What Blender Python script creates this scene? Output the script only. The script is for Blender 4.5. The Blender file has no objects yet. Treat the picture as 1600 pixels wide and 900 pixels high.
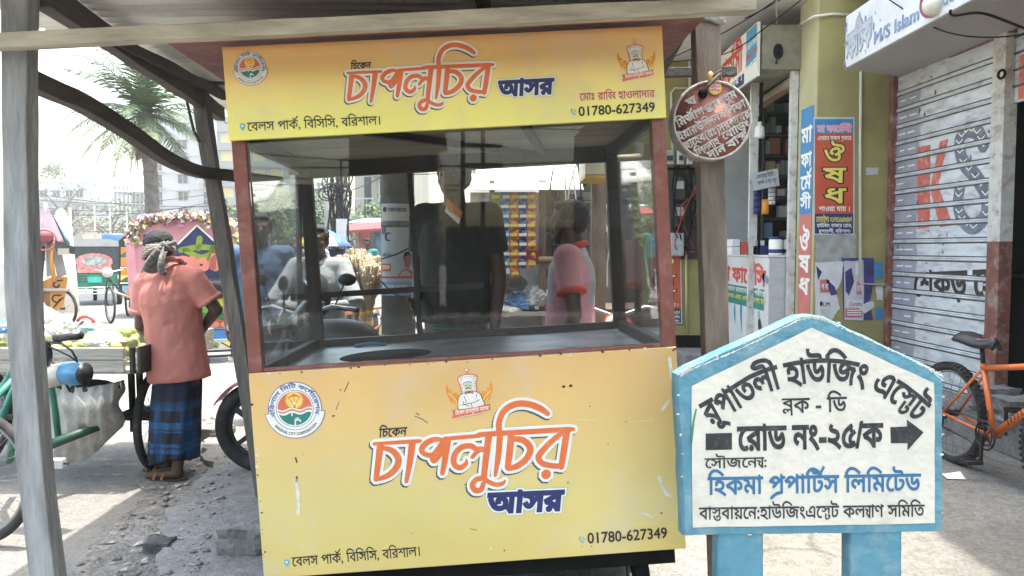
import bpy, bmesh, math, random
import numpy as np
from mathutils import Vector, Matrix, noise, geometry
R = math.radians
rnd = random.Random(7)
SC = bpy.context.scene
COL = SC.collection

# ---------------------------------------------------------------- camera, sky, sun, exposure
EYE = Vector((0, 0, 1.45)); PITCH = R(3.0); FPX = 1180.0
cam_d = bpy.data.cameras.new('camera'); cam = bpy.data.objects.new('camera', cam_d); COL.objects.link(cam)
cam_d.sensor_width = 36; cam_d.lens = 36 * FPX / 1600; cam_d.clip_start = .05; cam_d.clip_end = 3000
cam.location = EYE; cam.rotation_euler = (R(90) - PITCH, 0, 0)
SC.camera = cam
SUN = Vector((.14, .03, 1.0)).normalized()
elev = math.asin(SUN.z); azim = math.atan2(SUN.x, SUN.y)
w = bpy.data.worlds.new('World'); SC.world = w; w.use_nodes = True
sky = w.node_tree.nodes.new('ShaderNodeTexSky'); sky.sky_type = 'NISHITA'; sky.sun_disc = False
sky.sun_elevation = elev; sky.sun_rotation = azim; sky.dust_density = 5; sky.air_density = 2.0; sky.ozone_density = .7
w.node_tree.links.new(sky.outputs[0], w.node_tree.nodes['Background'].inputs[0])
w.node_tree.nodes['Background'].inputs[1].default_value = .15
sd = bpy.data.lights.new('sun', 'SUN'); sd.energy = 2.0; sd.angle = R(.6); sd.color = (1, .955, .87)
so = bpy.data.objects.new('sun', sd); COL.objects.link(so); so.rotation_euler = SUN.to_track_quat('Z', 'Y').to_euler()
so.location = (0, 0, 30)
SC.view_settings.view_transform = 'Standard'; SC.view_settings.look = 'None'; SC.view_settings.gamma = 1
SC.view_settings.exposure = 2.15
SC.cycles.use_denoising = True
SC.cycles.max_bounces = 8; SC.cycles.transparent_max_bounces = 16; SC.cycles.caustics_reflective = False; SC.cycles.caustics_refractive = False
SC.cycles.sample_clamp_indirect = 6

_fw = Vector((0, math.cos(PITCH), -math.sin(PITCH))); _up = Vector((0, math.sin(PITCH), math.cos(PITCH)))
def ray(px, py): return _fw + Vector((1, 0, 0)) * ((px - 800) / FPX) + _up * ((450 - py) / FPX)
def W(px, py, Y):                      # photo pixel at depth plane Y
    r = ray(px, py); return EYE + r * (Y / r.y)
def GR(px, py, z=0):                   # photo pixel on a level plane
    r = ray(px, py); return EYE + r * ((z - EYE.z) / r.z)
def WX(px, py, X):                     # photo pixel on a plane of constant X
    r = ray(px, py); return EYE + r * (X / r.x)

# ---------------------------------------------------------------- materials
MATS = {}
def mat(name, col, rough=.65, metal=0., var=.14, scale=6, bump=0., bscale=None, dirt=None, damt=.5, dscale=3, stretch=None, spec=.5, coat=0, detail=6, emit=0, trans=0):
    if name in MATS: return MATS[name]
    m = bpy.data.materials.new(name); m.use_nodes = True; nt = m.node_tree; N = nt.nodes; L = nt.links
    b = N['Principled BSDF']; b.inputs['Roughness'].default_value = rough; b.inputs['Metallic'].default_value = metal
    b.inputs['Specular IOR Level'].default_value = spec; b.inputs['Coat Weight'].default_value = coat
    b.inputs['Transmission Weight'].default_value = trans
    tc = N.new('ShaderNodeTexCoord'); co = tc.outputs['Object']
    if stretch:
        mp = N.new('ShaderNodeMapping'); mp.inputs['Scale'].default_value = stretch; L.new(co, mp.inputs[0]); co = mp.outputs[0]
    nz = N.new('ShaderNodeTexNoise'); nz.inputs['Scale'].default_value = scale; nz.inputs['Detail'].default_value = detail; L.new(co, nz.inputs['Vector'])
    mr = N.new('ShaderNodeMapRange'); mr.inputs[1].default_value = .3; mr.inputs[2].default_value = .7
    mr.inputs[3].default_value = 1 - var; mr.inputs[4].default_value = 1 + var; L.new(nz.outputs[0], mr.inputs[0])
    mx = N.new('ShaderNodeMix'); mx.data_type = 'RGBA'; mx.blend_type = 'MULTIPLY'; mx.inputs[0].default_value = 1
    mx.inputs[6].default_value = (*col, 1); L.new(mr.outputs[0], mx.inputs[7]); out = mx.outputs[2]
    if dirt:
        n2 = N.new('ShaderNodeTexNoise'); n2.inputs['Scale'].default_value = dscale; n2.inputs['Detail'].default_value = 8; n2.inputs['Roughness'].default_value = .65; L.new(co, n2.inputs['Vector'])
        m2 = N.new('ShaderNodeMapRange'); m2.inputs[1].default_value = .5; m2.inputs[2].default_value = .72; m2.inputs[3].default_value = 0; m2.inputs[4].default_value = damt; L.new(n2.outputs[0], m2.inputs[0])
        x2 = N.new('ShaderNodeMix'); x2.data_type = 'RGBA'; L.new(m2.outputs[0], x2.inputs[0]); L.new(out, x2.inputs[6]); x2.inputs[7].default_value = (*dirt, 1); out = x2.outputs[2]
    L.new(out, b.inputs['Base Color'])
    rr = N.new('ShaderNodeMapRange'); rr.inputs[3].default_value = max(0, rough - .1); rr.inputs[4].default_value = min(1, rough + .1); L.new(nz.outputs[0], rr.inputs[0]); L.new(rr.outputs[0], b.inputs['Roughness'])
    if bump:
        n3 = N.new('ShaderNodeTexNoise'); n3.inputs['Scale'].default_value = bscale or scale * 3; n3.inputs['Detail'].default_value = 7; L.new(co, n3.inputs['Vector'])
        bp = N.new('ShaderNodeBump'); bp.inputs['Strength'].default_value = bump; bp.inputs['Distance'].default_value = .02; L.new(n3.outputs[0], bp.inputs['Height']); L.new(bp.outputs[0], b.inputs['Normal'])
    if emit:
        b.inputs['Emission Color'].default_value = (*col, 1); b.inputs['Emission Strength'].default_value = emit
    MATS[name] = m; return m
def wood(name, col, axis='z', var=.3, rough=.8, dirt=(.08, .07, .06), damt=.5):
    s = {'x': (.22, 1, 1), 'y': (1, .22, 1), 'z': (1, 1, .22)}[axis]
    return mat(name, col, rough, var=var, scale=22, bump=.5, bscale=60, dirt=dirt, damt=damt, dscale=9, stretch=s)
def glass_mat(name, tint=(.93, .95, .95), refl=1.0, dust=.05):
    if name in MATS: return MATS[name]
    m = bpy.data.materials.new(name); m.use_nodes = True; nt = m.node_tree; N = nt.nodes; L = nt.links; N.remove(N['Principled BSDF'])
    o = N['Material Output']; t = N.new('ShaderNodeBsdfTransparent'); t.inputs[0].default_value = (*tint, 1)
    g = N.new('ShaderNodeBsdfGlossy'); g.inputs['Roughness'].default_value = .015
    f = N.new('ShaderNodeFresnel'); f.inputs[0].default_value = 1.5
    mu = N.new('ShaderNodeMath'); mu.operation = 'MULTIPLY'; mu.inputs[1].default_value = refl; L.new(f.outputs[0], mu.inputs[0])
    mu.use_clamp = True
    x = N.new('ShaderNodeMixShader'); L.new(mu.outputs[0], x.inputs[0]); L.new(t.outputs[0], x.inputs[1]); L.new(g.outputs[0], x.inputs[2])
    d = N.new('ShaderNodeBsdfDiffuse'); d.inputs[0].default_value = (.6, .6, .58, 1)
    tl = N.new('ShaderNodeBsdfTranslucent'); tl.inputs[0].default_value = (.6, .6, .58, 1)
    dx = N.new('ShaderNodeMixShader'); L.new(d.outputs[0], dx.inputs[1]); L.new(tl.outputs[0], dx.inputs[2])
    tc = N.new('ShaderNodeTexCoord'); nz = N.new('ShaderNodeTexNoise'); nz.inputs['Scale'].default_value = 5; nz.inputs['Detail'].default_value = 9; nz.inputs['Roughness'].default_value = .7; L.new(tc.outputs['Object'], nz.inputs[0])
    mr = N.new('ShaderNodeMapRange'); mr.inputs[1].default_value = .35; mr.inputs[2].default_value = .75; mr.inputs[3].default_value = dust * .35; mr.inputs[4].default_value = dust * 2; L.new(nz.outputs[0], mr.inputs[0])
    y = N.new('ShaderNodeMixShader'); L.new(mr.outputs[0], y.inputs[0]); L.new(x.outputs[0], y.inputs[1]); L.new(dx.outputs[0], y.inputs[2]); L.new(y.outputs[0], o.inputs[0])
    MATS[name] = m; return m

# ---------------------------------------------------------------- geometry collector: one G becomes ONE mesh object
def _root_loc(p):
    v = Vector((0, 0, 0))
    while p is not None: v = v + p.location; p = p.parent
    return v
class G:
    def __init__(s): s.v = []; s.f = []; s.m = []; s.sm = []; s.mats = []
    def mi(s, m):
        if m is None: return 0
        if m not in s.mats: s.mats.append(m)
        return s.mats.index(m)
    def add(s, vs, fs, m=None, smooth=False):
        o = len(s.v); s.v += [tuple(v) for v in vs]; k = s.mi(m)
        for f in fs: s.f.append([i + o for i in f]); s.m.append(k); s.sm.append(smooth)
        return s
    def hexa(s, p, m=None):             # 8 corners: bottom 4 ccw, top 4 ccw
        return s.add(p, [(3, 2, 1, 0), (4, 5, 6, 7), (0, 1, 5, 4), (1, 2, 6, 5), (2, 3, 7, 6), (3, 0, 4, 7)], m)
    def box(s, a, b, m=None):
        (x0, y0, z0), (x1, y1, z1) = a, b
        x0, x1 = sorted((x0, x1)); y0, y1 = sorted((y0, y1)); z0, z1 = sorted((z0, z1))
        return s.hexa([(x0, y0, z0), (x1, y0, z0), (x1, y1, z0), (x0, y1, z0), (x0, y0, z1), (x1, y0, z1), (x1, y1, z1), (x0, y1, z1)], m)
    def cbox(s, c, d, m=None): return s.box((c[0] - d[0] / 2, c[1] - d[1] / 2, c[2] - d[2] / 2), (c[0] + d[0] / 2, c[1] + d[1] / 2, c[2] + d[2] / 2), m)
    def bar(s, a, b, w, h, m=None, up=(0, 0, 1), w2=None, h2=None):
        a = Vector(a); b = Vector(b); d = (b - a).normalized(); u = Vector(up)
        if abs(d.dot(u)) > .95: u = Vector((0, 1, 0))
        r = d.cross(u).normalized(); u = r.cross(d)
        w2 = w2 or w; h2 = h2 or h
        q = lambda c, x, y, W_, H_: c + r * x * W_ / 2 + u * y * H_ / 2
        return s.hexa([q(a, -1, -1, w, h), q(a, 1, -1, w, h), q(a, 1, 1, w, h), q(a, -1, 1, w, h), q(b, -1, -1, w2, h2), q(b, 1, -1, w2, h2), q(b, 1, 1, w2, h2), q(b, -1, 1, w2, h2)], m)
    def tube(s, pts, r, m=None, n=8, caps=True, closed=False):
        pts = [Vector(p) for p in pts]; rs = list(r) if hasattr(r, '__len__') else [r] * len(pts)
        vs = []; fs = []; K = len(pts); ref = None
        for i, p in enumerate(pts):
            if closed: d = (pts[(i + 1) % K] - pts[i - 1]).normalized()
            else: d = (pts[min(i + 1, K - 1)] - pts[max(i - 1, 0)]).normalized()
            if ref is None:
                ref = Vector((0, 0, 1)) if abs(d.z) < .9 else Vector((1, 0, 0))
            a = (ref - d * ref.dot(d))
            if a.length < 1e-6: a = d.orthogonal()
            a.normalize(); ref = a; b = d.cross(a)
            for k in range(n):
                t = 2 * math.pi * k / n; vs.append(p + (a * math.cos(t) + b * math.sin(t)) * rs[i])
        for i in range(K if closed else K - 1):
            j = (i + 1) % K
            for k in range(n): fs.append((i * n + k, i * n + (k + 1) % n, j * n + (k + 1) % n, j * n + k))
        if caps and not closed: fs.append(tuple(range(n - 1, -1, -1))); fs.append(tuple((K - 1) * n + k for k in range(n)))
        return s.add(vs, fs, m, True)
    def lathe(s, prof, c=(0, 0, 0), axis=(0, 0, 1), m=None, n=24, smooth=True, sx=1, sy=1):
        ax = Vector(axis).normalized(); a = ax.orthogonal().normalized(); b = ax.cross(a); c = Vector(c)
        if abs(ax.z) > .99: a = Vector((1, 0, 0)); b = Vector((0, 1, 0)) * (1 if ax.z > 0 else -1)
        vs = []; fs = []
        for (r, h) in prof:
            for k in range(n):
                t = 2 * math.pi * k / n; vs.append(c + a * math.cos(t) * r * sx + b * math.sin(t) * r * sy + ax * h)
        for i in range(len(prof) - 1):
            for k in range(n): fs.append((i * n + k, i * n + (k + 1) % n, (i + 1) * n + (k + 1) % n, (i + 1) * n + k))
        if prof[0][0] > 1e-4: fs.append(tuple(range(n - 1, -1, -1)))
        if prof[-1][0] > 1e-4: fs.append(tuple((len(prof) - 1) * n + k for k in range(n)))
        return s.add(vs, fs, m, smooth)
    def ell(s, c, r, m=None, n=14, rot=None, k=8):
        c = Vector(c); rt = rot or Matrix.Identity(3); vs = []; fs = []
        for i in range(k + 1):
            ph = math.pi * i / k
            for j in range(n):
                t = 2 * math.pi * j / n
                vs.append(c + rt @ Vector((r[0] * math.sin(ph) * math.cos(t), r[1] * math.sin(ph) * math.sin(t), -r[2] * math.cos(ph))))
        for i in range(k):
            for j in range(n): fs.append((i * n + j, i * n + (j + 1) % n, (i + 1) * n + (j + 1) % n, (i + 1) * n + j))
        return s.add(vs, fs, m, True)
    def torus(s, c, axis, Rr, r, m=None, n=36, k=8, sx=1):
        ax = Vector(axis).normalized(); a = ax.orthogonal().normalized(); b = ax.cross(a); c = Vector(c)
        return s.tube([c + (a * math.cos(2 * math.pi * i / n) + b * math.sin(2 * math.pi * i / n)) * Rr for i in range(n)], r, m, k, closed=True)
    def prism(s, poly, frame, n0, n1, m=None, m_side=None):   # poly in (u,v), convex or not, extruded between offsets along the frame normal
        k = len(poly); A = [frame(u, v, n0) for u, v in poly]; B = [frame(u, v, n1) for u, v in poly]
        o = A + B; s.add(o, [tuple(range(k - 1, -1, -1)), tuple(range(k, 2 * k))], m)
        return s.add(o, [(i, (i + 1) % k, k + (i + 1) % k, k + i) for i in range(k)], m_side or m)
    def grid(s, fn, nu, nv, m=None, smooth=True, flip=False):
        vs = [fn(i / nu, j / nv) for j in range(nv + 1) for i in range(nu + 1)]; q = nu + 1
        fs = [(j * q + i, j * q + i + 1, (j + 1) * q + i + 1, (j + 1) * q + i) for j in range(nv) for i in range(nu)]
        if flip: fs = [f[::-1] for f in fs]
        return s.add(vs, fs, m, smooth)
    def build(s, name, m=None, parent=None, bevel=0, seg=2, solid=0, subsurf=0, remesh=0, smooth_it=0, disp=None):
        me = bpy.data.meshes.new(name); off = _root_loc(parent) if parent is not None else Vector((0, 0, 0))
        vs = [(v[0] - off.x, v[1] - off.y, v[2] - off.z) for v in s.v]
        me.from_pydata(vs, [], s.f); 
        for mm in (s.mats or [m]):
            if mm is not None: me.materials.append(mm)
        if s.mats: me.polygons.foreach_set('material_index', s.m)
        me.polygons.foreach_set('use_smooth', s.sm); me.update()
        o = bpy.data.objects.new(name, me); COL.objects.link(o)
        if parent is not None: o.parent = parent
        if remesh:
            md = o.modifiers.new('r', 'REMESH'); md.mode = 'VOXEL'; md.voxel_size = remesh; md.use_smooth_shade = True
        if smooth_it:
            md = o.modifiers.new('s', 'SMOOTH'); md.iterations = smooth_it; md.factor = .5
        if solid:
            md = o.modifiers.new('t', 'SOLIDIFY'); md.thickness = solid; md.offset = 0
        if bevel:
            md = o.modifiers.new('b', 'BEVEL'); md.width = bevel; md.segments = seg; md.limit_method = 'ANGLE'; md.angle_limit = R(40)
        if subsurf:
            md = o.modifiers.new('u', 'SUBSURF'); md.levels = subsurf; md.render_levels = subsurf
        if disp:
            tx = bpy.data.textures.new(name, 'CLOUDS'); tx.noise_scale = disp[1]; tx.noise_depth = 3
            md = o.modifiers.new('d', 'DISPLACE'); md.texture = tx; md.strength = disp[0]; md.texture_coords = 'LOCAL'; md.mid_level = .5
        return o
def tag(o, label, cat, group=None, kind=None):
    o['label'] = label; o['category'] = cat
    if group: o['group'] = group
    if kind: o['kind'] = kind
    return o
def thing(name, label, cat, loc=(0, 0, 0), group=None):
    o = bpy.data.objects.new(name, None); COL.objects.link(o); o.location = Vector(loc); o.empty_display_size = .1
    return tag(o, label, cat, group)
def structure(o, kind='structure'): o['kind'] = kind; return o
def copy_tree(o, parent=None):
    c = o.copy(); COL.objects.link(c)
    if parent is not None: c.parent = parent
    for ch in list(o.children): copy_tree(ch, c)
    return c
def frame_from(o, ux, uy, un):
    o = Vector(o); ux = Vector(ux); uy = Vector(uy); un = Vector(un)
    return lambda u, v, n=0: o + ux * u + uy * v + un * n
def uv_on(o, ux, uy, un):
    o = Vector(o); ux = Vector(ux); uy = Vector(uy); un = Vector(un)
    def f(px, py):
        r = ray(px, py); t = (o - EYE).dot(un) / r.dot(un); p = EYE + r * t - o
        return (p.dot(ux), p.dot(uy))
    return f

# ---------------------------------------------------------------- lettering: outlines of the built-in font, shaped and filled
_tc = bpy.data.curves.new('glyph_source', 'FONT'); _tc.size = 1; _tc.resolution_u = 3
_to = bpy.data.objects.new('glyph_source', _tc); COL.objects.link(_to)
_GC = {}
def _curves(body):
    _tc.body = body; dg = bpy.context.evaluated_depsgraph_get(); dg.update(); c = _to.to_curve(dg); res = []
    for sp in c.splines:
        P = []; B = sp.bezier_points; n = len(B)
        for i in range(n):
            a = B[i]; b = B[(i + 1) % n]
            straight = (a.handle_right - a.co).cross(b.co - a.co).length < 1e-5 and (b.handle_left - b.co).cross(b.co - a.co).length < 1e-5
            K = 1 if straight else 3
            for t in range(K):
                q = t / K; w0 = (1 - q) ** 3; w1 = 3 * q * (1 - q) ** 2; w2 = 3 * q * q * (1 - q); w3 = q ** 3
                p = a.co * w0 + a.handle_right * w1 + b.handle_left * w2 + b.co * w3; P.append((p.x, p.y))
        if len(P) > 2: res.append(P)
    _to.to_curve_clear(); return res
def area(P): return sum(P[i - 1][0] * P[i][1] - P[i][0] * P[i - 1][1] for i in range(len(P))) / 2
def glyph(ch):
    if ch not in _GC:
        cs = _curves(ch) if ch.strip() else []
        dn = _curves('।'); d0 = min(p[0] for P in dn for p in P)
        al = _curves(ch + '।'); adv = min(p[0] for p in al[-1]) - d0
        if cs and sum(area(P) for P in cs) < 0: cs = [P[::-1] for P in cs]
        if not ch.strip(): adv = max(adv, .26)
        _GC[ch] = (cs, adv)
    return _GC[ch]
def catmull(pts, k=5):
    n = len(pts); out = []
    for i in range(n - 1):
        p0 = pts[max(i - 1, 0)]; p1 = pts[i]; p2 = pts[i + 1]; p3 = pts[min(i + 2, n - 1)]
        for j in range(k):
            t = j / k
            out.append(tuple(.5 * (2 * b + (c - a) * t + (2 * a - 5 * b + 4 * c - d) * t * t + (3 * b - a - 3 * c + d) * t ** 3) for a, b, c, d in zip(p0, p1, p2, p3)))
    out.append(tuple(pts[-1])); return out
def stroke(pts, wd, k=5, smooth=True, cap=8):        # list of ccw polygons: one convex quad per segment, a round joint per point
    P = [(p[0], p[1], (p[2] if len(p) > 2 else wd)) for p in pts]
    if smooth and len(P) > 2: P = catmull(P, k)
    out = []
    for i, (x, y, q) in enumerate(P):
        if cap or 0 < i < len(P) - 1:
            out.append([(x + q / 2 * math.cos(2 * math.pi * j / 8 + .3), y + q / 2 * math.sin(2 * math.pi * j / 8 + .3)) for j in range(8)])
        if i + 1 < len(P):
            x2, y2, q2 = P[i + 1]; dx, dy = x2 - x, y2 - y; l = math.hypot(dx, dy) or 1; nx, ny = -dy / l, dx / l
            out.append([(x - nx * q / 2, y - ny * q / 2), (x2 - nx * q2 / 2, y2 - ny * q2 / 2), (x2 + nx * q2 / 2, y2 + ny * q2 / 2), (x + nx * q / 2, y + ny * q / 2)])
    return [Q if area(Q) > 0 else Q[::-1] for Q in out]
def disc2(c, r, n=28, ry=None): return [(c[0] + r * math.cos(2 * math.pi * i / n), c[1] + (ry or r) * math.sin(2 * math.pi * i / n)) for i in range(n)]
def clip_top(P, y):
    out = []
    for i in range(len(P)):
        a = P[i - 1]; b = P[i]
        if (a[1] <= y) != (b[1] <= y):
            t = (y - a[1]) / (b[1] - a[1]); out.append((a[0] + (b[0] - a[0]) * t, y))
        if b[1] <= y: out.append(b)
    return out
def tf(cs, sx, sy, ox, oy): return [[(x * sx + ox, y * sy + oy) for x, y in P] for P in cs]
CONS = set(chr(c) for c in range(0x995, 0x9BA)) | set('ড়ঢ়য়') | {chr(0x9DC), chr(0x9DD), chr(0x9DF)}
def shape(text):                                     # -> (list of words, each a list of contours; width)
    text = text.replace('ড' + chr(0x9BC), chr(0x9DC)).replace('ঢ' + chr(0x9BC), chr(0x9DD)).replace('য' + chr(0x9BC), chr(0x9DF))
    x = 0; words = [[]]; i = 0; H = .622
    def put(ch, dx=0):
        nonlocal x
        cs, adv = glyph(ch); words[-1].extend(tf(cs, 1, 1, x + dx, 0)); x += adv
    while i < len(text):
        c = text[i]
        if c == ' ': x += .3; words.append([]); i += 1; continue
        if c in CONS:
            cons = [c]; i += 1
            while i + 1 < len(text) and text[i] == '্' and text[i + 1] in CONS: cons.append(text[i + 1]); i += 2
            vs = ''
            while i < len(text) and 0x9BE <= ord(text[i]) <= 0x9CC: vs += text[i]; i += 1
            reph = len(cons) > 1 and cons[0] == 'র'
            if reph: cons = cons[1:]
            ya = len(cons) > 1 and cons[-1] == 'য'
            if ya: cons = cons[:-1]
            ra = len(cons) > 1 and cons[-1] == 'র'
            if ra: cons = cons[:-1]
            for v in vs:
                if v == 'ি': put('ি')
                if v in 'েো' or v == 'ৌ': put('ে')
                if v == 'ৈ': put('ৈ')
            x0 = x
            if len(cons) == 1: put(cons[0])
            else:
                a, aa = glyph(cons[0]); b, ba = glyph(cons[1])
                if cons[0] == cons[1]:
                    words[-1].extend(tf(a, .72, 1, x, 0)); words[-1].extend(tf(b, .72, 1, x + aa * .7, 0)); x += aa * 1.44
                else:
                    words[-1].extend(tf(a, .95, .62, x, H * .38)); bb = [clip_top(P, .53) for P in b]
                    words[-1].extend(tf([P for P in bb if len(P) > 2], .8, .62, x + aa * .95 - ba * .8, -.11)); x += aa * .95
            w_ = x - x0
            if reph: words[-1].extend(stroke([(x0 + w_ * .45, .80), (x0 + w_ * .62, .68), (x0 + w_ * .7, .70), (x0 + w_ * .98, .93)], .07))
            if ra: words[-1].extend(stroke([(x0 + w_ * .78, .03), (x0 + w_ * .45, -.03), (x0 + w_ * .15, -.17)], .075))
            if ya:
                words[-1].extend(stroke([(x + .02, .42), (x + .16, .36), (x + .1, .2), (x + .28, .0)], .07)); words[-1].extend(stroke([(x + .3, .6), (x + .3, -.02)], .075, smooth=False)); words[-1].extend(stroke([(x - .02, .585), (x + .38, .585)], .075, smooth=False)); x += .38
            for v in vs:
                if v in 'াো': put('া')
                elif v == 'ী': put('ী')
                elif v == 'ৌ': put(chr(0x9D7))
                elif v in 'ুূৃ': put(v)
            continue
        put(c); i += 1
    return [q for q in words if q], x
def _wind(cs, C):
    wn = np.zeros(len(C), int)
    for P in cs:
        a = np.array(P); b = np.roll(a, -1, 0)
        ay, by = a[:, 1][None], b[:, 1][None]; ax_, bx = a[:, 0][None], b[:, 0][None]; x = C[:, 0][:, None]; y = C[:, 1][:, None]
        s = (bx - ax_) * (y - ay) - (x - ax_) * (by - ay)
        wn += ((ay <= y) & (by > y) & (s > 0)).sum(1) - ((ay > y) & (by <= y) & (s < 0)).sum(1)
    return wn
def dilate(P, d):
    n = len(P); Q = []
    P = [p for i, p in enumerate(P) if math.hypot(p[0] - P[i - 1][0], p[1] - P[i - 1][1]) > 1e-6]; n = len(P)
    for i in range(n):
        a = P[i - 1]; b = P[i]; c = P[(i + 1) % n]
        d1 = (b[0] - a[0], b[1] - a[1]); d2 = (c[0] - b[0], c[1] - b[1]); l1 = math.hypot(*d1); l2 = math.hypot(*d2)
        n1 = (d1[1] / l1, -d1[0] / l1); n2 = (d2[1] / l2, -d2[0] / l2); s = 1 + n1[0] * n2[0] + n1[1] * n2[1]
        if s < .35:
            Q.append((b[0] + n1[0] * d, b[1] + n1[1] * d)); Q.append((b[0] + n2[0] * d, b[1] + n2[1] * d))
        else: Q.append((b[0] + (n1[0] + n2[0]) * d / s, b[1] + (n1[1] + n2[1]) * d / s))
    return Q
def fill(cs, grow=0):
    if grow: cs = [dilate(P, grow) for P in cs if len(P) > 2]
    vs = []; es = []
    for P in cs:
        o = len(vs); vs += [Vector(p) for p in P]; es += [(o + i, o + (i + 1) % len(P)) for i in range(len(P))]
    if len(vs) < 3: return [], []
    r = geometry.delaunay_2d_cdt(vs, es, [], 0, 1e-6); V = r[0]; F = r[2]
    if not F: return [], []
    C = np.array([[sum(V[i].x for i in f) / 3, sum(V[i].y for i in f) / 3] for f in F])
    wn = _wind(cs, C); return [(p.x, p.y) for p in V], [f for f, q in zip(F, wn) if q > 0]
def draw(g, cs, frame, n, m, grow=0, warp=None):     # fill contours and lay them on a frame at offset n
    V, F = fill(cs, grow)
    if not F: return
    used = sorted({i for f in F for i in f}); mp = {k: j for j, k in enumerate(used)}
    P = [V[i] for i in used]
    if warp: P = [warp(*p) for p in P]
    vs = [frame(p[0], p[1], n) for p in P]
    fs = [tuple(mp[i] for i in f) for f in F]
    a = Vector(vs[fs[0][1]]) - Vector(vs[fs[0][0]]); b = Vector(vs[fs[0][2]]) - Vector(vs[fs[0][0]])
    nn = Vector(frame(0, 0, 1)) - Vector(frame(0, 0, 0))
    if a.cross(b).dot(nn) < 0: fs = [f[::-1] for f in fs]
    g.add(vs, fs, m)
def text(g, s, frame, uvf, p0, p1, top, n, m, bold=.012, shear=0, extra=None, cap=.622, warp=None):
    """s between two photo pixels p0..p1 on its baseline, letters as tall as pixel row `top` above p0"""
    words, wd = shape(s); a = Vector(uvf(*p0)); b = Vector(uvf(*p1)); t = Vector(uvf(p0[0], top)); ux = (b - a).normalized(); uy = Vector((-ux.y, ux.x))
    sx = (b - a).length / wd; sy = (t - a).length / cap
    for q in words:
        wf = warp or (lambda x, y: tuple(a + ux * (x * sx + shear * y * sy) + uy * (y * sy)))
        for (gr, mm, dn) in (extra or []): draw(g, q, frame, n + dn, mm, gr, wf)
        draw(g, q, frame, n, m, bold, wf)
# ================================================================ ground
def ground_mat(name, col, dirt, scale=.6, bump=.35, crack=0, damt=.7):
    m = mat(name, col, .9, var=.16, scale=scale, bump=bump, bscale=18, dirt=dirt, damt=damt, dscale=scale * 2.3, detail=10)
    if crack:
        nt = m.node_tree; N = nt.nodes; L = nt.links; b = N['Principled BSDF']; src = b.inputs['Base Color'].links[0].from_socket
        v = N.new('ShaderNodeTexVoronoi'); v.feature = 'DISTANCE_TO_EDGE'; v.inputs['Scale'].default_value = crack
        tc = N.new('ShaderNodeTexCoord'); nz = N.new('ShaderNodeTexNoise'); nz.inputs['Scale'].default_value = 3; ad = N.new('ShaderNodeMix'); ad.data_type = 'RGBA'; ad.inputs[0].default_value = .12
        L.new(tc.outputs['Object'], ad.inputs[6]); L.new(nz.outputs['Color'], ad.inputs[7]); L.new(tc.outputs['Object'], nz.inputs[0]); L.new(ad.outputs[2], v.inputs['Vector'])
        r = N.new('ShaderNodeMapRange'); r.inputs[1].default_value = 0; r.inputs[2].default_value = .012; r.inputs[3].default_value = .55; r.inputs[4].default_value = 0; L.new(v.outputs['Distance'], r.inputs[0])
        x = N.new('ShaderNodeMix'); x.data_type = 'RGBA'; L.new(r.outputs[0], x.inputs[0]); L.new(src, x.inputs[6]); x.inputs[7].default_value = (.06, .055, .05, 1); L.new(x.outputs[2], b.inputs['Base Color'])
    return m
def speckle(m, amt=.5, sc=70):
    nt = m.node_tree; N = nt.nodes; L = nt.links; b = N['Principled BSDF']; src = b.inputs['Base Color'].links[0].from_socket; tc = N.new('ShaderNodeTexCoord'); nz = N.new('ShaderNodeTexNoise'); nz.inputs['Scale'].default_value = sc; nz.inputs['Detail'].default_value = 4; nz.inputs['Roughness'].default_value = .8; L.new(tc.outputs['Object'], nz.inputs[0])
    r = N.new('ShaderNodeMapRange'); r.inputs[1].default_value = .32; r.inputs[2].default_value = .68; r.inputs[3].default_value = 1 - amt; r.inputs[4].default_value = 1 + amt; L.new(nz.outputs[0], r.inputs[0]); x = N.new('ShaderNodeMix'); x.data_type = 'RGBA'; x.blend_type = 'MULTIPLY'; x.inputs[0].default_value = 1; L.new(src, x.inputs[6]); L.new(r.outputs[0], x.inputs[7]); L.new(x.outputs[2], b.inputs['Base Color'])
m_ground = ground_mat('dusty_earth', (.20, .19, .17), (.24, .22, .2), .5)
m_road = ground_mat('road_concrete', (.20, .193, .178), (.145, .14, .13), .7, .2)
m_dirt = ground_mat('dark_dirt', (.20, .19, .172), (.11, .105, .098), 2.2, .8)
m_apron = ground_mat('apron_cement', (.225, .222, .212), (.15, .15, .145), 1.3, .25, damt=.6)
m_pave = ground_mat('pavement_cement', (.185, .178, .16), (.135, .13, .118), 1.1, .2, crack=.55)
g = G(); g.add([(-400, -200, -.004), (400, -200, -.004), (400, 900, -.004), (-400, 900, -.004)], [(0, 1, 2, 3)]); structure(g.build('ground', m_ground))
g = G(); g.add([(-9, -30, 0), (-1.3, -30, 0), (-1.3, 4, 0), (-1.2, 7.2, 0), (2, 7.4, 0), (2.2, 9.5, 0), (1.5, 60, 0), (-24, 60, 0), (-22, 20, 0)], [tuple(range(9))]); structure(g.build('road', m_road))
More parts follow.
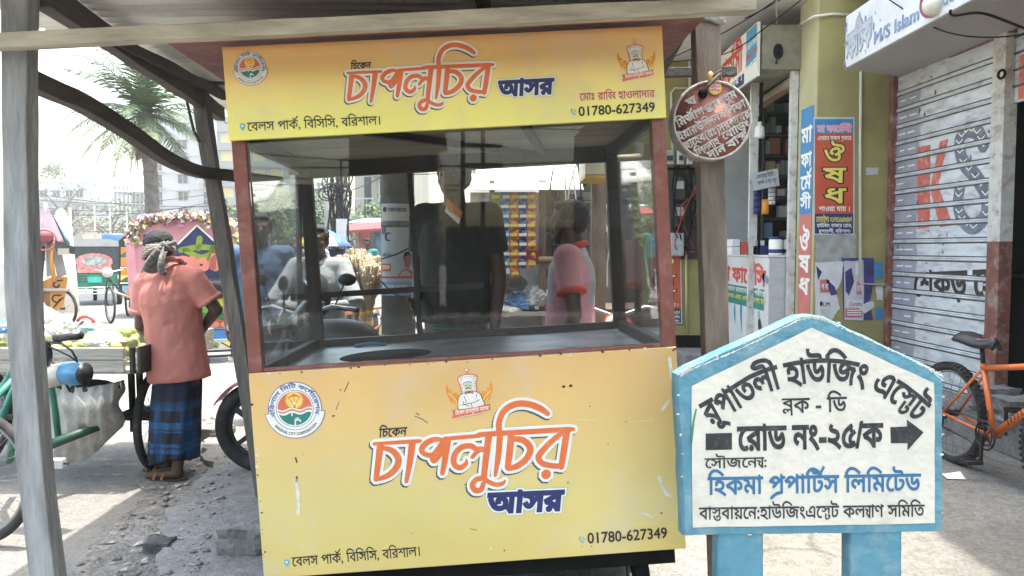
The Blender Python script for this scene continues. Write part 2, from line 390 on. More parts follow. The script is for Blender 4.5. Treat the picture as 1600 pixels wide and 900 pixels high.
# strip of trodden dirt at the road edge, uneven
cA = [GR(*p) for p in [(60, 960), (105, 900), (165, 830), (225, 785), (215, 740), (262, 700), (318, 660), (330, 632), (345, 612), (378, 598), (440, 592)]]
cB = [GR(*p) for p in [(330, 960), (330, 900), (345, 850), (350, 810), (370, 770), (400, 740), (430, 720), (440, 700), (450, 680), (470, 660), (520, 640)]]
g = G()
def dirt_pt(u, v):
    t = u * (len(cA) - 1); i = min(int(t), len(cA) - 2); q = t - i; a = cA[i].lerp(cA[i + 1], q); b = cB[i].lerp(cB[i + 1], q); p = a.lerp(b, v)
    e = min(v, 1 - v) * 4; nz = noise.noise(p * 4.5) * .03 + noise.noise(p * 14) * .015
    edge = noise.noise(p * 6) * .06 * (1 - v)
    return (p.x + edge, p.y, .006 + max(0, min(1, e)) * (.012 + max(nz, -.012)))
g.grid(dirt_pt, 120, 40); structure(g.build('dirt_verge', m_dirt))
# broken cement apron the kiosk stands on
ap = [GR(*p) for p in [(262, 960), (246, 905), (256, 872), (250, 845), (262, 830), (259, 812), (278, 802), (288, 785), (300, 778), (306, 764), (324, 752), (338, 737), (318, 730), (322, 712), (315, 700), (332, 688), (343, 680), (352, 668), (372, 658), (392, 640), (425, 622), (470, 612)]]
ap = [(p.x, p.y) for p in ap]; ap2 = []
for i in range(len(ap) - 1):
    for k in range(5):
        t = k / 5; x = ap[i][0] * (1 - t) + ap[i + 1][0] * t; y = ap[i][1] * (1 - t) + ap[i + 1][1] * t
        ap2.append((x + noise.noise(Vector((x * 9, y * 9, 1))) * .04, y + noise.noise(Vector((x * 9, y * 9, 5))) * .04))
ap2 += [(1.0, 6.9), (1.2, 4.5), (1.0, 2.2), (.9, 1.0), (-1.2, 1.0)]
fl = lambda x, y, z: Vector((x, y, z))
g = G(); V, F = fill([ap2 if area(ap2) > 0 else ap2[::-1]]); g.add([(x, y, .055) for x, y in V], F)
ps = ap2 if area(ap2) > 0 else ap2[::-1]; k = len(ps)
g.add([(x, y, .055) for x, y in ps] + [(x + noise.noise(Vector((x * 20, y * 20, 0))) * .03, y, -.02) for x, y in ps], [(i, k + i, k + (i + 1) % k, (i + 1) % k) for i in range(k)])
structure(g.build('cement_apron', m_apron))
g = G(); g.add([(.97, -3, .008), (7, -3, .008), (7, 11, .008), (.97, 11, .008)], [(0, 1, 2, 3)]); structure(g.build('pavement', m_pave))
for m_, a_ in ((m_road, .35), (m_dirt, .6), (m_apron, .4), (m_pave, .4)): speckle(m_, a_); speckle(m_, a_ * .6, 14)
g = G(); g.add([(-40, -13, .012), (40, -13, .012), (40, -2.2, .012), (-40, -2.2, .012)], [(0, 1, 2, 3)]); structure(g.build('dark_reflected_ground', ground_mat('reflection_darkener', (.06, .06, .058), (.09, .088, .08), .8)))  # unseen dark ground added to darken the reflections in the kiosk glass
def rock(name, c, d, label, m, seed):
    g = G(); r2 = random.Random(seed)
    bm = bmesh.new(); bmesh.ops.create_cube(bm, size=1); bmesh.ops.subdivide_edges(bm, edges=bm.edges[:], cuts=5, use_grid_fill=True)
    for v in bm.verts:
        n = noise.noise(v.co * 2.5 + Vector((seed, 0, 0))) * .22 + noise.noise(v.co * 7 + Vector((0, seed, 0))) * .08
        v.co = v.co * (1 + n); v.co = Vector((v.co.x * d[0], v.co.y * d[1], max(v.co.z, -.45) * d[2])) + Vector(c)
    bm.verts.index_update(); g.add([v.co.copy() for v in bm.verts], [[v.index for v in f.verts] for f in bm.faces]); bm.free()
    return tag(g.build(name, m), label, 'rubble')
m_rub = mat('broken_concrete', (.22, .215, .20), .95, var=.25, scale=9, bump=.8, bscale=40, dirt=(.1, .1, .1))
p = GR(385, 855, .055); rock('concrete_chunk', (p.x, p.y, .11), (.22, .2, .13), 'large broken concrete slab lying against the left foot of the yellow kiosk', m_rub, 3)
p = GR(250, 866); rock('concrete_chunk', (p.x, p.y, .03), (.12, .1, .08), 'small dark lump of rubble at the crumbling edge of the cement apron', mat('dark_rubble', (.09, .09, .09), .95, var=.3, scale=9, bump=.8), 5)
p = GR(332, 690); rock('concrete_chunk', (p.x, p.y, .05), (.3, .16, .12), 'long broken kerb piece beside the sandals of the vendor in salmon shirt', m_rub, 8)
# litter nobody would count
g = G(); m_paper = mat('litter_paper', (.32, .31, .28), .8, var=.6, scale=30)
for i in range(90):
    q = rnd.random(); t = rnd.random(); P = dirt_pt(min(.98, t * .75), .08 + q * .85); s = rnd.uniform(.006, .022); a = rnd.random() * 6.3
    c = Vector((P[0], P[1], .058 if q > .6 else P[2] + .008)); ux = Vector((math.cos(a), math.sin(a), rnd.uniform(-.2, .2))) * s; uy = Vector((-math.sin(a), math.cos(a), rnd.uniform(-.3, .3))) * s * rnd.uniform(.4, 1.2)
    g.add([c - ux - uy, c + ux - uy * .6, c + ux * .8 + uy + Vector((0, 0, s * .6)), c - ux + uy * .7], [(0, 1, 2), (0, 2, 3)])
structure(tag(g.build('litter', m_paper), 'scraps of paper and plastic trodden into the dirt beside the road', 'litter'), 'stuff')
g = G(); 
for i in range(520):
    t = rnd.random() * .85; q = rnd.random(); P = dirt_pt(t, q); P = (P[0], P[1], max(P[2], .055) if q > .62 else P[2]); s = rnd.uniform(.003, .007) if i % 4 else rnd.uniform(.006, .02); g.ell((P[0], P[1], P[2] + s * .3), (s * rnd.uniform(.8, 1.5), s, s * .6), None, 6, None, 4)
structure(tag(g.build('gravel', m_rub), 'loose gravel in the dirt beside the road', 'gravel'), 'stuff')

# ================================================================ the kiosk
K0 = Vector((-.1243, 2.6246, .3329)); KR = Matrix.Rotation(.0363, 3, 'Z') @ Matrix.Rotation(-.0582, 3, 'Y') @ Matrix.Rotation(-.0076, 3, 'X')
kx, ky, kz = KR @ Vector((1, 0, 0)), KR @ Vector((0, 1, 0)), KR @ Vector((0, 0, 1))
KP = uv_on(K0, kx, kz, -ky); kf = lambda u, v, n=0: Vector((u, -n, v))
HDR = -.028                                                       # the header panel stands this far in front
KPH = uv_on(K0 + ky * HDR, kx, kz, -ky)
kiosk = thing('food_kiosk', 'yellow and orange chicken food kiosk with glass case, printed panels and brown roof board', 'food kiosk')
def printed(name, stops, z0, z1, scuff=.5):
    """vinyl print: a printed colour ramp from z0 up to z1, worn and scratched"""
    m = mat(name, (1, 1, 1), .46, var=.07, scale=2.2, bump=.22, bscale=5, dirt=(.60, .55, .46), damt=.5, dscale=3.2, spec=.4); nt = m.node_tree; N = nt.nodes; L = nt.links
    mx = [n for n in N if n.type == 'MIX' and n.blend_type == 'MULTIPLY'][0]
    tc = N.new('ShaderNodeTexCoord'); sp = N.new('ShaderNodeSeparateXYZ'); L.new(tc.outputs['Object'], sp.inputs[0])
    nz = N.new('ShaderNodeTexNoise'); nz.inputs['Scale'].default_value = 1.6; nz.inputs['Detail'].default_value = 3; L.new(tc.outputs['Object'], nz.inputs[0])
    ma = N.new('ShaderNodeMath'); ma.operation = 'MULTIPLY_ADD'; ma.inputs[1].default_value = .28 * (z1 - z0); L.new(nz.outputs[0], ma.inputs[0]); L.new(sp.outputs[2], ma.inputs[2])
    mr = N.new('ShaderNodeMapRange'); mr.inputs[1].default_value = z0 + .14 * (z1 - z0); mr.inputs[2].default_value = z1 + .14 * (z1 - z0); L.new(ma.outputs[0], mr.inputs[0])
    cr = N.new('ShaderNodeValToRGB'); L.new(mr.outputs[0], cr.inputs[0]); e = cr.color_ramp.elements
    e[0].position = stops[0][0]; e[0].color = (*stops[0][1], 1); e[1].position = stops[-1][0]; e[1].color = (*stops[-1][1], 1)
    for p_, c_ in stops[1:-1]: q = e.new(p_); q.color = (*c_, 1)
    L.new(cr.outputs[0], mx.inputs[6])
    return m
m_low = printed('lower_print', [(0, (.72, .56, .19)), (.3, (.70, .58, .225)), (.6, (.74, .53, .21)), (1, (.75, .46, .185))], 0, .73)
m_head = printed('header_print', [(0, (.90, .86, .20)), (.35, (.90, .79, .25)), (.7, (.90, .62, .23)), (1, (.80, .42, .15))], 1.50, 1.84)
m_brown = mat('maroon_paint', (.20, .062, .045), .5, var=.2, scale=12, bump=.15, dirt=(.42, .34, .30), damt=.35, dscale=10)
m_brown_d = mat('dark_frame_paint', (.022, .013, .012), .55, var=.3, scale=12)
m_steel = mat('counter_steel', (.48, .50, .52), .36, .75, var=.18, scale=5, dirt=(.16, .15, .14), damt=.7, dscale=6)
m_black = mat('soot_black', (.010, .010, .010), .8, var=.3, scale=10, spec=.08)
m_ply = mat('plywood', (.36, .30, .22), .8, var=.2, scale=10, stretch=(.2, 1, 1), dirt=(.12, .1, .08), damt=.6)
m_chip = mat('rust_chip', (.10, .045, .03), .9, var=.4, scale=40)
m_scr = mat('scratch_white', (.72, .68, .58), .7, var=.2, scale=40)
m_glass = glass_mat('case_glass', refl=.8, dust=.005)
m_glass_d = glass_mat('dusty_glass', refl=.55, dust=.012)
vA = (KP(393, 584)[1] + KP(1055, 541)[1]) / 2                      # top of lower panel
vB = (KPH(361, 219)[1] + KPH(1038, 184)[1]) / 2                    # bottom of header
D = .95
# lower panel with its print
g = G(); g.box((-.75, 0, 0), (.75, .02, vA), m_low)
lp = g.build('lower_panel', None, kiosk, bevel=.003)
g = G()
for i in range(70):                                               # chips along the edges, scratches on the face
    e = rnd.random()
    if e < .45: u = rnd.uniform(-.74, .74); v = vA - rnd.uniform(.001, .012) * rnd.random()
    elif e < .65: u = -.748 + rnd.uniform(0, .012); v = rnd.uniform(.02, vA)
    elif e < .8: u = .747 - rnd.uniform(0, .015); v = rnd.uniform(.02, vA)
    else: u = rnd.uniform(-.7, .7); v = rnd.uniform(.03, vA)
    s = rnd.uniform(.0015, .006); k = rnd.randint(5, 8); a0 = rnd.random() * 6
    P = [(u + s * rnd.uniform(.4, 1.5) * math.cos(a0 + 6.283 * j / k), v + s * rnd.uniform(.4, 1.3) * math.sin(a0 + 6.283 * j / k)) for j in range(k)]
    draw(g, [P if area(P) > 0 else P[::-1]], kf, .0012, m_chip if rnd.random() < .7 else m_scr)
for P, wd, mm in [([(545, 597), (538, 612)], .0025, m_chip), ([(530, 628), (525, 640)], .0018, m_chip), ([(462, 715), (464, 722)], .005, m_chip), ([(464, 745), (463, 752)], .006, m_chip), ([(462, 750), (466, 775), (466, 802)], .012, m_scr), ([(648, 650), (660, 655), (668, 661)], .0022, m_chip), ([(650, 645), (655, 648)], .0028, m_chip),
                  ([(735, 826), (745, 828)], .002, m_chip), ([(900, 655), (930, 657)], .0018, m_scr), ([(985, 659), (1020, 656)], .0015, m_scr), ([(1030, 745), (1040, 770), (1050, 775)], .012, m_scr), ([(1000, 800), (1020, 808)], .008, m_scr), ([(1035, 640), (1045, 625)], .01, m_scr), ([(1046, 560), (1050, 590)], .012, m_scr)]:
    draw(g, stroke([KP(*q) for q in P], wd), kf, .0014, mm)
structure(g.build('chipped_paint', None, lp), 'stuff')
# header box
g = G(); g.box((-.747, HDR, vB), (.747, HDR + .02, 1.84), m_head); hp = g.build('header_panel', None, kiosk, bevel=.002)
g = G(); g.box((-.745, HDR + .021, vB + .02), (.745, .01, 1.838), m_brown); g.build('header_backing', None, kiosk)
# roof board with its overhang, plywood under it
ra = KP(286, 62); rb = KP(1088, 16)
g = G(); g.box((-.93, -.15, 1.862), (.90, D + .14, 1.885), m_brown); g.box((-.90, -.10, 1.84), (.87, -.085, 1.862), m_brown)
rf = g.build('roof_board', None, kiosk, bevel=.002)
g = G()
for i in range(90):
    u = rnd.uniform(-.92, .89); v = rnd.uniform(1.866, 1.882); l = rnd.uniform(.004, .045); P = [(u, v), (u + l, v - .001), (u + l * .9, v + rnd.uniform(.001, .004)), (u + l * .2, v + rnd.uniform(.001, .005))]
    draw(g, [P if area(P) > 0 else P[::-1]], kf, .1512, m_scr)
structure(g.build('peeling_paint', None, rf), 'stuff')
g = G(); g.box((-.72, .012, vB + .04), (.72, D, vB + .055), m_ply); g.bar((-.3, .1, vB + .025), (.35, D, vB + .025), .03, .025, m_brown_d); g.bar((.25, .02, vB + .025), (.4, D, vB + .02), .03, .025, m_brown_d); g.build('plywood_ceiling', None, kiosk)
# frame
for sx in (-1, 1):
    g = G(); g.box((sx * .75, .003, vA + .001), (sx * .702, .05, vB + .06), m_brown); g.build('corner_post', None, kiosk, bevel=.003)
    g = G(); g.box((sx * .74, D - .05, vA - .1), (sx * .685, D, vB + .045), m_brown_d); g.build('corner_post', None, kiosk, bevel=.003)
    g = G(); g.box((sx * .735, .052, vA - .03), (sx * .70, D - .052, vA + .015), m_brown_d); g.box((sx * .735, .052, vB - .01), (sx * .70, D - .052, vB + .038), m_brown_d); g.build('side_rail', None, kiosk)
    g = G(); g.box((sx * .748, .022, .02), (sx * .735, D, vA - .04), m_brown); g.build('side_panel', None, kiosk)
    g = G(); g.box((sx * .722, .055, vA + .017), (sx * .718, D - .055, vB - .012), m_glass_d); g.build('side_pane', None, kiosk)
g = G(); g.box((-.70, .006, vA + .002), (.70, .03, vA + .014), m_brown); g.build('window_sill', None, kiosk, bevel=.002)
g = G(); g.box((-.70, .012, vA + .016), (.70, .016, vB + .02), m_glass); g.build('front_pane', None, kiosk)
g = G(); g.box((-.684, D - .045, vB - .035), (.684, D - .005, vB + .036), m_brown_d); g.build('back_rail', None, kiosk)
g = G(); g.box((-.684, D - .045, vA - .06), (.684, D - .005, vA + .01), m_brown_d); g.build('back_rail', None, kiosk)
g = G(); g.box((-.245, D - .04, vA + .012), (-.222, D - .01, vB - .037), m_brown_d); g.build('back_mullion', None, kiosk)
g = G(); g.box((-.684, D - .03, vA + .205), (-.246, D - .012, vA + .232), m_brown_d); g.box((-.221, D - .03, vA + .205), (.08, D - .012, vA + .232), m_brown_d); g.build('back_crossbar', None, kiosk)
g = G(); g.box((-.73, D - .02, .02), (.73, D, vA - .07), m_brown); g.build('back_panel', None, kiosk)
# counter with the round burner hole
cz = vA - .022
hc = (-.335, .45); rect = [(-.698, .03), (.698, .03), (.698, D - .05), (-.698, D - .05)]
g = G(); draw(g, [rect, disc2(hc, .185, 40)[::-1]], lambda u, v, n=0: Vector((u, v, cz + n)), 0, m_steel)
g.lathe([(.185, cz), (.183, cz - .03), (.18, cz - .03), (.182, cz - .002)], (*hc, 0), m=m_black, n=40)
ct = g.build('counter', None, kiosk)
g = G(); g.lathe([(.0, cz - .12), (.10, cz - .11), (.155, cz - .07), (.178, cz - .03)], (*hc, 0), m=m_black, n=36); g.build('burner_well', None, ct)
g = G(); g.tube([(-.52, .80, cz + .006), (-.45, .82, cz + .012), (-.38, .80, cz + .006)], .008, mat('blue_plastic', (.05, .2, .35), .4)); g.tube([(.3, .2, cz + .006), (.42, .26, cz + .006)], .005, m_steel); g.build('ladle', None, kiosk)
# under-carriage
g = G(); g.box((-.72, .05, -.07), (.72, .11, -.003), m_black); g.box((-.72, D - .1, -.07), (.72, D - .04, -.003), m_black); g.box((-.72, .022, -.004), (.72, D - .02, .018), m_black); g.build('chassis', None, kiosk)
for sx in (-.6, .6):
    for y in (.16, D - .15):
        g = G(); g.lathe([(.03, -.028), (.10, -.028), (.118, -.016), (.118, .016), (.10, .028), (.03, .028)], (sx, y, -.15), (1, 0, 0), m_black, 24); wl = g.build('wheel', None, kiosk)
        g = G(); g.lathe([(.0, -.034), (.03, -.034), (.03, .034), (.0, .034)], (sx, y, -.15), (1, 0, 0), m_steel, 16); g.build('hub', None, wl)
# ---- the printed logos
m_or = mat('logo_orange', (.75, .16, .045), .5, var=.06, scale=20, dirt=(.8, .45, .3), damt=.25, dscale=30)
m_wh = mat('logo_white', (.82, .80, .74), .5, var=.05, scale=20)
m_nv = mat('logo_navy', (.018, .028, .13), .5, var=.1, scale=20)
m_sh = mat('logo_shadow', (.07, .09, .12), .6, var=.1, scale=20)
m_tq = mat('logo_teal_edge', (.25, .55, .55), .6, var=.1, scale=20)
m_ink = mat('printed_black', (.022, .018, .014), .5, var=.1, scale=20)
m_redw = mat('printed_red', (.58, .07, .05), .5, var=.1, scale=20)
m_grn = mat('emblem_green', (.02, .22, .17), .5, var=.08, scale=20); m_crd = mat('emblem_red', (.70, .16, .08), .5, var=.08, scale=20); m_yel = mat('emblem_yellow', (.85, .62, .14), .5, var=.08, scale=20); m_blu = mat('emblem_blue', (.10, .13, .35), .5, var=.08, scale=20); m_pnk = mat('emblem_pink', (.6, .2, .17), .5, var=.1, scale=20)
m_cyn = mat('icon_blue', (.10, .42, .62), .5, var=.1, scale=20)
c1 = lambda L: [(570 + p[0] / 5.622, 620 + p[1] / 5.622) + ((p[2] / 5.622,) if len(p) > 2 else ()) for p in L]
c2 = lambda L: [(740 + p[0] / 4.739, 620 + p[1] / 4.739) + ((p[2] / 4.739,) if len(p) > 2 else ()) for p in L]
LOGO = [c1([(85, 412, 30), (300, 398, 34), (470, 388, 34), (488, 384, 22)]), c1([(138, 425, 62), (118, 580, 54), (100, 722, 48)]), c1([(150, 445, 38), (235, 468, 50), (292, 530, 58), (288, 600, 58), (235, 668, 52), (165, 706, 44), (105, 722, 36)]),
        c1([(418, 408, 64), (395, 580, 52), (366, 742, 36)]), c1([(690, 378, 30), (620, 372, 46), (545, 402, 52), (502, 455, 52), (520, 497, 44), (590, 512, 48), (640, 475, 60), (688, 395, 50)]), c1([(588, 512, 46), (606, 566, 40), (650, 520, 46), (690, 470, 40)]),
        c1([(728, 375, 60), (706, 540, 54), (682, 670, 42)]), c1([(700, 368, 36), (900, 350, 36), (1012, 340, 36)]) + c2([(60, 278, 38), (400, 258, 40), (700, 240, 36), (742, 240, 18)]),
        c1([(892, 548, 14), (888, 588, 40), (832, 622, 48), (782, 582, 52), (792, 505, 52), (850, 442, 50), (935, 432, 50), (995, 475, 46)]) , c1([(945, 528, 36), (985, 480, 40), (1012, 462, 40)]) + c2([(40, 385, 40), (100, 392, 46)]),
        c2([(112, 290, 50), (92, 450, 48), (75, 595, 44)]), c2([(75, 595, 44), (100, 622, 36), (165, 648, 34), (215, 640, 30), (232, 618, 14)]), c2([(75, 600, 40), (20, 612, 40), (-8, 652, 44), (12, 690, 44), (55, 685, 40), (72, 640, 36)]),
        c2([(196, 275, 46), (182, 440, 44), (160, 580, 26)]), c2([(194, 285, 44), (188, 190, 44), (228, 100, 46), (310, 54, 48), (400, 52, 48), (490, 84, 48), (548, 124, 36)]),
        c2([(278, 290, 52), (265, 420, 50), (252, 522, 44)]), c2([(285, 310, 40), (365, 320, 46), (418, 375, 50), (400, 445, 48), (330, 508, 46), (255, 530, 40)]),
        c2([(690, 255, 50), (668, 400, 50), (648, 518, 44)]), c2([(655, 265, 36), (575, 330, 42), (500, 410, 46), (480, 450, 46), (505, 490, 44), (570, 508, 42), (650, 512, 40)]), c2([(535, 575, 72), (538, 570, 72)])]
def uvline(P, uvf=KP):
    out = []; s = 1.5 / 665
    for q in P: u, v = uvf(q[0], q[1]); out.append((u, v, q[2] * s))
    return out
LOGO = [uvline(P) for P in LOGO]
def logo(g, xf, n):
    cs = [stroke([(*xf(p[0], p[1]), p[2] * xf.k) for p in L], 1, 4) for L in LOGO]; al = [q for c in cs for q in c]; k = xf.k
    def exp(ex): return [q for L in LOGO for q in stroke([(*xf(p[0], p[1]), (p[2] + ex) * k) for p in L], 1, 4)]
    dn = lambda dx, dy: (lambda x, y: (x + dx, y + dy))
    draw(g, exp(.022), kf, n, m_sh, 0, dn(-.0045 * k, -.005 * k)); draw(g, exp(.021), kf, n + .0006, m_wh); draw(g, al, kf, n + .0012, m_or)
class XF:
    def __init__(s, f, k): s.f = f; s.k = k
    def __call__(s, u, v): return s.f(u, v)
def emblem(g, c, r, n):
    cx, cy = c; f2 = lambda pts: [(cx + x * r, cy + y * r) for x, y in pts]
    arc = lambda a0, a1, ra, k=40: [(ra * math.cos(R(a0 + (a1 - a0) * i / k)), ra * math.sin(R(a0 + (a1 - a0) * i / k))) for i in range(k + 1)]
    def shp(pts, m, dn): P = f2(pts); draw(g, [P if area(P) > 0 else P[::-1]], kf, n + dn, m)
    shp(arc(0, 360, 1.0, 48)[:-1], m_blu, 0); shp(arc(0, 360, .975, 48)[:-1], m_wh, .0004)
    shp(arc(-172, -8, 1.13) + arc(-8, -172, .80), m_blu, .0008); shp(arc(-171, -9, 1.105) + arc(-9, -171, .82), m_wh, .0012)
    shp(arc(0, 360, .70, 48)[:-1], m_blu, .0008); shp(arc(0, 360, .68, 48)[:-1], m_wh, .0012)
    wv = [(-.64 + 1.28 * i / 24, .0 + .045 * math.sin(i / 24 * 12.5 + 2.8)) for i in range(25)]
    shp(arc(5, 175, .64) + wv, m_crd, .0016)
    wv2 = [(x, y - .2) for x, y in wv]; wl = [(x * .94, y) for x, y in wv2]
    shp(arc(-164, -16, .63) + wl[::-1], m_grn, .0016)
    shp([(x, y - .06) for x, y in wv] + [(x, y - .12) for x, y in wv[::-1]], m_pnk, .0016)
    for k in range(24):
        a = k * 15; shp([(.30 * math.cos(R(a - 5)), .32 + .30 * math.sin(R(a - 5))), (.36 * math.cos(R(a)), .32 + .36 * math.sin(R(a))), (.30 * math.cos(R(a + 5)), .32 + .30 * math.sin(R(a + 5)))], m_yel, .002)
    shp([(x, y + .32) for x, y in arc(0, 360, .30, 30)[:-1]], m_yel, .002)
    for a in ((-.2, .42), (0, .5), (.2, .42)):
        draw(g, stroke(f2([(0, .12), a]), .03 * r, smooth=False), kf, n + .0024, m_crd)
    shp([(-.3, .40), (0, .56), (.3, .40), (0, .46)], m_crd, .0026); shp([(x, y + .2) for x, y in arc(0, 360, .05, 10)[:-1]], m_wh, .0028); shp([(-.05, .04), (.05, .04), (0, .1)], m_ink, .0028)
    for L, wd in (([(-.02, -.62), (-.02, -.44), (.16, -.44), (.18, -.5)], .05), ([(.06, -.44), (.06, -.37)], .04), ([(0, -.37), (.12, -.37)], .04), ([(-.12, -.12), (-.12, -.26)], .05)):
        draw(g, stroke(f2(L), wd * r, smooth=False), kf, n + .002, m_wh)
    def ring(s, a0, a1, rr, sz, m, top=True, bold=.02):
        wds, wd = shape(s)
        def wf(x, y):
            a = R(a0 + (a1 - a0) * x / wd); q = rr + (y - .3) * sz * (1 if top else -1); return (cx + q * r * math.cos(a), cy + q * r * math.sin(a))
        for q in wds: draw(g, q, kf, n + .0018, m, bold, wf)
    ring('বরিশাল সিটি কর্পোরেশন', 198, -18, .83, .23, m_blu); ring('BARISHAL CITY CORPORATION', 218, 322, .965, .15, m_ink, False)
def chef(g, c, s, n):                                            # small printed crest: cook with crossed arms, flames, red ribbon
    cx, cy = c; Q = lambda pts: [(cx + (x - 400) / 400 * s, cy - (y - 450) / 400 * s) for x, y in pts]
    def shp(pts, m, dn, sm=True): P = Q(catmull(pts + [pts[0]], 4)[:-1] if sm else pts); draw(g, [P if area(P) > 0 else P[::-1]], kf, n + dn, m)
    ln = lambda pts, wd, m, dn, sm=True: draw(g, stroke(Q(pts), wd / 400 * s, 4, sm), kf, n + dn, m)
    for fx in (1, -1):
        X = lambda pts: [(400 + (x - 400) * fx + (0 if fx > 0 else 30), y) for x, y in pts]
        shp(X([(215, 690), (180, 580), (110, 520), (70, 440), (65, 330), (110, 400), (150, 400), (140, 470), (200, 440), (240, 480), (250, 600), (240, 690)]), m_flame, 0)
        ln(X([(220, 660), (205, 560), (150, 500), (100, 440)]), 14, m_yel, .0004); ln(X([(110, 540), (150, 600)]), 16, m_flame, .0004); ln(X([(75, 310), (100, 370)]), 12, m_flame, .0004)
    shp([(295, 460), (270, 330), (245, 240), (280, 190), (400, 170), (510, 185), (550, 225), (525, 330), (515, 460)], m_pk2, .0006); shp([(305, 450), (285, 330), (262, 245), (290, 200), (400, 182), (505, 197), (535, 230), (512, 330), (505, 450)], m_wh, .001)
    for y in range(215, 440, 26):
        for x0 in (285, 480): ln([(x0, y), (x0 + 40, y + 6)], 7, m_pk2, .0013)
    for x in range(290, 520, 28): ln([(x, 200), (x + 8, 222)], 7, m_pk2, .0013)
    ln([(392, 120), (396, 172)], 9, m_crd, .001); draw(g, [disc2(Q([(390, 102)])[0], 28 / 400 * s, 18)], kf, n + .001, m_crd); draw(g, [disc2(Q([(390, 102)])[0], 19 / 400 * s, 18)], kf, n + .0014, m_wh)
    shp([(228, 690), (232, 560), (262, 490), (340, 445), (480, 440), (560, 465), (600, 540), (606, 690)], m_ink, .0016); shp([(236, 690), (240, 562), (268, 496), (345, 452), (478, 447), (555, 472), (592, 545), (598, 690)], m_wh, .002)
    shp([(335, 310), (345, 400), (375, 435), (405, 445), (440, 430), (462, 385), (462, 300), (400, 285)], m_skp, .0024); shp([(352, 400), (405, 460), (455, 400), (430, 425), (400, 432), (375, 425)], m_ink, .0028)
    shp([(318, 330), (308, 270), (350, 240), (400, 228), (450, 245), (478, 270), (462, 315), (400, 295), (340, 320)], m_wh, .0028); ln([(325, 325), (345, 300), (400, 285), (460, 300)], 11, m_blu, .0032)
    for x in (372, 425): ln([(x - 14, 345), (x + 14, 345)], 9, m_ink, .0028)
    ln([(365, 388), (400, 378), (435, 385)], 14, m_ink, .0028)
    shp([(340, 420), (400, 462), (345, 480)], m_pk2, .0032, False); shp([(470, 415), (408, 462), (480, 475)], m_pk2, .0032, False)
    for L in ([(330, 500), (360, 600)], [(525, 480), (510, 530)], [(275, 640), (340, 625), (480, 605), (550, 570)], [(315, 580), (325, 625), (400, 655)], [(430, 610), (440, 670)], [(560, 570), (510, 590)]): ln(L, 8, m_ink, .0024)
    rb_ = [(130, 705), (300, 695), (500, 672), (718, 640), (700, 690), (716, 740), (540, 775), (300, 800), (125, 835), (150, 770)]
    shp([(x - 5, y + 10) for x, y in rb_], m_wh, .003, False); shp(rb_, m_crd, .0034, False)
    wds, wd = shape('চিকেন চাপলুচির আসর')
    def wf(x, y): t = x / wd; return Q([(180 + 505 * t + y * 12, 778 - 52 * t - y * 85)])[0]
    for q in wds: draw(g, q, kf, n + .0038, m_wh, .02, wf)
m_flame = mat('print_flame', (.80, .28, .05), .5, var=.1, scale=20); m_pk2 = mat('print_rose', (.62, .14, .13), .5, var=.1, scale=20); m_skp = mat('print_skin', (.62, .66, .48), .5, var=.1, scale=20)
def pin(g, c, r, n):
    P = [(c[0] + r * math.cos(R(a)), c[1] + r * math.sin(R(a))) for a in range(-30, 211, 15)] + [(c[0], c[1] - 2 * r)]
    draw(g, [P], kf, n, m_cyn); draw(g, [disc2(c, r * .45, 12)], kf, n + .0004, m_wh)
def handset(g, c, r, n):
    draw(g, stroke([(c[0] - r * .7, c[1] + r * .9, .5 * r), (c[0] - r * .55, c[1] - .1 * r, .32 * r), (c[0] + r * .35, c[1] - r * .95, .5 * r)], 1), kf, n, m_cyn)
    for q in (.5, .95): draw(g, stroke([(c[0] + q * r * math.cos(R(a)) - .1 * r, c[1] + q * r * math.sin(R(a)) - .05 * r) for a in range(-20, 100, 20)], .16 * r), kf, n, m_cyn)
T = lambda gg, s, p0, p1, top, m, uvf=KP, **k: text(gg, s, kf, uvf, p0, p1, top, k.pop('n', .0016), m, **k)
g = G(); logo(g, XF(lambda u, v: (u, v), 1), .0016)
T(g, 'চিকেন', (592, 683), (635, 680), 670.5, m_ink, shear=.15, bold=.022)
T(g, 'আসর', (762, 801), (877, 796), 772, m_nv, shear=.12, bold=.055, extra=[(.12, m_tq, -.001), (.105, m_wh, -.0005)], n=.0028)
T(g, '01780-627349', (918, 849), (1043, 840), 832, m_ink, bold=.018, cap=.72)
T(g, 'বেলস পার্ক, বিসিসি, বরিশাল।', (457, 885), (658, 868), 871, m_ink, bold=.006)
handset(g, KP(909, 843), .011, .0016); pin(g, KP(448, 878), .0095, .0016)
g.build('lettering', None, lp)
g = G(); emblem(g, KP(461, 638), .093, .0016); g.build('city_emblem', None, lp)
g = G(); chef(g, KP(732, 613), .093, .0016); g.build('cook_crest', None, lp)
a0 = KP(582, 692); a1 = KP(895, 670); b0 = KPH(541, 113.5); b1 = KPH(770, 103); kk = (b1[0] - b0[0]) / (a1[0] - a0[0]); HN = -HDR + .0016
g = G(); logo(g, XF(lambda u, v: (b0[0] + (u - a0[0]) * kk, b0[1] + (v - a0[1]) * kk * 1.0), kk), HN)
T(g, 'চিকেন', (548, 108.5), (579, 107), 99, m_ink, KPH, shear=.15, bold=.022, n=HN)
T(g, 'আসর', (779, 150.5), (863, 146), 128, m_nv, KPH, shear=.12, bold=.05, extra=[(.12, m_tq, -.001), (.105, m_wh, -.0005)], n=HN + .0012)
T(g, 'মোঃ রাব্বি হাওলাদার', (906, 157.5), (1023, 152), 146.5, m_redw, KPH, bold=.012, extra=[(.035, m_wh, -.0005)], n=HN + .0006)
T(g, '01780-627349', (904, 181.5), (1024, 174), 166.5, m_ink, KPH, bold=.018, cap=.72, n=HN)
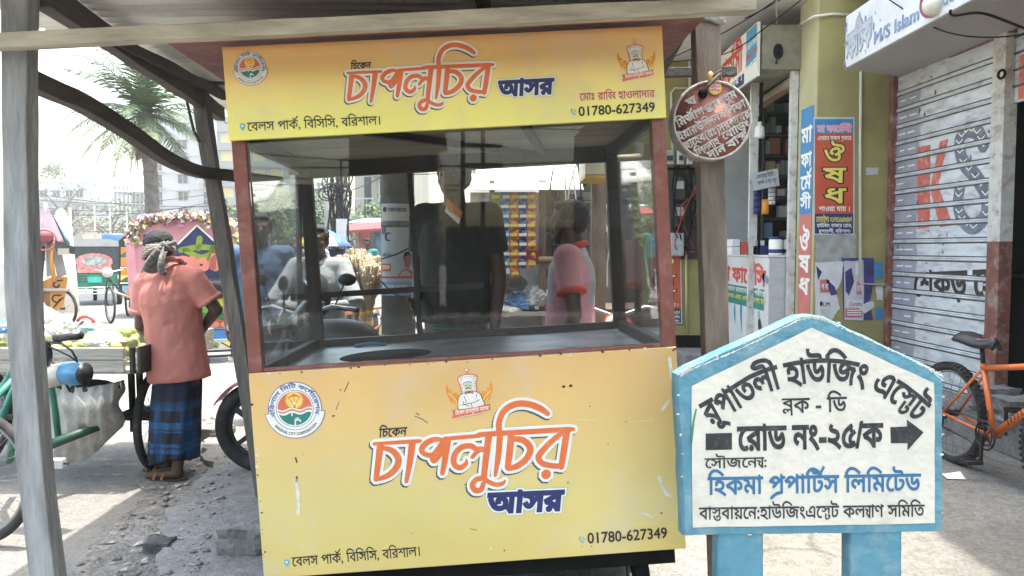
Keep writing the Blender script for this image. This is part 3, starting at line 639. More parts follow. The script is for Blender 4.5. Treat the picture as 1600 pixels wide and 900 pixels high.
T(g, 'বেলস পার্ক, বিসিসি, বরিশাল।', (387, 205), (596, 194.5), 192, m_ink, KPH, bold=.006, n=HN)
handset(g, KPH(896, 175), .010, HN); pin(g, KPH(379, 197), .009, HN)
g.build('lettering', None, hp)
g = G(); emblem(g, KPH(391, 106), .053, HN); g.build('city_emblem', None, hp)
g = G(); chef(g, KPH(993, 94), .075, HN); g.build('cook_crest', None, hp)
kiosk.location = K0; kiosk.rotation_euler = (-.0076, -.0582, .0363)

# ================================================================ road sign of the housing estate
S0 = Vector((.9651, 2.3705, .5367)); SRm = Matrix.Rotation(.037, 3, 'Z') @ Matrix.Rotation(.0028, 3, 'Y') @ Matrix.Rotation(-.05, 3, 'X')
sxv, syv, szv = SRm @ Vector((1, 0, 0)), SRm @ Vector((0, 1, 0)), SRm @ Vector((0, 0, 1)); SP = uv_on(S0, sxv, szv, -syv)
sign = thing('road_sign', 'white gabled concrete road sign with blue border and hand painted lettering on blue posts', 'road sign')
m_sblue = mat('sign_blue', (.10, .26, .345), .72, var=.2, scale=5, bump=.45, bscale=22, dirt=(.34, .42, .44), damt=.6, dscale=7, spec=.3)
m_scream = mat('sign_cream', (.66, .64, .57), .6, var=.06, scale=3, bump=.12, bscale=40, dirt=(.42, .40, .34), damt=.45, dscale=7)
outer = [SP(*p) for p in [(1068, 838), (1475, 832), (1475, 588), (1452, 572), (1290, 496), (1267, 490), (1244, 496), (1075, 573), (1057, 585)]]
# round-cornered, slightly uneven slab
def rough(poly, amp, k=8):
    o = []
    for i in range(len(poly)):
        a = poly[i - 1]; b = poly[i]
        for j in range(k):
            t = j / k; x = a[0] + (b[0] - a[0]) * t; y = a[1] + (b[1] - a[1]) * t; o.append((x + noise.noise(Vector((x * 22, y * 22, 0))) * amp, y + noise.noise(Vector((x * 22, y * 22, 9))) * amp))
    return o
ou = rough(outer, .004); V, F = fill([ou if area(ou) > 0 else ou[::-1]]); k = len(ou); oc = ou if area(ou) > 0 else ou[::-1]
g = G(); sf = lambda u, v, n=0: Vector((u, -n, v))
sh = lambda s_: [(x * s_ + (1 - s_) * 0, y * s_ + (1 - s_) * .3) for x, y in oc]
fr = sh(.985); V, F = fill([fr])
g.add([sf(x, y, 0) for x, y in V], [f for f in F], m_sblue)
lay = [(fr, 0), (oc, -.012), (oc, -.065), (fr, -.075)]
for (A, na), (B, nb) in zip(lay, lay[1:]): g.add([sf(x, y, na) for x, y in A] + [sf(x, y, nb) for x, y in B], [(i, (i + 1) % k, k + (i + 1) % k, k + i) for i in range(k)], m_sblue)
g.add([sf(x, y, -.075) for x, y in V], [f[::-1] for f in F], m_sblue)
board = g.build('sign_board', None, sign)
inner = [SP(*p) for p in [(1082, 824), (1460, 817), (1459, 598), (1268, 512), (1080, 603)]]; inn = rough(inner, .002)
g = G(); draw(g, [inn if area(inn) > 0 else inn[::-1]], sf, .003, m_scream); face = g.build('sign_face', None, sign)
m_wear_lit = mat('worn_sunlit_edge', (.74, .73, .68), .8, var=.2, scale=40)
g = G()
for i in range(170):                                              # chipped and sunlit white edges of the border
    j = rnd.randrange(k); x, y = oc[j]; s = rnd.uniform(.001, .005); u = x * .992 + rnd.uniform(-.004, .004); v = y * .992 + .0025 + rnd.uniform(-.004, .004)
    if v > .25 or rnd.random() < .25:
        P = [(u + s * rnd.uniform(.5, 2.2) * math.cos(6.283 * q / 6), v + s * rnd.uniform(.3, 1) * math.sin(6.283 * q / 6)) for q in range(6)]; draw(g, [P], sf, .0012, m_wear_lit)
top = [SP(*p) for p in [(1062, 585), (1085, 573), (1150, 546), (1200, 522), (1245, 499), (1267, 493), (1290, 499), (1340, 521), (1400, 548), (1452, 575), (1470, 590)]]  # strokes along the gable paint the sunlit white of the top edge
for a, b in zip(top, top[1:]):
    n_ = 14
    for q in range(n_):
        t = (q + rnd.random()) / n_; x = a[0] + (b[0] - a[0]) * t; y = a[1] + (b[1] - a[1]) * t - .003; l = rnd.uniform(.004, .016); dx, dy = (b[0] - a[0]), (b[1] - a[1]); L_ = math.hypot(dx, dy); dx /= L_; dy /= L_
        draw(g, stroke([(x, y - rnd.uniform(0, .004)), (x + dx * l, y + dy * l)], rnd.uniform(.0015, .005), smooth=False), sf, .0016, m_wear_lit)
structure(g.build('chipped_sunlit_edge', None, board), 'stuff')
for (a, b, c, d) in [((1122, 838), (1195, 838), (1196, 960), (1124, 960)), ((1330, 836), (1412, 836), (1404, 960), (1332, 960))]:
    A = SP(*a); B = SP(*b); C_ = SP(*c); g = G(); z0 = -.55
    g.box((A[0], .005, z0), (B[0], .075, A[1] + .02), m_sblue); g.build('post', None, sign, bevel=.012, seg=3)
m_sk = mat('sign_black_paint', (.022, .024, .03), .55, var=.25, scale=30, dirt=(.2, .2, .2), damt=.3, dscale=60); m_sb = mat('sign_blue_paint', (.035, .145, .29), .55, var=.12, scale=30)
g = G(); TS = lambda s, p0, p1, top_, m, bold: text(g, s, sf, SP, p0, p1, top_, .0045, m, bold)
ab = [SP(*p) for p in catmull([(1108, 664), (1129, 652), (1160, 634), (1196, 613), (1245, 600), (1290, 596), (1331, 601), (1365, 613), (1398, 632), (1432, 660)], 8)]
ln_ = [0]
for p, q in zip(ab, ab[1:]): ln_.append(ln_[-1] + math.hypot(q[0] - p[0], q[1] - p[1]))
wds, wd = shape('রূপাতলী হাউজিং এস্টেট')
def arc_w(x, y):
    s_ = max(0, min(.9999, x / wd)) * ln_[-1]; i = max(j for j in range(len(ln_) - 1) if ln_[j] <= s_); t = (s_ - ln_[i]) / (ln_[i + 1] - ln_[i]); px = ab[i][0] + (ab[i + 1][0] - ab[i][0]) * t; py = ab[i][1] + (ab[i + 1][1] - ab[i][1]) * t
    j0 = max(0, i - 5); j1 = min(len(ab) - 1, i + 6); dx = ab[j1][0] - ab[j0][0]; dy = ab[j1][1] - ab[j0][1]; L_ = math.hypot(dx, dy); hgt = .115
    return (px - dy / L_ * y * hgt, py + dx / L_ * y * hgt)
for q in wds: draw(g, q, sf, .0045, m_sk, .028, arc_w)
TS('ব্লক - ডি', (1222, 645), (1322, 642), 623, m_sk, .016)
TS('রোড নং-২৫/ক', (1153, 703), (1378, 697), 668, m_sk, .034)
TS('সৌজন্যে:', (1101, 731), (1198, 729), 716, m_sk, .014)
TS('হিকমা প্রপার্টিস লিমিটেড', (1106, 772), (1437, 766), 746, m_sb, .024)
TS('বাস্তবায়নে:হাউজিংএস্টেট কল্যাণ সমিতি', (1092, 811), (1443, 806), 793, m_sk, .016)
draw(g, [[SP(*p) for p in [(1102, 703), (1143, 702), (1143, 676), (1102, 677)]]], sf, .0045, m_sk)
draw(g, [[SP(*p) for p in [(1391, 692), (1417, 692), (1417, 703), (1442, 675), (1416, 655), (1416, 666), (1390, 667)]]], sf, .0045, m_sk)
g.build('lettering', None, face)
g = G(); draw(g, stroke([SP(*p) for p in [(1087, 640), (1083, 660), (1080, 690)]], .006), sf, .0045, mat('green_smear', (.05, .25, .12), .6)); g.build('green_smear', None, face)
sign.location = S0; sign.rotation_euler = (-.05, .0028, .037)

# ================================================================ market shelter over the kiosk
shelter = thing('market_shelter', 'weathered timber lean-to with corrugated iron roof and crooked posts over the kiosk', 'shelter', (-.5, 3, 0))
m_wg = wood('weathered_timber', (.29, .295, .30), 'z'); m_wb = wood('pale_beam', (.43, .39, .31), 'x', dirt=(.2, .17, .14)); m_wd = wood('dark_timber', (.085, .072, .065), 'y', damt=.3); m_wbr = wood('brown_timber', (.24, .19, .15), 'z')
def plank(name, a, b, w_, h_, m, up=(0, 1, 0), bow=0, **k):
    g = G(); a = Vector(a); b = Vector(b); n = 14; d = (b - a)
    pts = [a + d * (i / n) + Vector((bow * math.sin(math.pi * i / n), 0, 0)) for i in range(n + 1)]; r = d.normalized().cross(Vector(up)).normalized(); u = r.cross(d.normalized()); vs = []; fs = []
    for i, p in enumerate(pts):
        for (x, y) in ((-1, -1), (1, -1), (1, 1), (-1, 1)):
            j = noise.noise(p * 3 + Vector((x, y, 0)) * 5) * .006
            vs.append(p + r * (x * w_ / 2 + j) + u * (y * h_ / 2 + j))
    for i in range(n):
        for q in range(4): fs.append((i * 4 + q, i * 4 + (q + 1) % 4, i * 4 + 4 + (q + 1) % 4, i * 4 + 4 + q))
    fs += [(3, 2, 1, 0), tuple(n * 4 + q for q in range(4))]
    g.add(vs, fs, m); return g.build(name, None, shelter, bevel=.004, **k)
pt = W(34, -80, 2.42); pb = W(106, 1120, 2.42); plank('post', pt, pb, .078, .07, m_wg, bow=-.06)
plank('front_beam', W(-160, 74, 2.32), W(1178, 8, 2.36), .045, .05, m_wb, up=(0, 1, 0))
plank('post', W(311, 140, 4.2), W(418, 815, 4.2), .075, .06, wood('grey_pole', (.15, .135, .12), 'z'))
plank('post', W(1101, 4, 2.98), W(1131, 1000, 2.98), .097, .08, m_wbr)
plank('rafter', W(66, -10, 2.5), W(345, 178, 4.6), .055, .085, m_wd, up=(0, 0, 1)); plank('rafter', W(178, 62, 3.0), W(352, 150, 4.5), .04, .05, m_wd, up=(0, 0, 1))
plank('rafter', W(1096, -30, 2.5), W(1010, 150, 4.6), .055, .075, m_wd, up=(0, 0, 1)); plank('rafter', (-.1, 1.8, 2.30), (-.1, 4.85, 2.30), .05, .06, m_wd, up=(0, 0, 1))
plank('back_beam', W(262, 126, 4.25), W(1150, 112, 4.25), .05, .055, m_wd)
g = G(); cp = [(40, 122, 2.46), (85, 142, 2.62), (130, 162, 2.8), (200, 205, 3.15), (260, 247, 3.6), (310, 268, 4.05), (365, 275, 4.3), (440, 285, 4.5)]; cp = [W(*p) for p in cp]; cs = catmull([tuple(p) for p in cp], 5)
vs = []; fs = []
for i, p in enumerate(cs):
    p = Vector(p); d = (Vector(cs[min(i + 1, len(cs) - 1)]) - Vector(cs[max(i - 1, 0)])).normalized(); r = d.cross(Vector((0, 0, 1))).normalized(); u = r.cross(d)
    for x, y in ((-1, -1), (1, -1), (1, 1), (-1, 1)): vs.append(p + r * x * .026 + u * y * .031)
for i in range(len(cs) - 1):
    for q in range(4): fs.append((i * 4 + q, i * 4 + (q + 1) % 4, i * 4 + 4 + (q + 1) % 4, i * 4 + 4 + q))
g.add(vs, fs + [(3, 2, 1, 0), tuple(len(cs) * 4 - 4 + q for q in range(4))], m_wd); g.build('curved_brace', None, shelter, bevel=.004)
m_tin = mat('corrugated_iron', (.80, .80, .74), .5, .12, var=.2, scale=5, dirt=(.16, .13, .11), damt=.65, dscale=2.5, stretch=(.35, 1.5, 1))
g = G()
def tin(x0, x1, y0, y1, z, tilt=0):
    n = int((y1 - y0) / .076 * 7)
    g.grid(lambda u, v: (x0 + (x1 - x0) * u, y0 + (y1 - y0) * v, z + .015 * math.sin((y0 + (y1 - y0) * v) * 2 * math.pi / .076) + tilt * (u - .5) + noise.noise(Vector((u * 5, v * 9, z))) * .006), 12, n)
tin(-1.92, -.2, 1.6, 3.35, 2.352); tin(-1.90, -.2, 3.25, 5.4, 2.376); tin(-.35, .66, 1.6, 3.3, 2.376); tin(-.35, .64, 3.2, 4.75, 2.40)  # rear left sheet lengthened to throw shade on the ground by the vendor
g.build('corrugated_roof', m_tin, shelter)
g = G(); g.tube([W(290, 150, 4.1), W(298, 185, 4.1), W(303, 205, 4.12), W(312, 222, 4.15)], .008, m_wd, 6); g.build('tie_wire', None, shelter)
# plastic wrapped round the post top
g = G(); c = W(1103, 30, 2.98); m_plw = mat('grey_plastic', (.36, .36, .37), .3, var=.25, scale=25, bump=.6, bscale=50)
for i in range(5): g.tube([c + Vector((math.cos(t) * .066, math.sin(t) * .056, -.012 + i * .012 + .01 * math.sin(t * 2 + i))) for t in [q * .524 for q in range(12)]], .013, m_plw, 6, closed=True)
g.ell(c + Vector((.045, -.055, .01)), (.022, .018, .03), mat('white_plastic', (.75, .75, .75), .35, bump=.4), 10); g.build('plastic_wrap', None, shelter)

# round donation-box lid on the right post
dc = W(1113, 188, 2.86); du = Vector((math.cos(R(27)), 0, math.sin(R(27)))); dv = Vector((-math.sin(R(27)), .0, math.cos(R(27)))); dn_ = Vector((0, -1, 0))
DP = uv_on(dc, du, dv, dn_); df = frame_from((0, 0, 0), du, dv, dn_)
lid = thing('collection_box', 'round red tin collection box with raised grey lettering hanging on the brown post', 'collection box', dc)
m_lid = mat('lid_red', (.46, .17, .14), .7, var=.25, scale=14, bump=.3, dirt=(.46, .38, .35), damt=.7, dscale=12); m_rim = mat('lid_grey', (.52, .50, .46), .7, var=.25, scale=25, bump=.4, dirt=(.2, .08, .06), damt=.6, dscale=15)
FR = lambda u, v, n=0: dc + df(u, v, n)
g = G(); r_ = .148; prof = [(0, 0), (r_ * .95, 0), (r_ * .965, .006), (r_, .006), (r_ * 1.01, -.004), (r_ * 1.01, -.085), (0, -.085)]
g.lathe([(r_ * 1.01, -.085), (r_ * 1.01, -.004), (r_, .006), (r_ * .955, .006), (r_ * .945, 0)], dc, dn_, m_rim, 48); g.lathe([(r_ * .945, 0), (0, .0001)], dc, dn_, m_lid, 48)
tin_b = g.build('tin_body', None, lid)
g = G()
def DT(s, p0, p1, top_): text(g, s, FR, DP, p0, p1, top_, .0022, m_rim, .025)
for s, a, b, h in [('ঘ', (1076, 167), (1089, 160), .0), ('মির্জাগঞ্জমরহুম', (1060, 199), (1152, 151), 0), ('ইয়ারউদ্দিনখলিফা', (1062, 220), (1166, 166), 0), ('ছাহেব(রঃ)দরবারের', (1071, 234), (1173, 182), 0), ('লিল্লাহ', (1090, 245), (1126, 224), 0), ('বোর্ডিং', (1131, 219), (1173, 197), 0), ('দান', (1109, 249), (1135, 235), 0), ('বাক্স', (1140, 233), (1170, 212), 0)]:
    A = Vector(DP(*a)); B = Vector(DP(*b)); wds, wd = shape(s); ux = (B - A).normalized(); uy = Vector((-ux.y, ux.x)); sx_ = (B - A).length / wd
    for q in wds: draw(g, q, FR, .0025, m_rim, .035, lambda x, y: tuple(A + ux * x * sx_ + uy * y * .043))
g.build('raised_lettering', None, tin_b)
g = G(); sc_ = DP(1117, 138); draw(g, [disc2(sc_, .025, 24)], FR, .004, mat('sticker_amber', (.75, .45, .05), .5)); draw(g, [disc2(sc_, .018, 24)], FR, .0048, m_wh)
for i in range(3): text(g, ['মক্কা', 'মদিনা', 'শরিফ'][i], FR, DP, (1110, 133 + i * 5.5), (1124, 133 + i * 5.5), 129 + i * 5.5, .0055, m_redw, .03)
g.build('round_sticker', None, lid)
g = G(); h = FR(*DP(1098, 146), .004); g.ell(h, (.018, .012, .018), m_black, 12); g.tube([h, h + Vector((.02, -.01, .03)), h + Vector((.06, .0, .07)), h + Vector((.08, .05, .05)), h + Vector((.05, .07, .06))], .006, m_wd, 6); g.tube([h + Vector((.03, -.005, .06)), h + Vector((.07, .02, .09)), h + Vector((.11, .03, .07))], .004, m_wd, 6); g.build('wire_loop', None, lid)
g = G(); g.ell(W(1110, 122, 2.86), (.013, .012, .026), mat('dry_leaf', (.5, .33, .12), .7), 10); g.build('dry_leaf', None, lid)
# ================================================================ shop building on the right
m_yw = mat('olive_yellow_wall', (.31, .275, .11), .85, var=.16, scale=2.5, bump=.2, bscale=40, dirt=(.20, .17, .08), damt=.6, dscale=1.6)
m_yl = mat('yellow_wall_lit_tone', (.44, .42, .24), .85, var=.12, scale=2.5, bump=.2, bscale=40, dirt=(.3, .27, .15), damt=.4, dscale=1.6)
m_ceil = mat('whitewashed_slab', (.60, .60, .57), .9, var=.08, scale=1.5, dirt=(.35, .34, .3), damt=.5, dscale=1.2)
m_conc = mat('stained_concrete', (.25, .23, .17), .9, var=.2, scale=4, bump=.3, dirt=(.08, .07, .05), damt=.7, dscale=5)
m_sht = mat('shutter_paint', (.60, .63, .66), .5, .2, var=.16, scale=5, dirt=(.26, .27, .29), damt=.85, dscale=6, stretch=(1, 1, 3))
m_shd = mat('shutter_seam_shadow', (.075, .075, .085), .5, .3, var=.3, scale=15)
m_shb = mat('shutter_grey_band', (.34, .35, .42), .5, .2, var=.15, scale=6)
m_rust = mat('red_oxide_steel', (.19, .07, .05), .7, var=.3, scale=10, dirt=(.50, .47, .44), damt=.6, dscale=7)
m_wst = mat('white_chipped_steel', (.55, .54, .50), .6, var=.15, scale=10, dirt=(.22, .10, .06), damt=.8, dscale=12)
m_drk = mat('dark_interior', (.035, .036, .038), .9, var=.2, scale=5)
m_gdoor = mat('grey_door_paint', (.42, .44, .44), .6, var=.1, scale=4)
bld = thing('shop_building', 'yellow plastered shop building with white slab ceiling and grey concrete platform', 'building', (4, 6, 0))
A = Vector((3.60, 7.18, 0)); B = Vector((3.67, 5.79, 0))
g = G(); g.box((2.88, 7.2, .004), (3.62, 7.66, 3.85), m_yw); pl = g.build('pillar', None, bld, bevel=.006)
g = G(); g.box((2.874, 7.21, .004), (2.88, 7.65, 3.85), m_yl); g.build('pillar_lit_side', None, bld)  # thin paler sheet paints the brighter light on the pillar's left face
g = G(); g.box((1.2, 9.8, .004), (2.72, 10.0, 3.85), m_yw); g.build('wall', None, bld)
g = G(); g.box((1.2, 9.785, .006), (2.72, 9.8, .32), m_black); g.build('skirting', None, bld)
g = G(); g.box((2.722, 9.78, .004), (3.06, 10, 3.85), m_gdoor); g.box((3.065, 9.76, .004), (3.10, 10, 3.85), m_wst); g.build('door_panel', None, bld, bevel=.004)
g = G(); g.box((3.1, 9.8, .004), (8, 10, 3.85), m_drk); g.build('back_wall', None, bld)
g = G(); g.box((1.15, 7.2, 3.852), (3.6, 10.2, 3.99), m_ceil); g.box((3.05, -2, 3.852), (9, 7.199, 3.99), m_ceil); g.box((3.6, 7.2, 3.852), (9, 10.2, 3.99), m_ceil); g.build('slab', None, bld)
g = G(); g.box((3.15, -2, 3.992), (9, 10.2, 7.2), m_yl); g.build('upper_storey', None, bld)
g = G(); g.box((3.45, -2, .004), (9, 7.199, .255), m_apron); g.build('platform', None, bld, bevel=.015)
g = G(); g.box((2.1, 9.1, .004), (3.4, 9.78, .16), m_apron); g.build('door_step', None, bld, bevel=.01)
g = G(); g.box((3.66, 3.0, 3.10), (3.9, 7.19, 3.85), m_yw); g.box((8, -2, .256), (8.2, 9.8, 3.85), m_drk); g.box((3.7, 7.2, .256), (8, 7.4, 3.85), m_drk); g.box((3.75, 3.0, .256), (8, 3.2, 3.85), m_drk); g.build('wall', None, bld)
# beam end with a dark cable hole
g = G(); g.box((2.49, 7.62, 3.23), (2.873, 9.79, 3.67), m_conc); bm_ = g.build('beam', None, bld, bevel=.008)
g = G(); g.ell(W(1216, 80, 7.6), (.05, .03, .075), m_black, 12); g.tube([W(1216, 80, 7.58), W(1222, 84, 7.5), W(1214, 92, 7.52), W(1213, 99, 7.58)], .012, m_black, 6); g.build('cable_hole', None, bm_)
# conduits and cables on the building
g = G(); m_pvc = mat('white_conduit', (.58, .57, .5), .5, var=.1)
g.tube([W(1345, 112, 7.18), W(1344, 230, 7.18), W(1344, 443, 7.18), W(1384, 445, 7.18)], .014, m_pvc, 8); g.build('conduit', None, bld)
g = G(); g.tube([W(1250, 38, 7.55), W(1272, 26, 7.18), W(1300, 22, 7.18), W(1345, 24, 7.18)], .013, m_pvc, 8); g.build('conduit', None, bld)
g = G(); g.tube([W(1077, 62, 9.7), W(1078, 145, 9.77), ], .016, m_pvc, 8); g.tube([W(1092, 138, 9.77), W(1054, 138, 9.77), W(1049, 145, 9.77), W(1049, 180, 9.77), W(1052, 250, 9.77)], .016, m_pvc, 8); g.ell(W(1076, 64, 9.6), (.08, .08, .02), m_conc, 12); g.build('conduit', None, bld)
g = G(); g.tube([W(1072, 378, 9.77), W(1073, 520, 9.77)], .016, mat('yellow_pipe', (.5, .42, .2), .6), 8); g.build('conduit', None, bld)
for P in ([(1035, 97, 9.6), (1110, 62, 8), (1180, 22, 7), (1240, -20, 6.4)], [(1035, 98, 9.6), (1130, 85, 8), (1200, 40, 6.8), (1275, -20, 6)], [(1120, 40, 9), (1165, 28, 8), (1215, 2, 7), (1240, -12, 6.6)]):
    g = G(); g.tube(catmull([tuple(W(*q)) for q in P], 5), .006, m_black, 5); tag(g.build('overhead_cable', None), ['black cable sagging under the white slab, lowest of the three', 'black cable sagging under the white slab, middle of the three', 'black cable sagging under the white slab, topmost of the three'][[97, 98, 40].index(P[0][1])], 'cable', 'cables under the slab')
g = G(); g.tube([W(1212, -30, 6.5), W(1214, 38, 7)], .004, m_pvc, 5); tag(g.build('overhead_cable', None), 'thin white cord hanging straight down above the concrete beam end', 'cable', 'cables under the slab')
# steel jambs
g = G(); g.box((2.80, 7.66, .004), (2.872, 7.72, 3.228), m_wst); g.build('door_jamb', None, bld, bevel=.003)
g = G(); a = W(1171, 560, 8.25); g.box((a.x - .045, 8.2, .004), (a.x + .045, 8.24, 3.228), m_wst); g.box((a.x + .046, 8.2, .004), (a.x + .085, 8.27, 3.228), m_black); g.build('door_jamb', None, bld, bevel=.003)
g = G(); g.tube([W(1180, 168, 9.1), W(1244, 124, 7.72)], .06, m_conc, 12); g.tube([W(1176, 176, 9.0), W(1244, 132, 7.73)], .03, mat('brown_rust', (.16, .08, .05), .8, var=.3), 8); g.build('shutter_roller', None, bld)
g = G(); g.box((3.555, 7.13, .256), (3.605, 7.195, 3.09), m_rust); g.build('shutter_jamb', None, bld, bevel=.004)
g = G(); a = Vector((3.68, 5.72, 0)); g.box((a.x - .05, a.y - .085, .256), (a.x + .05, a.y + .065, 1.5), m_rust); g.box((a.x - .05, a.y - .085, 1.5), (a.x + .05, a.y + .065, 3.09), m_wst); jb = g.build('shutter_jamb', None, bld, bevel=.004)
g = G(); g.torus(W(1565, 116, 5.6), (1, .2, 0), .03, .01, m_black, 16, 6); g.build('padlock_hasp', None, jb)
g = G(); g.box((3.64, 5.62, 3.03), (3.71, 7.19, 3.11), m_rust); g.build('lintel', None, bld)
# rolling shutter
shut = thing('rolling_shutter', 'closed grey slatted rolling shutter with a red painted K, a tyre S and black script', 'shutter', A)
ux = (B - A).normalized(); un = ux.cross(Vector((0, 0, 1))); LS = (B - A).length; SF = frame_from(A, ux, (0, 0, 1), un); SHP = uv_on(A, ux, (0, 0, 1), un)
g = G(); g.hexa([SF(0, .26, -.03), SF(LS, .26, -.03), SF(LS, .26, 0), SF(0, .26, 0), SF(0, 3.04, -.03), SF(LS, 3.04, -.03), SF(LS, 3.04, 0), SF(0, 3.04, 0)], m_sht)
curt = g.build('curtain', None, shut)
g = G(); z = .30; fz = []
while z < 3.03:
    fz.append(z); prof = [(-.016, .001), (-.013, .010), (-.008, .0125), (-.002, .010), (0, .003), (.003, .009), (.008, .011), (.013, .008), (.016, .001)]
    vs = []; 
    for dz, n in prof: vs += [SF(.0, z + dz, n), SF(LS, z + dz, n)]
    g.add(vs, [(2 * i, 2 * i + 1, 2 * i + 3, 2 * i + 2) for i in range(len(prof) - 1)], m_sht, True)
    for dz in (-.021, -.001, .0205):  # dark strips paint the shadow lines along each slat lip
        g.add([SF(0, z + dz - .0045, .0035), SF(LS, z + dz - .0045, .0035), SF(LS, z + dz + .0045, .0035), SF(0, z + dz + .0045, .0035)], [(0, 1, 2, 3)], m_shd)
    z += .152
structure(g.build('slat_seam', None, shut), 'stuff')
g = G(); d0 = SHP(1436, 300)[0]
for z in fz[:-1]:
    draw(g, [[(0, z + .019), (d0 * rnd.uniform(.93, 1.03), z + .019), (d0 * rnd.uniform(.93, 1.03), z + .133), (0, z + .133)]], SF, .0012, m_shb)
    for u in (.08, .22):
        if rnd.random() < .85: draw(g, stroke([(u + rnd.uniform(0, .04), z + .075), (u + rnd.uniform(.09, .13), z + .077)], .012, smooth=False), SF, .002, m_wh)
g.build('painted_band', None, curt)
m_kred = mat('faded_red_paint', (.52, .12, .08), .6, var=.15, scale=8, dirt=(.6, .55, .55), damt=.5, dscale=14); m_tyre = mat('painted_tyre_grey', (.13, .15, .19), .6, var=.2, scale=10, dirt=(.4, .42, .45), damt=.5, dscale=16)
g = G()
for P in ([(1434, 230), (1454, 226), (1453, 355), (1434, 358)], [(1454, 292), (1469, 221), (1482, 217), (1466, 290), (1489, 352), (1469, 355), (1456, 305)]):
    Q = [SHP(*p) for p in P]; draw(g, [Q if area(Q) > 0 else Q[::-1]], SF, .0022, m_kred)
g.build('painted_letter', None, curt)
g = G(); Sp = [SHP(*p) for p in [(1537, 226), (1527, 206), (1510, 204), (1499, 222), (1505, 252), (1524, 275), (1540, 302), (1541, 334), (1521, 354), (1503, 341), (1497, 318), (1500, 294)]]
draw(g, stroke(Sp, .13, 6), SF, .0022, m_tyre)
for p in catmull(Sp, 4)[::2]:
    a = rnd.random() * 3; draw(g, stroke([(p[0] - .04, p[1] + .02), (p[0], p[1] - .012), (p[0] + .045, p[1] + .015)], .009, smooth=False), SF, .003, m_wh)
g.build('painted_letter', None, curt)
g = G(); text(g, 'শেকড় হে', SF, SHP, (1428, 462), (1556, 462), 428, .003, m_ink, .03); g.build('painted_script', None, curt)
g = G(); m_tar = mat('tar_smudge', (.07, .07, .08), .7, var=.3)
for i in range(26):
    u = rnd.uniform(.1, LS); v = rnd.uniform(1.2, 2.95); s = rnd.uniform(.006, .02); draw(g, [[(u + s * rnd.uniform(.3, 1.3) * math.cos(q), v + s * 1.6 * rnd.uniform(.3, 1.3) * math.sin(q)) for q in [j * 1.05 for j in range(6)]]], SF, .0026, m_tar)
structure(g.build('tar_smudge', None, curt), 'stuff')
# second shutter, rolled up over the open dark shop
sh2 = thing('rolling_shutter', 'half raised white shutter with peeling red lettering above the dark open shop', 'shutter', (3.72, 5.5, 2.5))
g = G(); g.box((3.70, 3.25, 2.52), (3.73, 5.63, 3.09), m_sht); c2_ = g.build('curtain', None, sh2)
g = G()
for z in (2.63, 2.75, 2.87, 2.99): g.box((3.685, 3.25, z), (3.70, 5.63, z + .014), m_shd)
g.build('slat_seam', None, sh2)
g = G(); g.box((3.694, 4.9, 2.535), (3.699, 5.58, 2.85), m_kred); g.build('red_paint', None, c2_)
shelf2 = thing('display_counter', 'dark glass display counter inside the open shop', 'counter', (4.6, 4.8, .256))
g = G(); g.box((4.3, 3.6, .256), (4.8, 6.6, 1.2), m_drk); g.build('cabinet', None, shelf2, bevel=.01); g = G(); g.box((4.28, 3.6, 1.201), (4.8, 6.6, 1.23), mat('worn_green', (.10, .13, .11), .4)); g.build('top', None, shelf2)
for i in range(14):
    c = ['white', 'blue', 'grey', 'brown'][i % 4]; col = [(.5, .5, .48), (.1, .2, .35), (.3, .3, .3), (.25, .15, .1)][i % 4]; g = G(); y = 6.5 - i * .2; h = rnd.uniform(.12, .3); r_ = .045
    g.lathe([(r_, 0), (r_, h * .7), (r_ * .6, h * .82), (r_ * .6, h), (0, h)], (4.45 + rnd.uniform(-.05, .1), y, 1.232), m=mat('bottle_' + c, col, .35), n=14)
    tag(g.build('bottle', None), f'{c} bottle on the dark counter of the open shop behind the orange bicycle', 'bottle', 'bottles on the dark counter')
# sign box with english and bengali lettering
sgb = thing('shop_sign', 'long white shop sign box with faded blue M/S Islam lettering above the shutter', 'shop sign', (3.2, 6, 3.1))
p0 = W(1320, 107, 6.80); zb = p0.z; zt = 3.50; xf = p0.x
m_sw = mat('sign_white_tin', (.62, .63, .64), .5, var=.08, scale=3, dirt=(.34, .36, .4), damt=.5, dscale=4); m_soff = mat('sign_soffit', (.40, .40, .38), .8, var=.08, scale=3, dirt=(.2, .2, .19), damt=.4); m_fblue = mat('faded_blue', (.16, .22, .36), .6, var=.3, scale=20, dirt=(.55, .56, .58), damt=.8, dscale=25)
g = G(); y1 = 2.5; y2 = 4.93
g.hexa([(xf, y2 + .01, zb), (3.66, y2 + .01, zb + .002), (3.66, 7.16, zb + .002), (xf, 6.80, zb), (xf, y2 + .01, zt), (3.66, y2 + .01, zt), (3.66, 7.16, zt), (xf, 6.80, zt)], m_sw)
sb_ = g.build('sign_box', None, sgb, bevel=.006)
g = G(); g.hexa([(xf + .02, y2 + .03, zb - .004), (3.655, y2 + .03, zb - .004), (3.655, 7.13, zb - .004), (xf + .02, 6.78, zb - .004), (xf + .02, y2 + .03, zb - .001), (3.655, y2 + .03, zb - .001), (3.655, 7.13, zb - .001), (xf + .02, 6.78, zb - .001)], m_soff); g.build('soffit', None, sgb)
XF_ = frame_from((xf, 6.8, zb), (0, -1, 0), (0, 0, 1), (-1, 0, 0)); XP = uv_on((xf, 6.8, zb), (0, -1, 0), (0, 0, 1), (-1, 0, 0))
g = G(); text(g, 'M/S Islam', XF_, XP, (1365, 70), (1437, 30), 50, .003, m_fblue, .03, cap=.72); text(g, 'Traders', XF_, XP, (1444, 26), (1510, -11), 6, .003, m_fblue, .03, cap=.72)
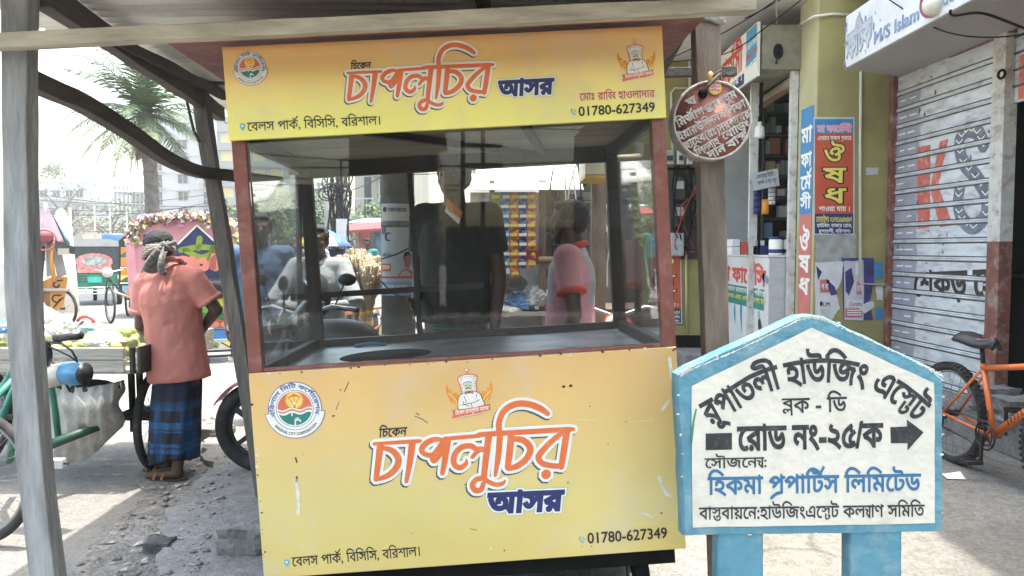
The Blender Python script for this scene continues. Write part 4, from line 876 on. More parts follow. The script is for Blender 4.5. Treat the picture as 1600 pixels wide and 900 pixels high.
text(g, 'ফটিক', XF_, XP, (1325, 92), (1362, 66), 58, .004, mat('faded_silver', (.42, .44, .48), .5, var=.2), .04, extra=[(.075, m_fblue, -.001)])
draw(g, stroke([XP(1442, -5), XP(1440, 12), XP(1447, 22), XP(1458, 22)], .05), XF_, .003, mat('maroon_print', (.22, .05, .07), .6))
for i in range(24):
    u = rnd.choice([rnd.uniform(0, .06), rnd.uniform(.25, .7)]); v = rnd.uniform(.0, .42); s = rnd.uniform(.006, .02); draw(g, [[(u + s * rnd.uniform(.4, 1.5) * math.cos(q * 1.05), v + 2 * s * rnd.uniform(.3, 1.3) * math.sin(q * 1.05)) for q in range(6)]], XF_, .0035, m_fblue)
g.build('lettering', None, sb_)
g = G(); g.ell(W(1459, 8, 5.35), (.075, .075, .075), mat('lamp_globe', (.65, .63, .52), .3), 20, None, 12); gl = W(1459, 8, 5.35); g.tube([gl + Vector((0, 0, .06)), gl + Vector((.1, 0, .12)), gl + Vector((.2, 0, .1))], .012, m_black, 6); tag(g.build('globe_lamp', None), 'unlit cream globe lamp fixed to the front of the white shop sign', 'lamp')
sg2 = thing('shop_sign', 'nearer white shop sign with a dark edge at the top right corner', 'shop sign', (3.2, 4, 3.1))
g = G(); g.box((xf, 2.0, zb + .03), (3.66, y2 - .02, zt), m_sw); s2b = g.build('sign_box', None, sg2, bevel=.006); g = G(); g.box((xf - .004, y2 - .06, zb + .028), (xf - .0005, y2 - .02, zt), m_black); g.build('edge_trim', None, sg2)
XP2 = uv_on((xf, 4.9, zb), (0, -1, 0), (0, 0, 1), (-1, 0, 0)); XF2 = frame_from((xf, 4.9, zb), (0, -1, 0), (0, 0, 1), (-1, 0, 0)); g = G(); draw(g, stroke([(.25, .2), (.45, .22), (.5, .4)], .05), XF2, .003, m_fblue); draw(g, stroke([(.75, .16), (.7, .3), (.95, .34)], .05), XF2, .003, m_fblue); g.build('lettering', None, s2b)
g = G(); g.tube(catmull([tuple(W(*q)) for q in [(1375, -10, 6), (1450, 38, 5.6), (1500, 55, 5.2), (1560, 58, 5), (1620, 50, 4.6)]], 6), .005, m_black, 5); tag(g.build('overhead_cable', None), 'dark wire drooping across the white sign box and the shutter top', 'cable', 'cables under the slab')
g = G(); g.tube(catmull([tuple(W(*q)) for q in [(1485, 15, 5.0), (1490, 24, 5.0), (1530, 20, 4.9), (1570, 32, 4.9), (1640, 60, 4.6)]], 6), .009, m_black, 5); tag(g.build('overhead_cable', None), 'thick black wire under the nearer white shop sign', 'cable', 'cables under the slab')
# pharmacy sign over its door, along the side of the beam
phs = thing('shop_sign', 'small white and blue pharmacy sign with red script mounted along the concrete beam', 'shop sign', (2.46, 8.5, 3.2))
a = W(1187, 112, 7.6); PX = a.x - .02; PF = frame_from((PX, 9.4, 3.19), (0, -1, 0), (0, 0, 1), (-1, 0, 0)); PPX = uv_on((PX, 9.4, 3.19), (0, -1, 0), (0, 0, 1), (-1, 0, 0))
g = G(); g.box((PX, 7.63, 3.17), (PX + .03, 9.5, 3.70), m_wh); pb_ = g.build('sign_panel', None, phs); m_cy2 = mat('sign_cyan', (.05, .30, .50), .5)
g = G(); draw(g, [[(1.42, .13), (1.76, .13), (1.76, .5), (1.42, .5)]], PF, .002, m_cy2); draw(g, [[(.0, -.01), (1.36, -.01), (1.36, .10), (0, .10)]], PF, .002, m_nv)
text(g, 'মা ফার্মেসী', PF, PPX, (1112, 152), (1160, 108), 120, .003, m_redw, .03)
for i in range(4): text(g, ['এখানে সকল', 'প্রকার ঔষধ', 'পাওয়া যায়', 'খোলা'][i], PF, PPX, (1166, 82 + i * 16), (1184, 65 + i * 15.5), 74 + i * 16, .003, [m_wh, m_redw, m_wh, m_wh][i], .02)
text(g, 'পাওয়া যায় ।', PF, PPX, (1122, 155), (1160, 125), 146, .003, m_wh, .02); g.build('lettering', None, pb_)
# ---------------- posters
m_pb = mat('poster_blue', (.05, .22, .45), .55, var=.1); m_pr = mat('poster_red', (.50, .085, .04), .55, var=.1); m_pn = mat('poster_navy', (.015, .03, .12), .55, var=.1); m_py = mat('poster_yellow', (.75, .62, .12), .5, var=.05); m_pp = mat('poster_pink', (.75, .28, .38), .5, var=.05); m_gr1 = mat('poster_border', (.5, .55, .6), .5)
pst = thing('poster', 'tall red blue and navy pharmacy poster with yellow letters on the yellow pillar', 'poster', W(1303, 366, 7.19))
PO = Vector((0, 7.197, 0)); QF = frame_from(PO, (1, 0, 0), (0, 0, 1), (0, -1, 0)); QP = uv_on(PO, (1, 0, 0), (0, 0, 1), (0, -1, 0))
def quad(g, f, P, uvf, n, m): Q = [uvf(*p) for p in P]; draw(g, [Q if area(Q) > 0 else Q[::-1]], f, n, m)
rc = lambda x0, y0, x1, y1: [(x0, y0), (x1, y0), (x1, y1), (x0, y1)]
g = G(); quad(g, QF, rc(1271, 183, 1335, 367), QP, .002, m_gr1); sheet = g.build('sheet', None, pst)
g = G(); quad(g, QF, rc(1273, 186, 1333, 208), QP, .003, m_pb); quad(g, QF, rc(1273, 208, 1333, 334), QP, .003, m_pr); quad(g, QF, rc(1273, 334, 1333, 365), QP, .003, m_pn); g.build('printed_fields', None, sheet)
g = G(); TQ = lambda s, p0, p1, t, m, b=.015, **k: text(g, s, QF, QP, p0, p1, t, .0045, m, b, **k)
TQ('মা ফার্মেসী', (1277, 206), (1330, 206), 197, m_pp, .03, extra=[(.06, m_wh, -.0006)]); TQ('এখানে সকল প্রকার', (1277, 219), (1330, 219), 213, m_wh)
for s, y, h in (('ঔ', 253, 22), ('ষ', 285, 22), ('ধ', 317, 22)): TQ(s, (1287, y), (1320, y), y - h, m_py, .02, extra=[(.07, m_ink, -.0006)])
TQ('পাওয়া যায় ।', (1279, 330), (1328, 330), 323, m_wh); TQ('মোবাইলঃ ০১৭৩১৯৫৬৫৯৭', (1275, 347), (1331, 347), 339, m_py, .02); TQ('হাউজিং বাজার রোড,', (1276, 355), (1331, 355), 350, m_wh); TQ('রূপাতলী, বরিশাল।', (1279, 363.5), (1329, 363.5), 359, m_wh)
g.build('lettering', None, sheet)
p2 = copy_tree(pst); p2.location = pst.location * 1 + (W(1042, 505, 9.77) - W(1303, 366, 7.19)); p2['label'] = 'second red pharmacy poster low on the meter wall, half hidden by the kiosk'
ban = thing('banner', 'narrow vertical blue and coral banner with white letters on the pillar side', 'banner', (2.87, 7.4, 1))
BF = frame_from((2.871, 7.6, 0), (0, -1, 0), (0, 0, 1), (-1, 0, 0)); BP = uv_on((2.871, 7.6, 0), (0, -1, 0), (0, 0, 1), (-1, 0, 0)); zq = lambda y: BP(1262, y)[1]
m_coral = mat('banner_coral', (.55, .16, .13), .55, var=.1)
g = G(); draw(g, [[(.03, zq(495)), (.34, zq(495)), (.34, zq(335)), (.03, zq(335))]], BF, .002, m_coral); draw(g, [[(.03, zq(334)), (.34, zq(334)), (.34, zq(168)), (.03, zq(168))]], BF, .002, m_pb); draw(g, [[(.03, zq(500)), (.34, zq(500)), (.34, zq(496)), (.03, zq(496))]], BF, .002, m_grn); bs = g.build('sheet', None, ban)
g = G()
for s, y0, y1 in (('মা', 222, 200), ('ফা', 260, 240), ('র্মে', 295, 275), ('সী', 325, 308), ('ঔ', 392, 365), ('ষ', 425, 400), ('ধ', 460, 436)):
    wds, wd = shape(s); zb_ = zq(y0); zt_ = zq(y1)
    for q in wds: draw(g, q, BF, .004, m_wh, .03, lambda x, y: (.06 + x / wd * .25, zb_ + y / .62 * (zt_ - zb_)))
g.build('lettering', None, bs)
# torn bills under the poster
m_pur = mat('bill_purple', (.05, .04, .16), .6, var=.5, scale=8); m_bw = mat('bill_white', (.62, .62, .62), .7, var=.1, scale=10, dirt=(.4, .38, .36), damt=.4); m_bp = mat('bill_rose', (.5, .15, .17), .6, var=.2); m_glue = mat('glue_grey', (.33, .34, .31), .9, var=.25, scale=12, dirt=(.45, .44, .36), damt=.6)
def torn(name, P, m, n, label, cat='poster', art=None):
    Q = [QP(*p) for p in P]; Q = rough(Q if area(Q) > 0 else Q[::-1], .012, 6); g = G(); draw(g, [Q], QF, n, m); t = g.build(name, None); tag(t, label, cat, 'torn bills on the pillar')
    if art: a = G(); art(a); a.build('print', None, t)
    return t
torn('torn_bill', rc(1274, 367, 1337, 410), m_glue, .002, 'grey glue and paper remnant directly below the tall red poster')
def artA(a):
    for P, m in ((rc(1281, 437, 1296, 457), m_bp), (rc(1281, 468, 1297, 480), m_bw), (rc(1281, 471, 1285, 478), m_nv), ([(1275, 415), (1284, 425), (1278, 438)], m_nv), ([(1290, 435), (1304, 448), (1308, 460), (1298, 462)], m_pur)): quad(a, QF, P, QP, .0045, m)
    text(a, 'প না', QF, QP, (1283, 452), (1294, 452), 444, .006, m_wh, .02); text(a, 'f LM', QF, QP, (1281, 478), (1296, 478), 472, .006, m_ink, .02, cap=.72)
    for i in range(5): quad(a, QF, rc(1281, 484 + i * 3.2, 1297, 485.5 + i * 3.2), QP, .006, m_gr1)
torn('torn_bill', [(1273, 410), (1318, 408), (1314, 440), (1306, 455), (1312, 480), (1300, 500), (1273, 498)], m_bw, .003, 'torn white bill on the pillar with small pink print, left of the purple one', art=artA)
def artB(a):
    for P, m in ((rc(1336, 410, 1346, 430), m_bw), (rc(1338, 440, 1346, 460), m_bp), (rc(1322, 468, 1347, 480), m_bw), (rc(1320, 482, 1347, 496), m_bp), ([(1320, 425), (1330, 418), (1334, 440), (1326, 462), (1321, 455)], m_pur)): quad(a, QF, P, QP, .0065, m)
    text(a, 'Contra', QF, QP, (1326, 478), (1346, 478), 471, .008, m_bp, .02, cap=.72); text(a, 'ও র্স', QF, QP, (1339, 456), (1346, 456), 446, .008, m_wh, .02)
    for i in range(3): quad(a, QF, rc(1323, 484 + i * 3.6, 1345, 485.5 + i * 3.6), QP, .008, m_wh)
torn('torn_bill', rc(1319, 407, 1349, 500), mat('bill_pale', (.5, .5, .55), .6, var=.2), .005, 'pale bill with blue and rose print in the middle of the torn bills', art=artB)
torn('torn_bill', [(1315, 403), (1365, 403), (1366, 440), (1358, 470), (1364, 500), (1318, 500)], m_pur, .0025, 'dark purple torn bill behind the pale one on the pillar')
torn('torn_bill', rc(1366, 410, 1379, 436), m_pb, .002, 'small blue bill scrap at the right edge of the pillar, topmost'); torn('torn_bill', [(1368, 448), (1378, 446), (1380, 470), (1370, 468)], m_bw, .002, 'small white bill scrap at the right edge of the pillar, middle'); torn('torn_bill', [(1369, 480), (1379, 482), (1379, 500), (1368, 500)], m_pb, .002, 'small blue bill scrap at the right edge of the pillar, lowest')
torn('torn_bill', rc(1353, 262, 1373, 273), mat('silver_scrap', (.45, .45, .44), .5), .002, 'silvery paper scrap alone on the wall beside the white conduit'); torn('torn_bill', [(1340, 478), (1364, 470), (1366, 480), (1350, 490)], m_bw, .008, 'white torn flap hanging off the purple bill')
# ---------------- electric meters
m_mt = mat('meter_black', (.03, .032, .035), .35, var=.1); m_mg = mat('meter_grey', (.38, .40, .40), .5, var=.1); m_scrn = mat('meter_screen', (.45, .48, .46), .3)
MY = 9.795
mb = thing('meter_board', 'dark stained backing board behind the black electric meters', 'meter board', W(1070, 405, 9.79)); a = W(1037, 405, 9.79); b = W(1099, 262, 9.79); g = G(); g.box((a.x, 9.775, a.z), (b.x, 9.798, b.z), mat('board_dark', (.05, .05, .042), .9, var=.4)); g.build('panel', None, mb); g = G(); g.box((a.x - .01, 9.765, b.z - .03), (b.x + .01, 9.774, b.z), m_black); g.build('batten', None, mb)
MY = 9.77
def meter(px0, py0, px1, py1, label, m=m_mt):
    a = W(px0, py0, MY); b = W(px1, py1, MY); t = thing('electric_meter', label, 'electric meter', ((a.x + b.x) / 2, MY, b.z), 'electric meters on the wall')
    g = G(); g.box((a.x, MY - .10, b.z), (b.x, MY - .004, a.z), m); bd = g.build('case', None, t, bevel=.012)
    h = a.z - b.z; g = G(); g.box((a.x + .03, MY - .104, b.z + h * .5), (b.x - .03, MY - .101, b.z + h * .85), m_scrn); g.build('screen', None, t)
    g = G(); g.box((a.x + .02, MY - .108, b.z + h * .06), (b.x - .02, MY - .101, b.z + h * .34), m); g.build('dial', None, t)
meter(1050, 279, 1069, 313, 'black electric meter with grey screen, upper left of the four on the wall'); meter(1080, 277, 1098, 313, 'black electric meter with grey screen, upper right of the four, half behind the post'); meter(1050, 319, 1069, 356, 'black electric meter with grey screen, lower left of the four on the wall'); meter(1080, 318, 1098, 355, 'black electric meter with grey screen, lower right of the four, half behind the post')
meter(1046, 364, 1066, 400, 'grey electric meter with buttons lowest on the wall above the red poster', m_mg)
for i, (x0, y0, x1, y1) in enumerate([(1036, 236, 1051, 258), (1056, 237, 1067, 258), (1071, 239, 1080, 258)]):
    a = W(x0, y0, MY); b = W(x1, y1, MY); t = thing('cutout_box', ['grey fuse cutout beside the kiosk frame, first of the row', 'white fuse cutout in the middle of the row above the meters', 'white fuse cutout right end of the row above the meters'][i], 'fuse box', (a.x, MY, b.z), 'fuse cutouts')
    g = G(); g.box((a.x, MY - .09, b.z), (b.x, MY - .004, a.z), m_mg if i == 0 else m_bw); g.build('case', None, t, bevel=.01); g = G(); g.box((a.x + .02, MY - .12, b.z + .05), (b.x - .02, MY - .091, b.z + .11), m_mt); g.build('carrier', None, t, bevel=.005)
for i in range(9):
    r3 = random.Random(i); P = [W(r3.uniform(1046, 1095), 258, MY - .08), W(r3.uniform(1046, 1098), r3.uniform(265, 330), MY - .13), W(r3.uniform(1050, 1098), r3.uniform(330, 390), MY - .12), W(r3.uniform(1060, 1098), r3.uniform(380, 400), MY - .05)]
    g = G(); g.tube(catmull([tuple(p) for p in P], 6), .007, [m_black, m_black, mat('red_wire', (.4, .05, .04), .5), m_black][i % 4], 5); tag(g.build('meter_wire', None), 'loose tangled wire looping around the black electric meters', 'wire', 'wires round the meters')
# ---------------- pharmacy counter, stock and shelves
pc = thing('pharmacy_counter', 'tall white pharmacy counter with red script and a green band', 'counter', (2.9, 8.5, 0))
CX, CY0, CY1, CZ = 2.63, 7.75, 9.6, 1.36
m_cw = mat('counter_white', (.62, .63, .62), .5, var=.08, scale=3, dirt=(.4, .4, .4), damt=.4); m_cg = mat('counter_grey_side', (.46, .49, .50), .45, var=.14, scale=6, stretch=(1, 1, 3))
g = G(); g.box((CX, CY0, .02), (CX + .5, CY1, CZ), m_cw); cb = g.build('body', None, pc, bevel=.008); g = G(); g.box((CX + .012, CY0 - .006, .03), (CX + .49, CY0 - .001, CZ - .02), m_cg); g.build('side_panel', None, pc); g = G(); g.box((CX - .01, CY0 - .015, CZ + .001), (CX + .51, CY1, CZ + .02), m_cw); g.build('counter_top', None, pc)
DF = frame_from((CX, CY1, 0), (0, -1, 0), (0, 0, 1), (-1, 0, 0)); DPc = uv_on((CX, CY1, 0), (0, -1, 0), (0, 0, 1), (-1, 0, 0))
g = G(); draw(g, [[(.2, .80), (1.74, .80), (1.74, 1.02), (.2, 1.02)]], DF, .002, m_grn); text(g, 'মা ফার্মেসি', DF, DPc, (1128, 436), (1196, 447), 417, .003, m_redw, .035)
text(g, 'এখানে ডায়াবেটিস পরীক্ষা', DF, DPc, (1134, 452), (1197, 464), 446, .004, m_wh, .01); text(g, 'প্রেসার এবং ওজন মাপা হয়', DF, DPc, (1134, 463), (1197, 476), 457, .004, m_py, .01)
for x, l in ((1148, 505), (1158, 520)): draw(g, stroke([DPc(x, 478) + (.05,), DPc(x, 490) + (.07,), DPc(x + 1, l) + (.005,)], 1), DF, .003, m_cy2)
draw(g, stroke([DPc(1186, 490), DPc(1187, 530)], .07), DF, .003, m_mg); draw(g, stroke([DPc(1187, 505), DPc(1188, 512)], .1), DF, .0035, m_ink); draw(g, stroke([DPc(1193, 432), DPc(1199, 438)], .08), DF, .003, m_fblue)
g.build('lettering', None, cb)
def jar(px, label):
    c = W(px, 402, 7.95); c.z = CZ + .021; t = thing('medicine_jar', label, 'jar', c, 'white jars on the counter')
    g = G(); g.lathe([(.07, 0), (.072, .01), (.072, .15), (.066, .165)], c, m=m_wh, n=24); g.build('body', None, t); g = G(); g.lathe([(.0724, .02), (.0726, .021), (.0726, .06), (.0724, .061)], c, m=m_nv, n=24); g.build('label_band', None, t); g = G(); g.lathe([(.07, .166), (.071, .17), (.071, .19), (.0, .192)], c, m=m_pn, n=24); g.build('lid', None, t)
jar(1212, 'white jar with blue band and lid on the counter, left of the pair'); jar(1234, 'white jar with blue band and lid on the counter, right of the pair')
for x0, x1, y0, y1, mm, lb in [(1140, 1152, 391, 403, m_bw, 'white carton at the left end of the pharmacy counter, lower one'), (1140, 1152, 379, 390, m_bw, 'white carton stacked on another at the left end of the counter'), (1153, 1163, 383, 403, m_pr, 'red and white carton standing beside the stacked white cartons'), (1172, 1201, 389, 403, m_pn, 'long navy carton left of the white jars'), (1176, 1190, 381, 388.5, m_bw, 'flat white carton lying on the navy carton')]:
    a = W(x0, y1, 8.3); b = W(x1, y0, 8.3); base = CZ + .021 if y1 > 400 else None
    z0 = base if base else (CZ + .021 + (403 - y1) / FPX * 8.3); g = G(); g.box((a.x, 8.2, z0), (b.x, 8.4, z0 + (y1 - y0) / FPX * 8.3), mm); o = g.build('medicine_carton', None, bevel=.002); tag(o, lb, 'carton', 'cartons on the pharmacy counter')
shf = thing('medicine_shelf', 'dark wall shelving full of medicine boxes deep inside the pharmacy', 'shelf', (3.6, 9.7, 0))
g = G(); [g.box((3.11, 9.40, z), (4.6, 9.78, z + .02), m_drk) for z in np.arange(.5, 3.4, .26)]; g.build('boards', None, shf); g = G(); [g.box((x, 9.42, .1), (x + .02, 9.78, 3.4), m_drk) for x in (3.112, 3.62, 4.1, 4.58)]; g.build('uprights', None, shf)
pal = [(.45, .45, .44), (.12, .2, .3), (.3, .12, .1), (.35, .3, .15), (.1, .2, .15), (.4, .38, .42), (.2, .2, .22)]
pn_ = ['white', 'blue', 'red', 'tan', 'green', 'lilac', 'grey']
for z in np.arange(1.3, 3.3, .26):
    x = 3.14
    while x < 3.9:
        wv_ = rnd.uniform(.05, .13); h = rnd.uniform(.07, .2); i = rnd.randrange(7)
        if rnd.random() < .8:
            g = G(); g.box((x, 9.42 + rnd.random() * .05, z + .021), (x + wv_, 9.6, z + .021 + h), mat('stock_' + pn_[i], pal[i], .5)); tag(g.build('medicine_box', None), f'small {pn_[i]} medicine box on the dark pharmacy shelves', 'box', 'boxes on the pharmacy shelves')
        x += wv_ + .012
blb = thing('hanging_lamp', 'white bulb hanging from the beam in the pharmacy doorway', 'lamp', W(1187, 215, 8.2)); c = W(1187, 205, 8.2)
g = G(); g.tube([W(1186, 165, 8.2), W(1187, 190, 8.2)], .005, m_black, 5); g.build('flex', None, blb); g = G(); g.lathe([(.02, .10), (.022, .06), (.05, .04), (.055, -.05), (.05, -.075), (0, -.08)], c, m=m_wh, n=20); g.build('shade', None, blb); g = G(); g.lathe([(.018, .16), (.022, .10), (0, .1)], c, m=m_black, n=12); g.build('holder', None, blb)
nt_ = thing('paper_notice', 'grey paper notice with two handwritten lines hanging askew in the pharmacy doorway', 'notice', W(1197, 297, 8.0)); NP = uv_on((0, 8.0, 0), (1, 0, 0), (0, 0, 1), (0, -1, 0)); NF = frame_from((0, 8, 0), (1, 0, 0), (0, 0, 1), (0, -1, 0))
g = G(); Q = [NP(*p) for p in [(1178, 298), (1218, 290), (1215, 263), (1176, 271)]]; g.prism(Q, NF, 0, .004, mat('notice_paper', (.42, .44, .46), .7)); ns = g.build('sheet', None, nt_); g = G(); text(g, 'এখানকার বিরতি ।', NF, NP, (1182, 280), (1212, 274), 274, .006, m_ink, .01); text(g, 'আপনি ও মাস্ক পরুন', NF, NP, (1184, 289), (1214, 283), 284, .006, m_ink, .005); g.build('lettering', None, ns)
for x, y0, y1, mm, lb in [(1183, 296, 334, m_pn, 'narrow strip of dark sachets hanging left in the doorway'), (1196, 310, 335, mat('sachet_orange', (.75, .3, .03), .4), 'orange sachet hanging in the pharmacy doorway'), (1206, 294, 320, m_bw, 'narrow strip of pale sachets hanging right in the doorway')]:
    a = W(x - 6, y1, 8.1); b = W(x + 6, y0, 8.1); n_ = 1 if 'orange' in lb else 4; g = G()
    for k in range(n_):
        z0 = a.z + (b.z - a.z) * k / n_; z1 = a.z + (b.z - a.z) * (k + .94) / n_
        g.grid(lambda u, v: (a.x + (b.x - a.x) * u, 8.1 - .018 * math.sin(math.pi * u) * math.sin(math.pi * v), z0 + (z1 - z0) * v), 6, 6, mm)
    tag(g.build('sachet_strip', None, solid=.002), lb, 'sachets', 'sachets in the doorway')

# ================================================================ orange bicycle
m_bo = mat('bike_orange', (.75, .17, .03), .3, var=.06, coat=.4); m_tyr = mat('tyre_rubber', (.022, .022, .023), .8, var=.25, scale=30, dirt=(.14, .13, .12), damt=.5, dscale=8); m_rim = mat('alloy_rim', (.25, .25, .26), .35, .7); m_bb = mat('bike_black', (.02, .02, .022), .4, var=.1)
def spoked(root, c, axis, Rr, rt, name='wheel', nsp=28, knob=True, rimm=None, hubw=.05, tyrem=None):
    ax = Vector(axis).normalized(); a = ax.orthogonal().normalized(); b = ax.cross(a); c = Vector(c)
    g = G(); g.torus(c, ax, Rr - rt, rt, tyrem or m_tyr, 48, 10)
    if knob:
        for i in range(60):
            t = 2 * math.pi * i / 60
            for s_ in (-1, 1):
                t2 = t + (.05 if s_ > 0 else 0); d = a * math.cos(t2) + b * math.sin(t2); tn = -a * math.sin(t2) + b * math.cos(t2); p = c + d * (Rr - .004) + ax * s_ * rt * .5; q = c + d * (Rr - rt * .35) + ax * s_ * rt * .95
                g.bar(p - d * .004, p + d * .006, .016, .02, tyrem or m_tyr, tn); g.bar(q - ax * s_ * .004, q + ax * s_ * .004, .014, .012, tyrem or m_tyr, tn)
    wl = g.build(name, None, root)
    g = G(); g.torus(c, ax, Rr - 2 * rt - .004, .011, rimm or m_rim, 48, 8); g.build('rim', None, wl)
    g = G()
    for i in range(nsp):
        t = 2 * math.pi * i / nsp; s_ = 1 if i % 2 else -1; t2 = t + (.5 if i % 4 < 2 else -.5)
        g.tube([c + ax * s_ * hubw * .7 + (a * math.cos(t2) + b * math.sin(t2)) * .022, c + (a * math.cos(t) + b * math.sin(t)) * (Rr - 2 * rt)], .0016, m_rim, 4, caps=False)
    structure(g.build('spokes', None, wl), 'stuff')
    g = G(); g.lathe([(.012, -hubw), (.024, -hubw + .006), (.018, 0), (.024, hubw - .006), (.012, hubw)], c, ax, m_bb, 14); g.build('hub', None, wl)
    return wl
bike = thing('bicycle', 'orange mountain bicycle with black saddle parked beside the shutter', 'bicycle', (2.93, 4.6, 0))
BX = 2.98; f_ = lambda y, z, dx=0: Vector((BX + .03 * (5.08 - y) + dx, y, z))
rh = f_(5.08, .335); fh = f_(4.03, .335); bbp = f_(4.64, .29); st = f_(4.76, .72); sadp = f_(4.785, .85); hd = f_(4.17, .80); hd2 = f_(4.14, .66); axv = Vector((1, .05, 0)).normalized()
spoked(bike, rh, axv, .345, .027); spoked(bike, fh, axv, .345, .027)
g = G(); g.tube([bbp, st], .017, m_bo, 12); g.tube([st - Vector((0, 0, .03)), hd], .019, m_bo, 12); g.tube([bbp, hd2], [.027, .024], m_bo, 12); g.tube([hd + Vector((0, 0, .04)), hd2 - Vector((0, 0, .03))], .022, m_bo, 12)
for s_ in (-1, 1):
    o = axv * .055 * s_; g.tube([bbp + o * .5, rh + o], .010, m_bo, 8); g.tube([st + o * .4 - Vector((0, 0, .05)), rh + o], .009, m_bo, 8)
g.lathe([(.024, -.04), (.024, .04)], bbp, axv, m_bo, 14); fr_ = g.build('frame', None, bike)
g = G(); dd = (hd2 - bbp).normalized(); sd_ = axv.cross(dd).normalized()
for k in range(7):
    p = bbp + dd * (.20 + k * .034) - axv * .0262; g.bar(p - sd_ * .014 + dd * .006, p + sd_ * .013 - dd * .004, .006, .003, m_bb, axv)
for k in range(3): p = bbp + (st - bbp).normalized() * (.12 + .014 * k) - axv * .0185; g.bar(p - dd * .006, p + dd * .006, .008, .003, m_bb, axv)
g.build('frame_lettering', None, fr_)
g = G(); g.tube([st, sadp], .0135, m_bb, 10); g.build('seat_post', None, bike)
def sad(u, v):
    y = 4.93 - .29 * u; wd = .078 * (1 - u) ** .8 + .022; a = (v - .5) * 2; return f_(y, .885 - .05 * abs(a) ** 2.5 + .014 * math.cos(u * 5) - (.02 if u > .95 else 0), a * wd)
g = G(); g.grid(sad, 14, 10, m_bb); sdl = g.build('saddle', None, bike, solid=.02)
g = G(); g.grid(lambda u, v: sad(.5 + u * .45, .72 + .16 * v - u * .1) + Vector((0, 0, .012)), 6, 3, mat('saddle_red', (.6, .08, .05), .4)); g.grid(lambda u, v: sad(.5 + u * .45, .14 + .12 * v + u * .1) + Vector((0, 0, .012)), 6, 3, MATS['saddle_red']); g.build('saddle_stripe', None, sdl)
g = G(); g.tube([sadp + axv * .02 + Vector((0, .06, .008)), sadp + axv * .02 + Vector((0, -.09, .012))], .004, m_rim, 6); g.tube([sadp - axv * .02 + Vector((0, .06, .008)), sadp - axv * .02 + Vector((0, -.09, .012))], .004, m_rim, 6); g.build('saddle_rails', None, sdl)
cc = bbp - axv * .055; g = G(); g.torus(cc, axv, .088, .006, m_bb, 36, 6); g.torus(cc, axv, .062, .004, m_bb, 30, 6)
for k in range(5): t = k * 1.2566; g.bar(cc, cc + Vector((0, math.cos(t), math.sin(t))) * .088, .012, .006, m_bb, axv)
ck = g.build('chainring', None, bike)
for s_, t in ((-1, -1.9), (1, 1.24)):
    p = bbp + axv * s_ * .075; e = p + Vector((0, math.cos(t + .35), math.sin(t + .35) if s_ < 0 else math.sin(t))) * .165; g = G(); g.bar(p, e, .02, .014, m_bb, axv); ca = g.build('crank_arm', None, bike); g = G(); pe = e + axv * s_ * .06; g.cbox(pe + Vector((0, .035, 0)), (.1, .012, .022), m_bb); g.cbox(pe - Vector((0, .035, 0)), (.1, .012, .022), m_bb); g.cbox(pe + axv * .045, (.01, .07, .02), m_bb); g.cbox(pe - axv * .045, (.01, .07, .02), m_bb); g.tube([pe - axv * .05, pe + axv * .05], .009, m_bb, 8); g.build('pedal', None, ca)
g = G(); rc_ = rh - axv * .05; g.torus(rc_, axv, .036, .007, m_bb, 20, 6); g.tube([cc + Vector((0, 0, .088)), rc_ + Vector((0, 0, .036))], .004, m_bb, 5); g.tube([cc - Vector((0, 0, .088)), rc_ - Vector((0, -.03, .09)), rc_ - Vector((0, 0, .036))], .004, m_bb, 5); g.tube([rc_, rc_ - Vector((0, -.02, .09))], .012, m_bb, 8); g.build('chain', None, bike)
g = G(); cr_ = hd2 - Vector((0, 0, .04))
for s_ in (-1, 1): g.tube([cr_ + axv * .06 * s_ + Vector((0, 0, .02)), fh + axv * .06 * s_], [.02, .014], m_bb, 10)
g.bar(cr_ - axv * .08, cr_ + axv * .08, .04, .035, m_bb); g.build('fork', None, bike)
hb = hd + Vector((0, -.06, .13)); g = G(); g.tube([hd + Vector((0, 0, .03)), hd + Vector((0, 0, .10)), hb], .017, m_bb, 10); g.tube([hb + Vector((.02, -.33, .02)), hb + Vector((.03, -.1, 0)), hb + Vector((.03, .1, 0)), hb + Vector((.12, .3, .02))], .0125, m_bb, 10); g.build('handlebar', None, bike)
g = G(); p = GR(1491, 747, .01); g.add([p + Vector((-.06, -.03, .005)), p + Vector((.05, -.04, .005)), p + Vector((.06, .04, .03)), p + Vector((-.05, .05, .01))], [(0, 1, 2, 3)], m_wh); tag(g.build('paper_scrap', None, solid=.002), 'small white paper scrap on the pavement under the bicycle rear wheel', 'paper')
p = W(1540, 645, 5.45); rock('concrete_chunk', (p.x + .1, p.y + .1, .34), (.28, .2, .17), 'pale concrete lump on the platform behind the bicycle seat tube', m_rub, 11)
p = W(1562, 650, 5.2); rock('concrete_chunk', (p.x + .12, p.y, .33), (.25, .22, .15), 'grey concrete lump on the platform under the bicycle top tube', m_rub, 14)
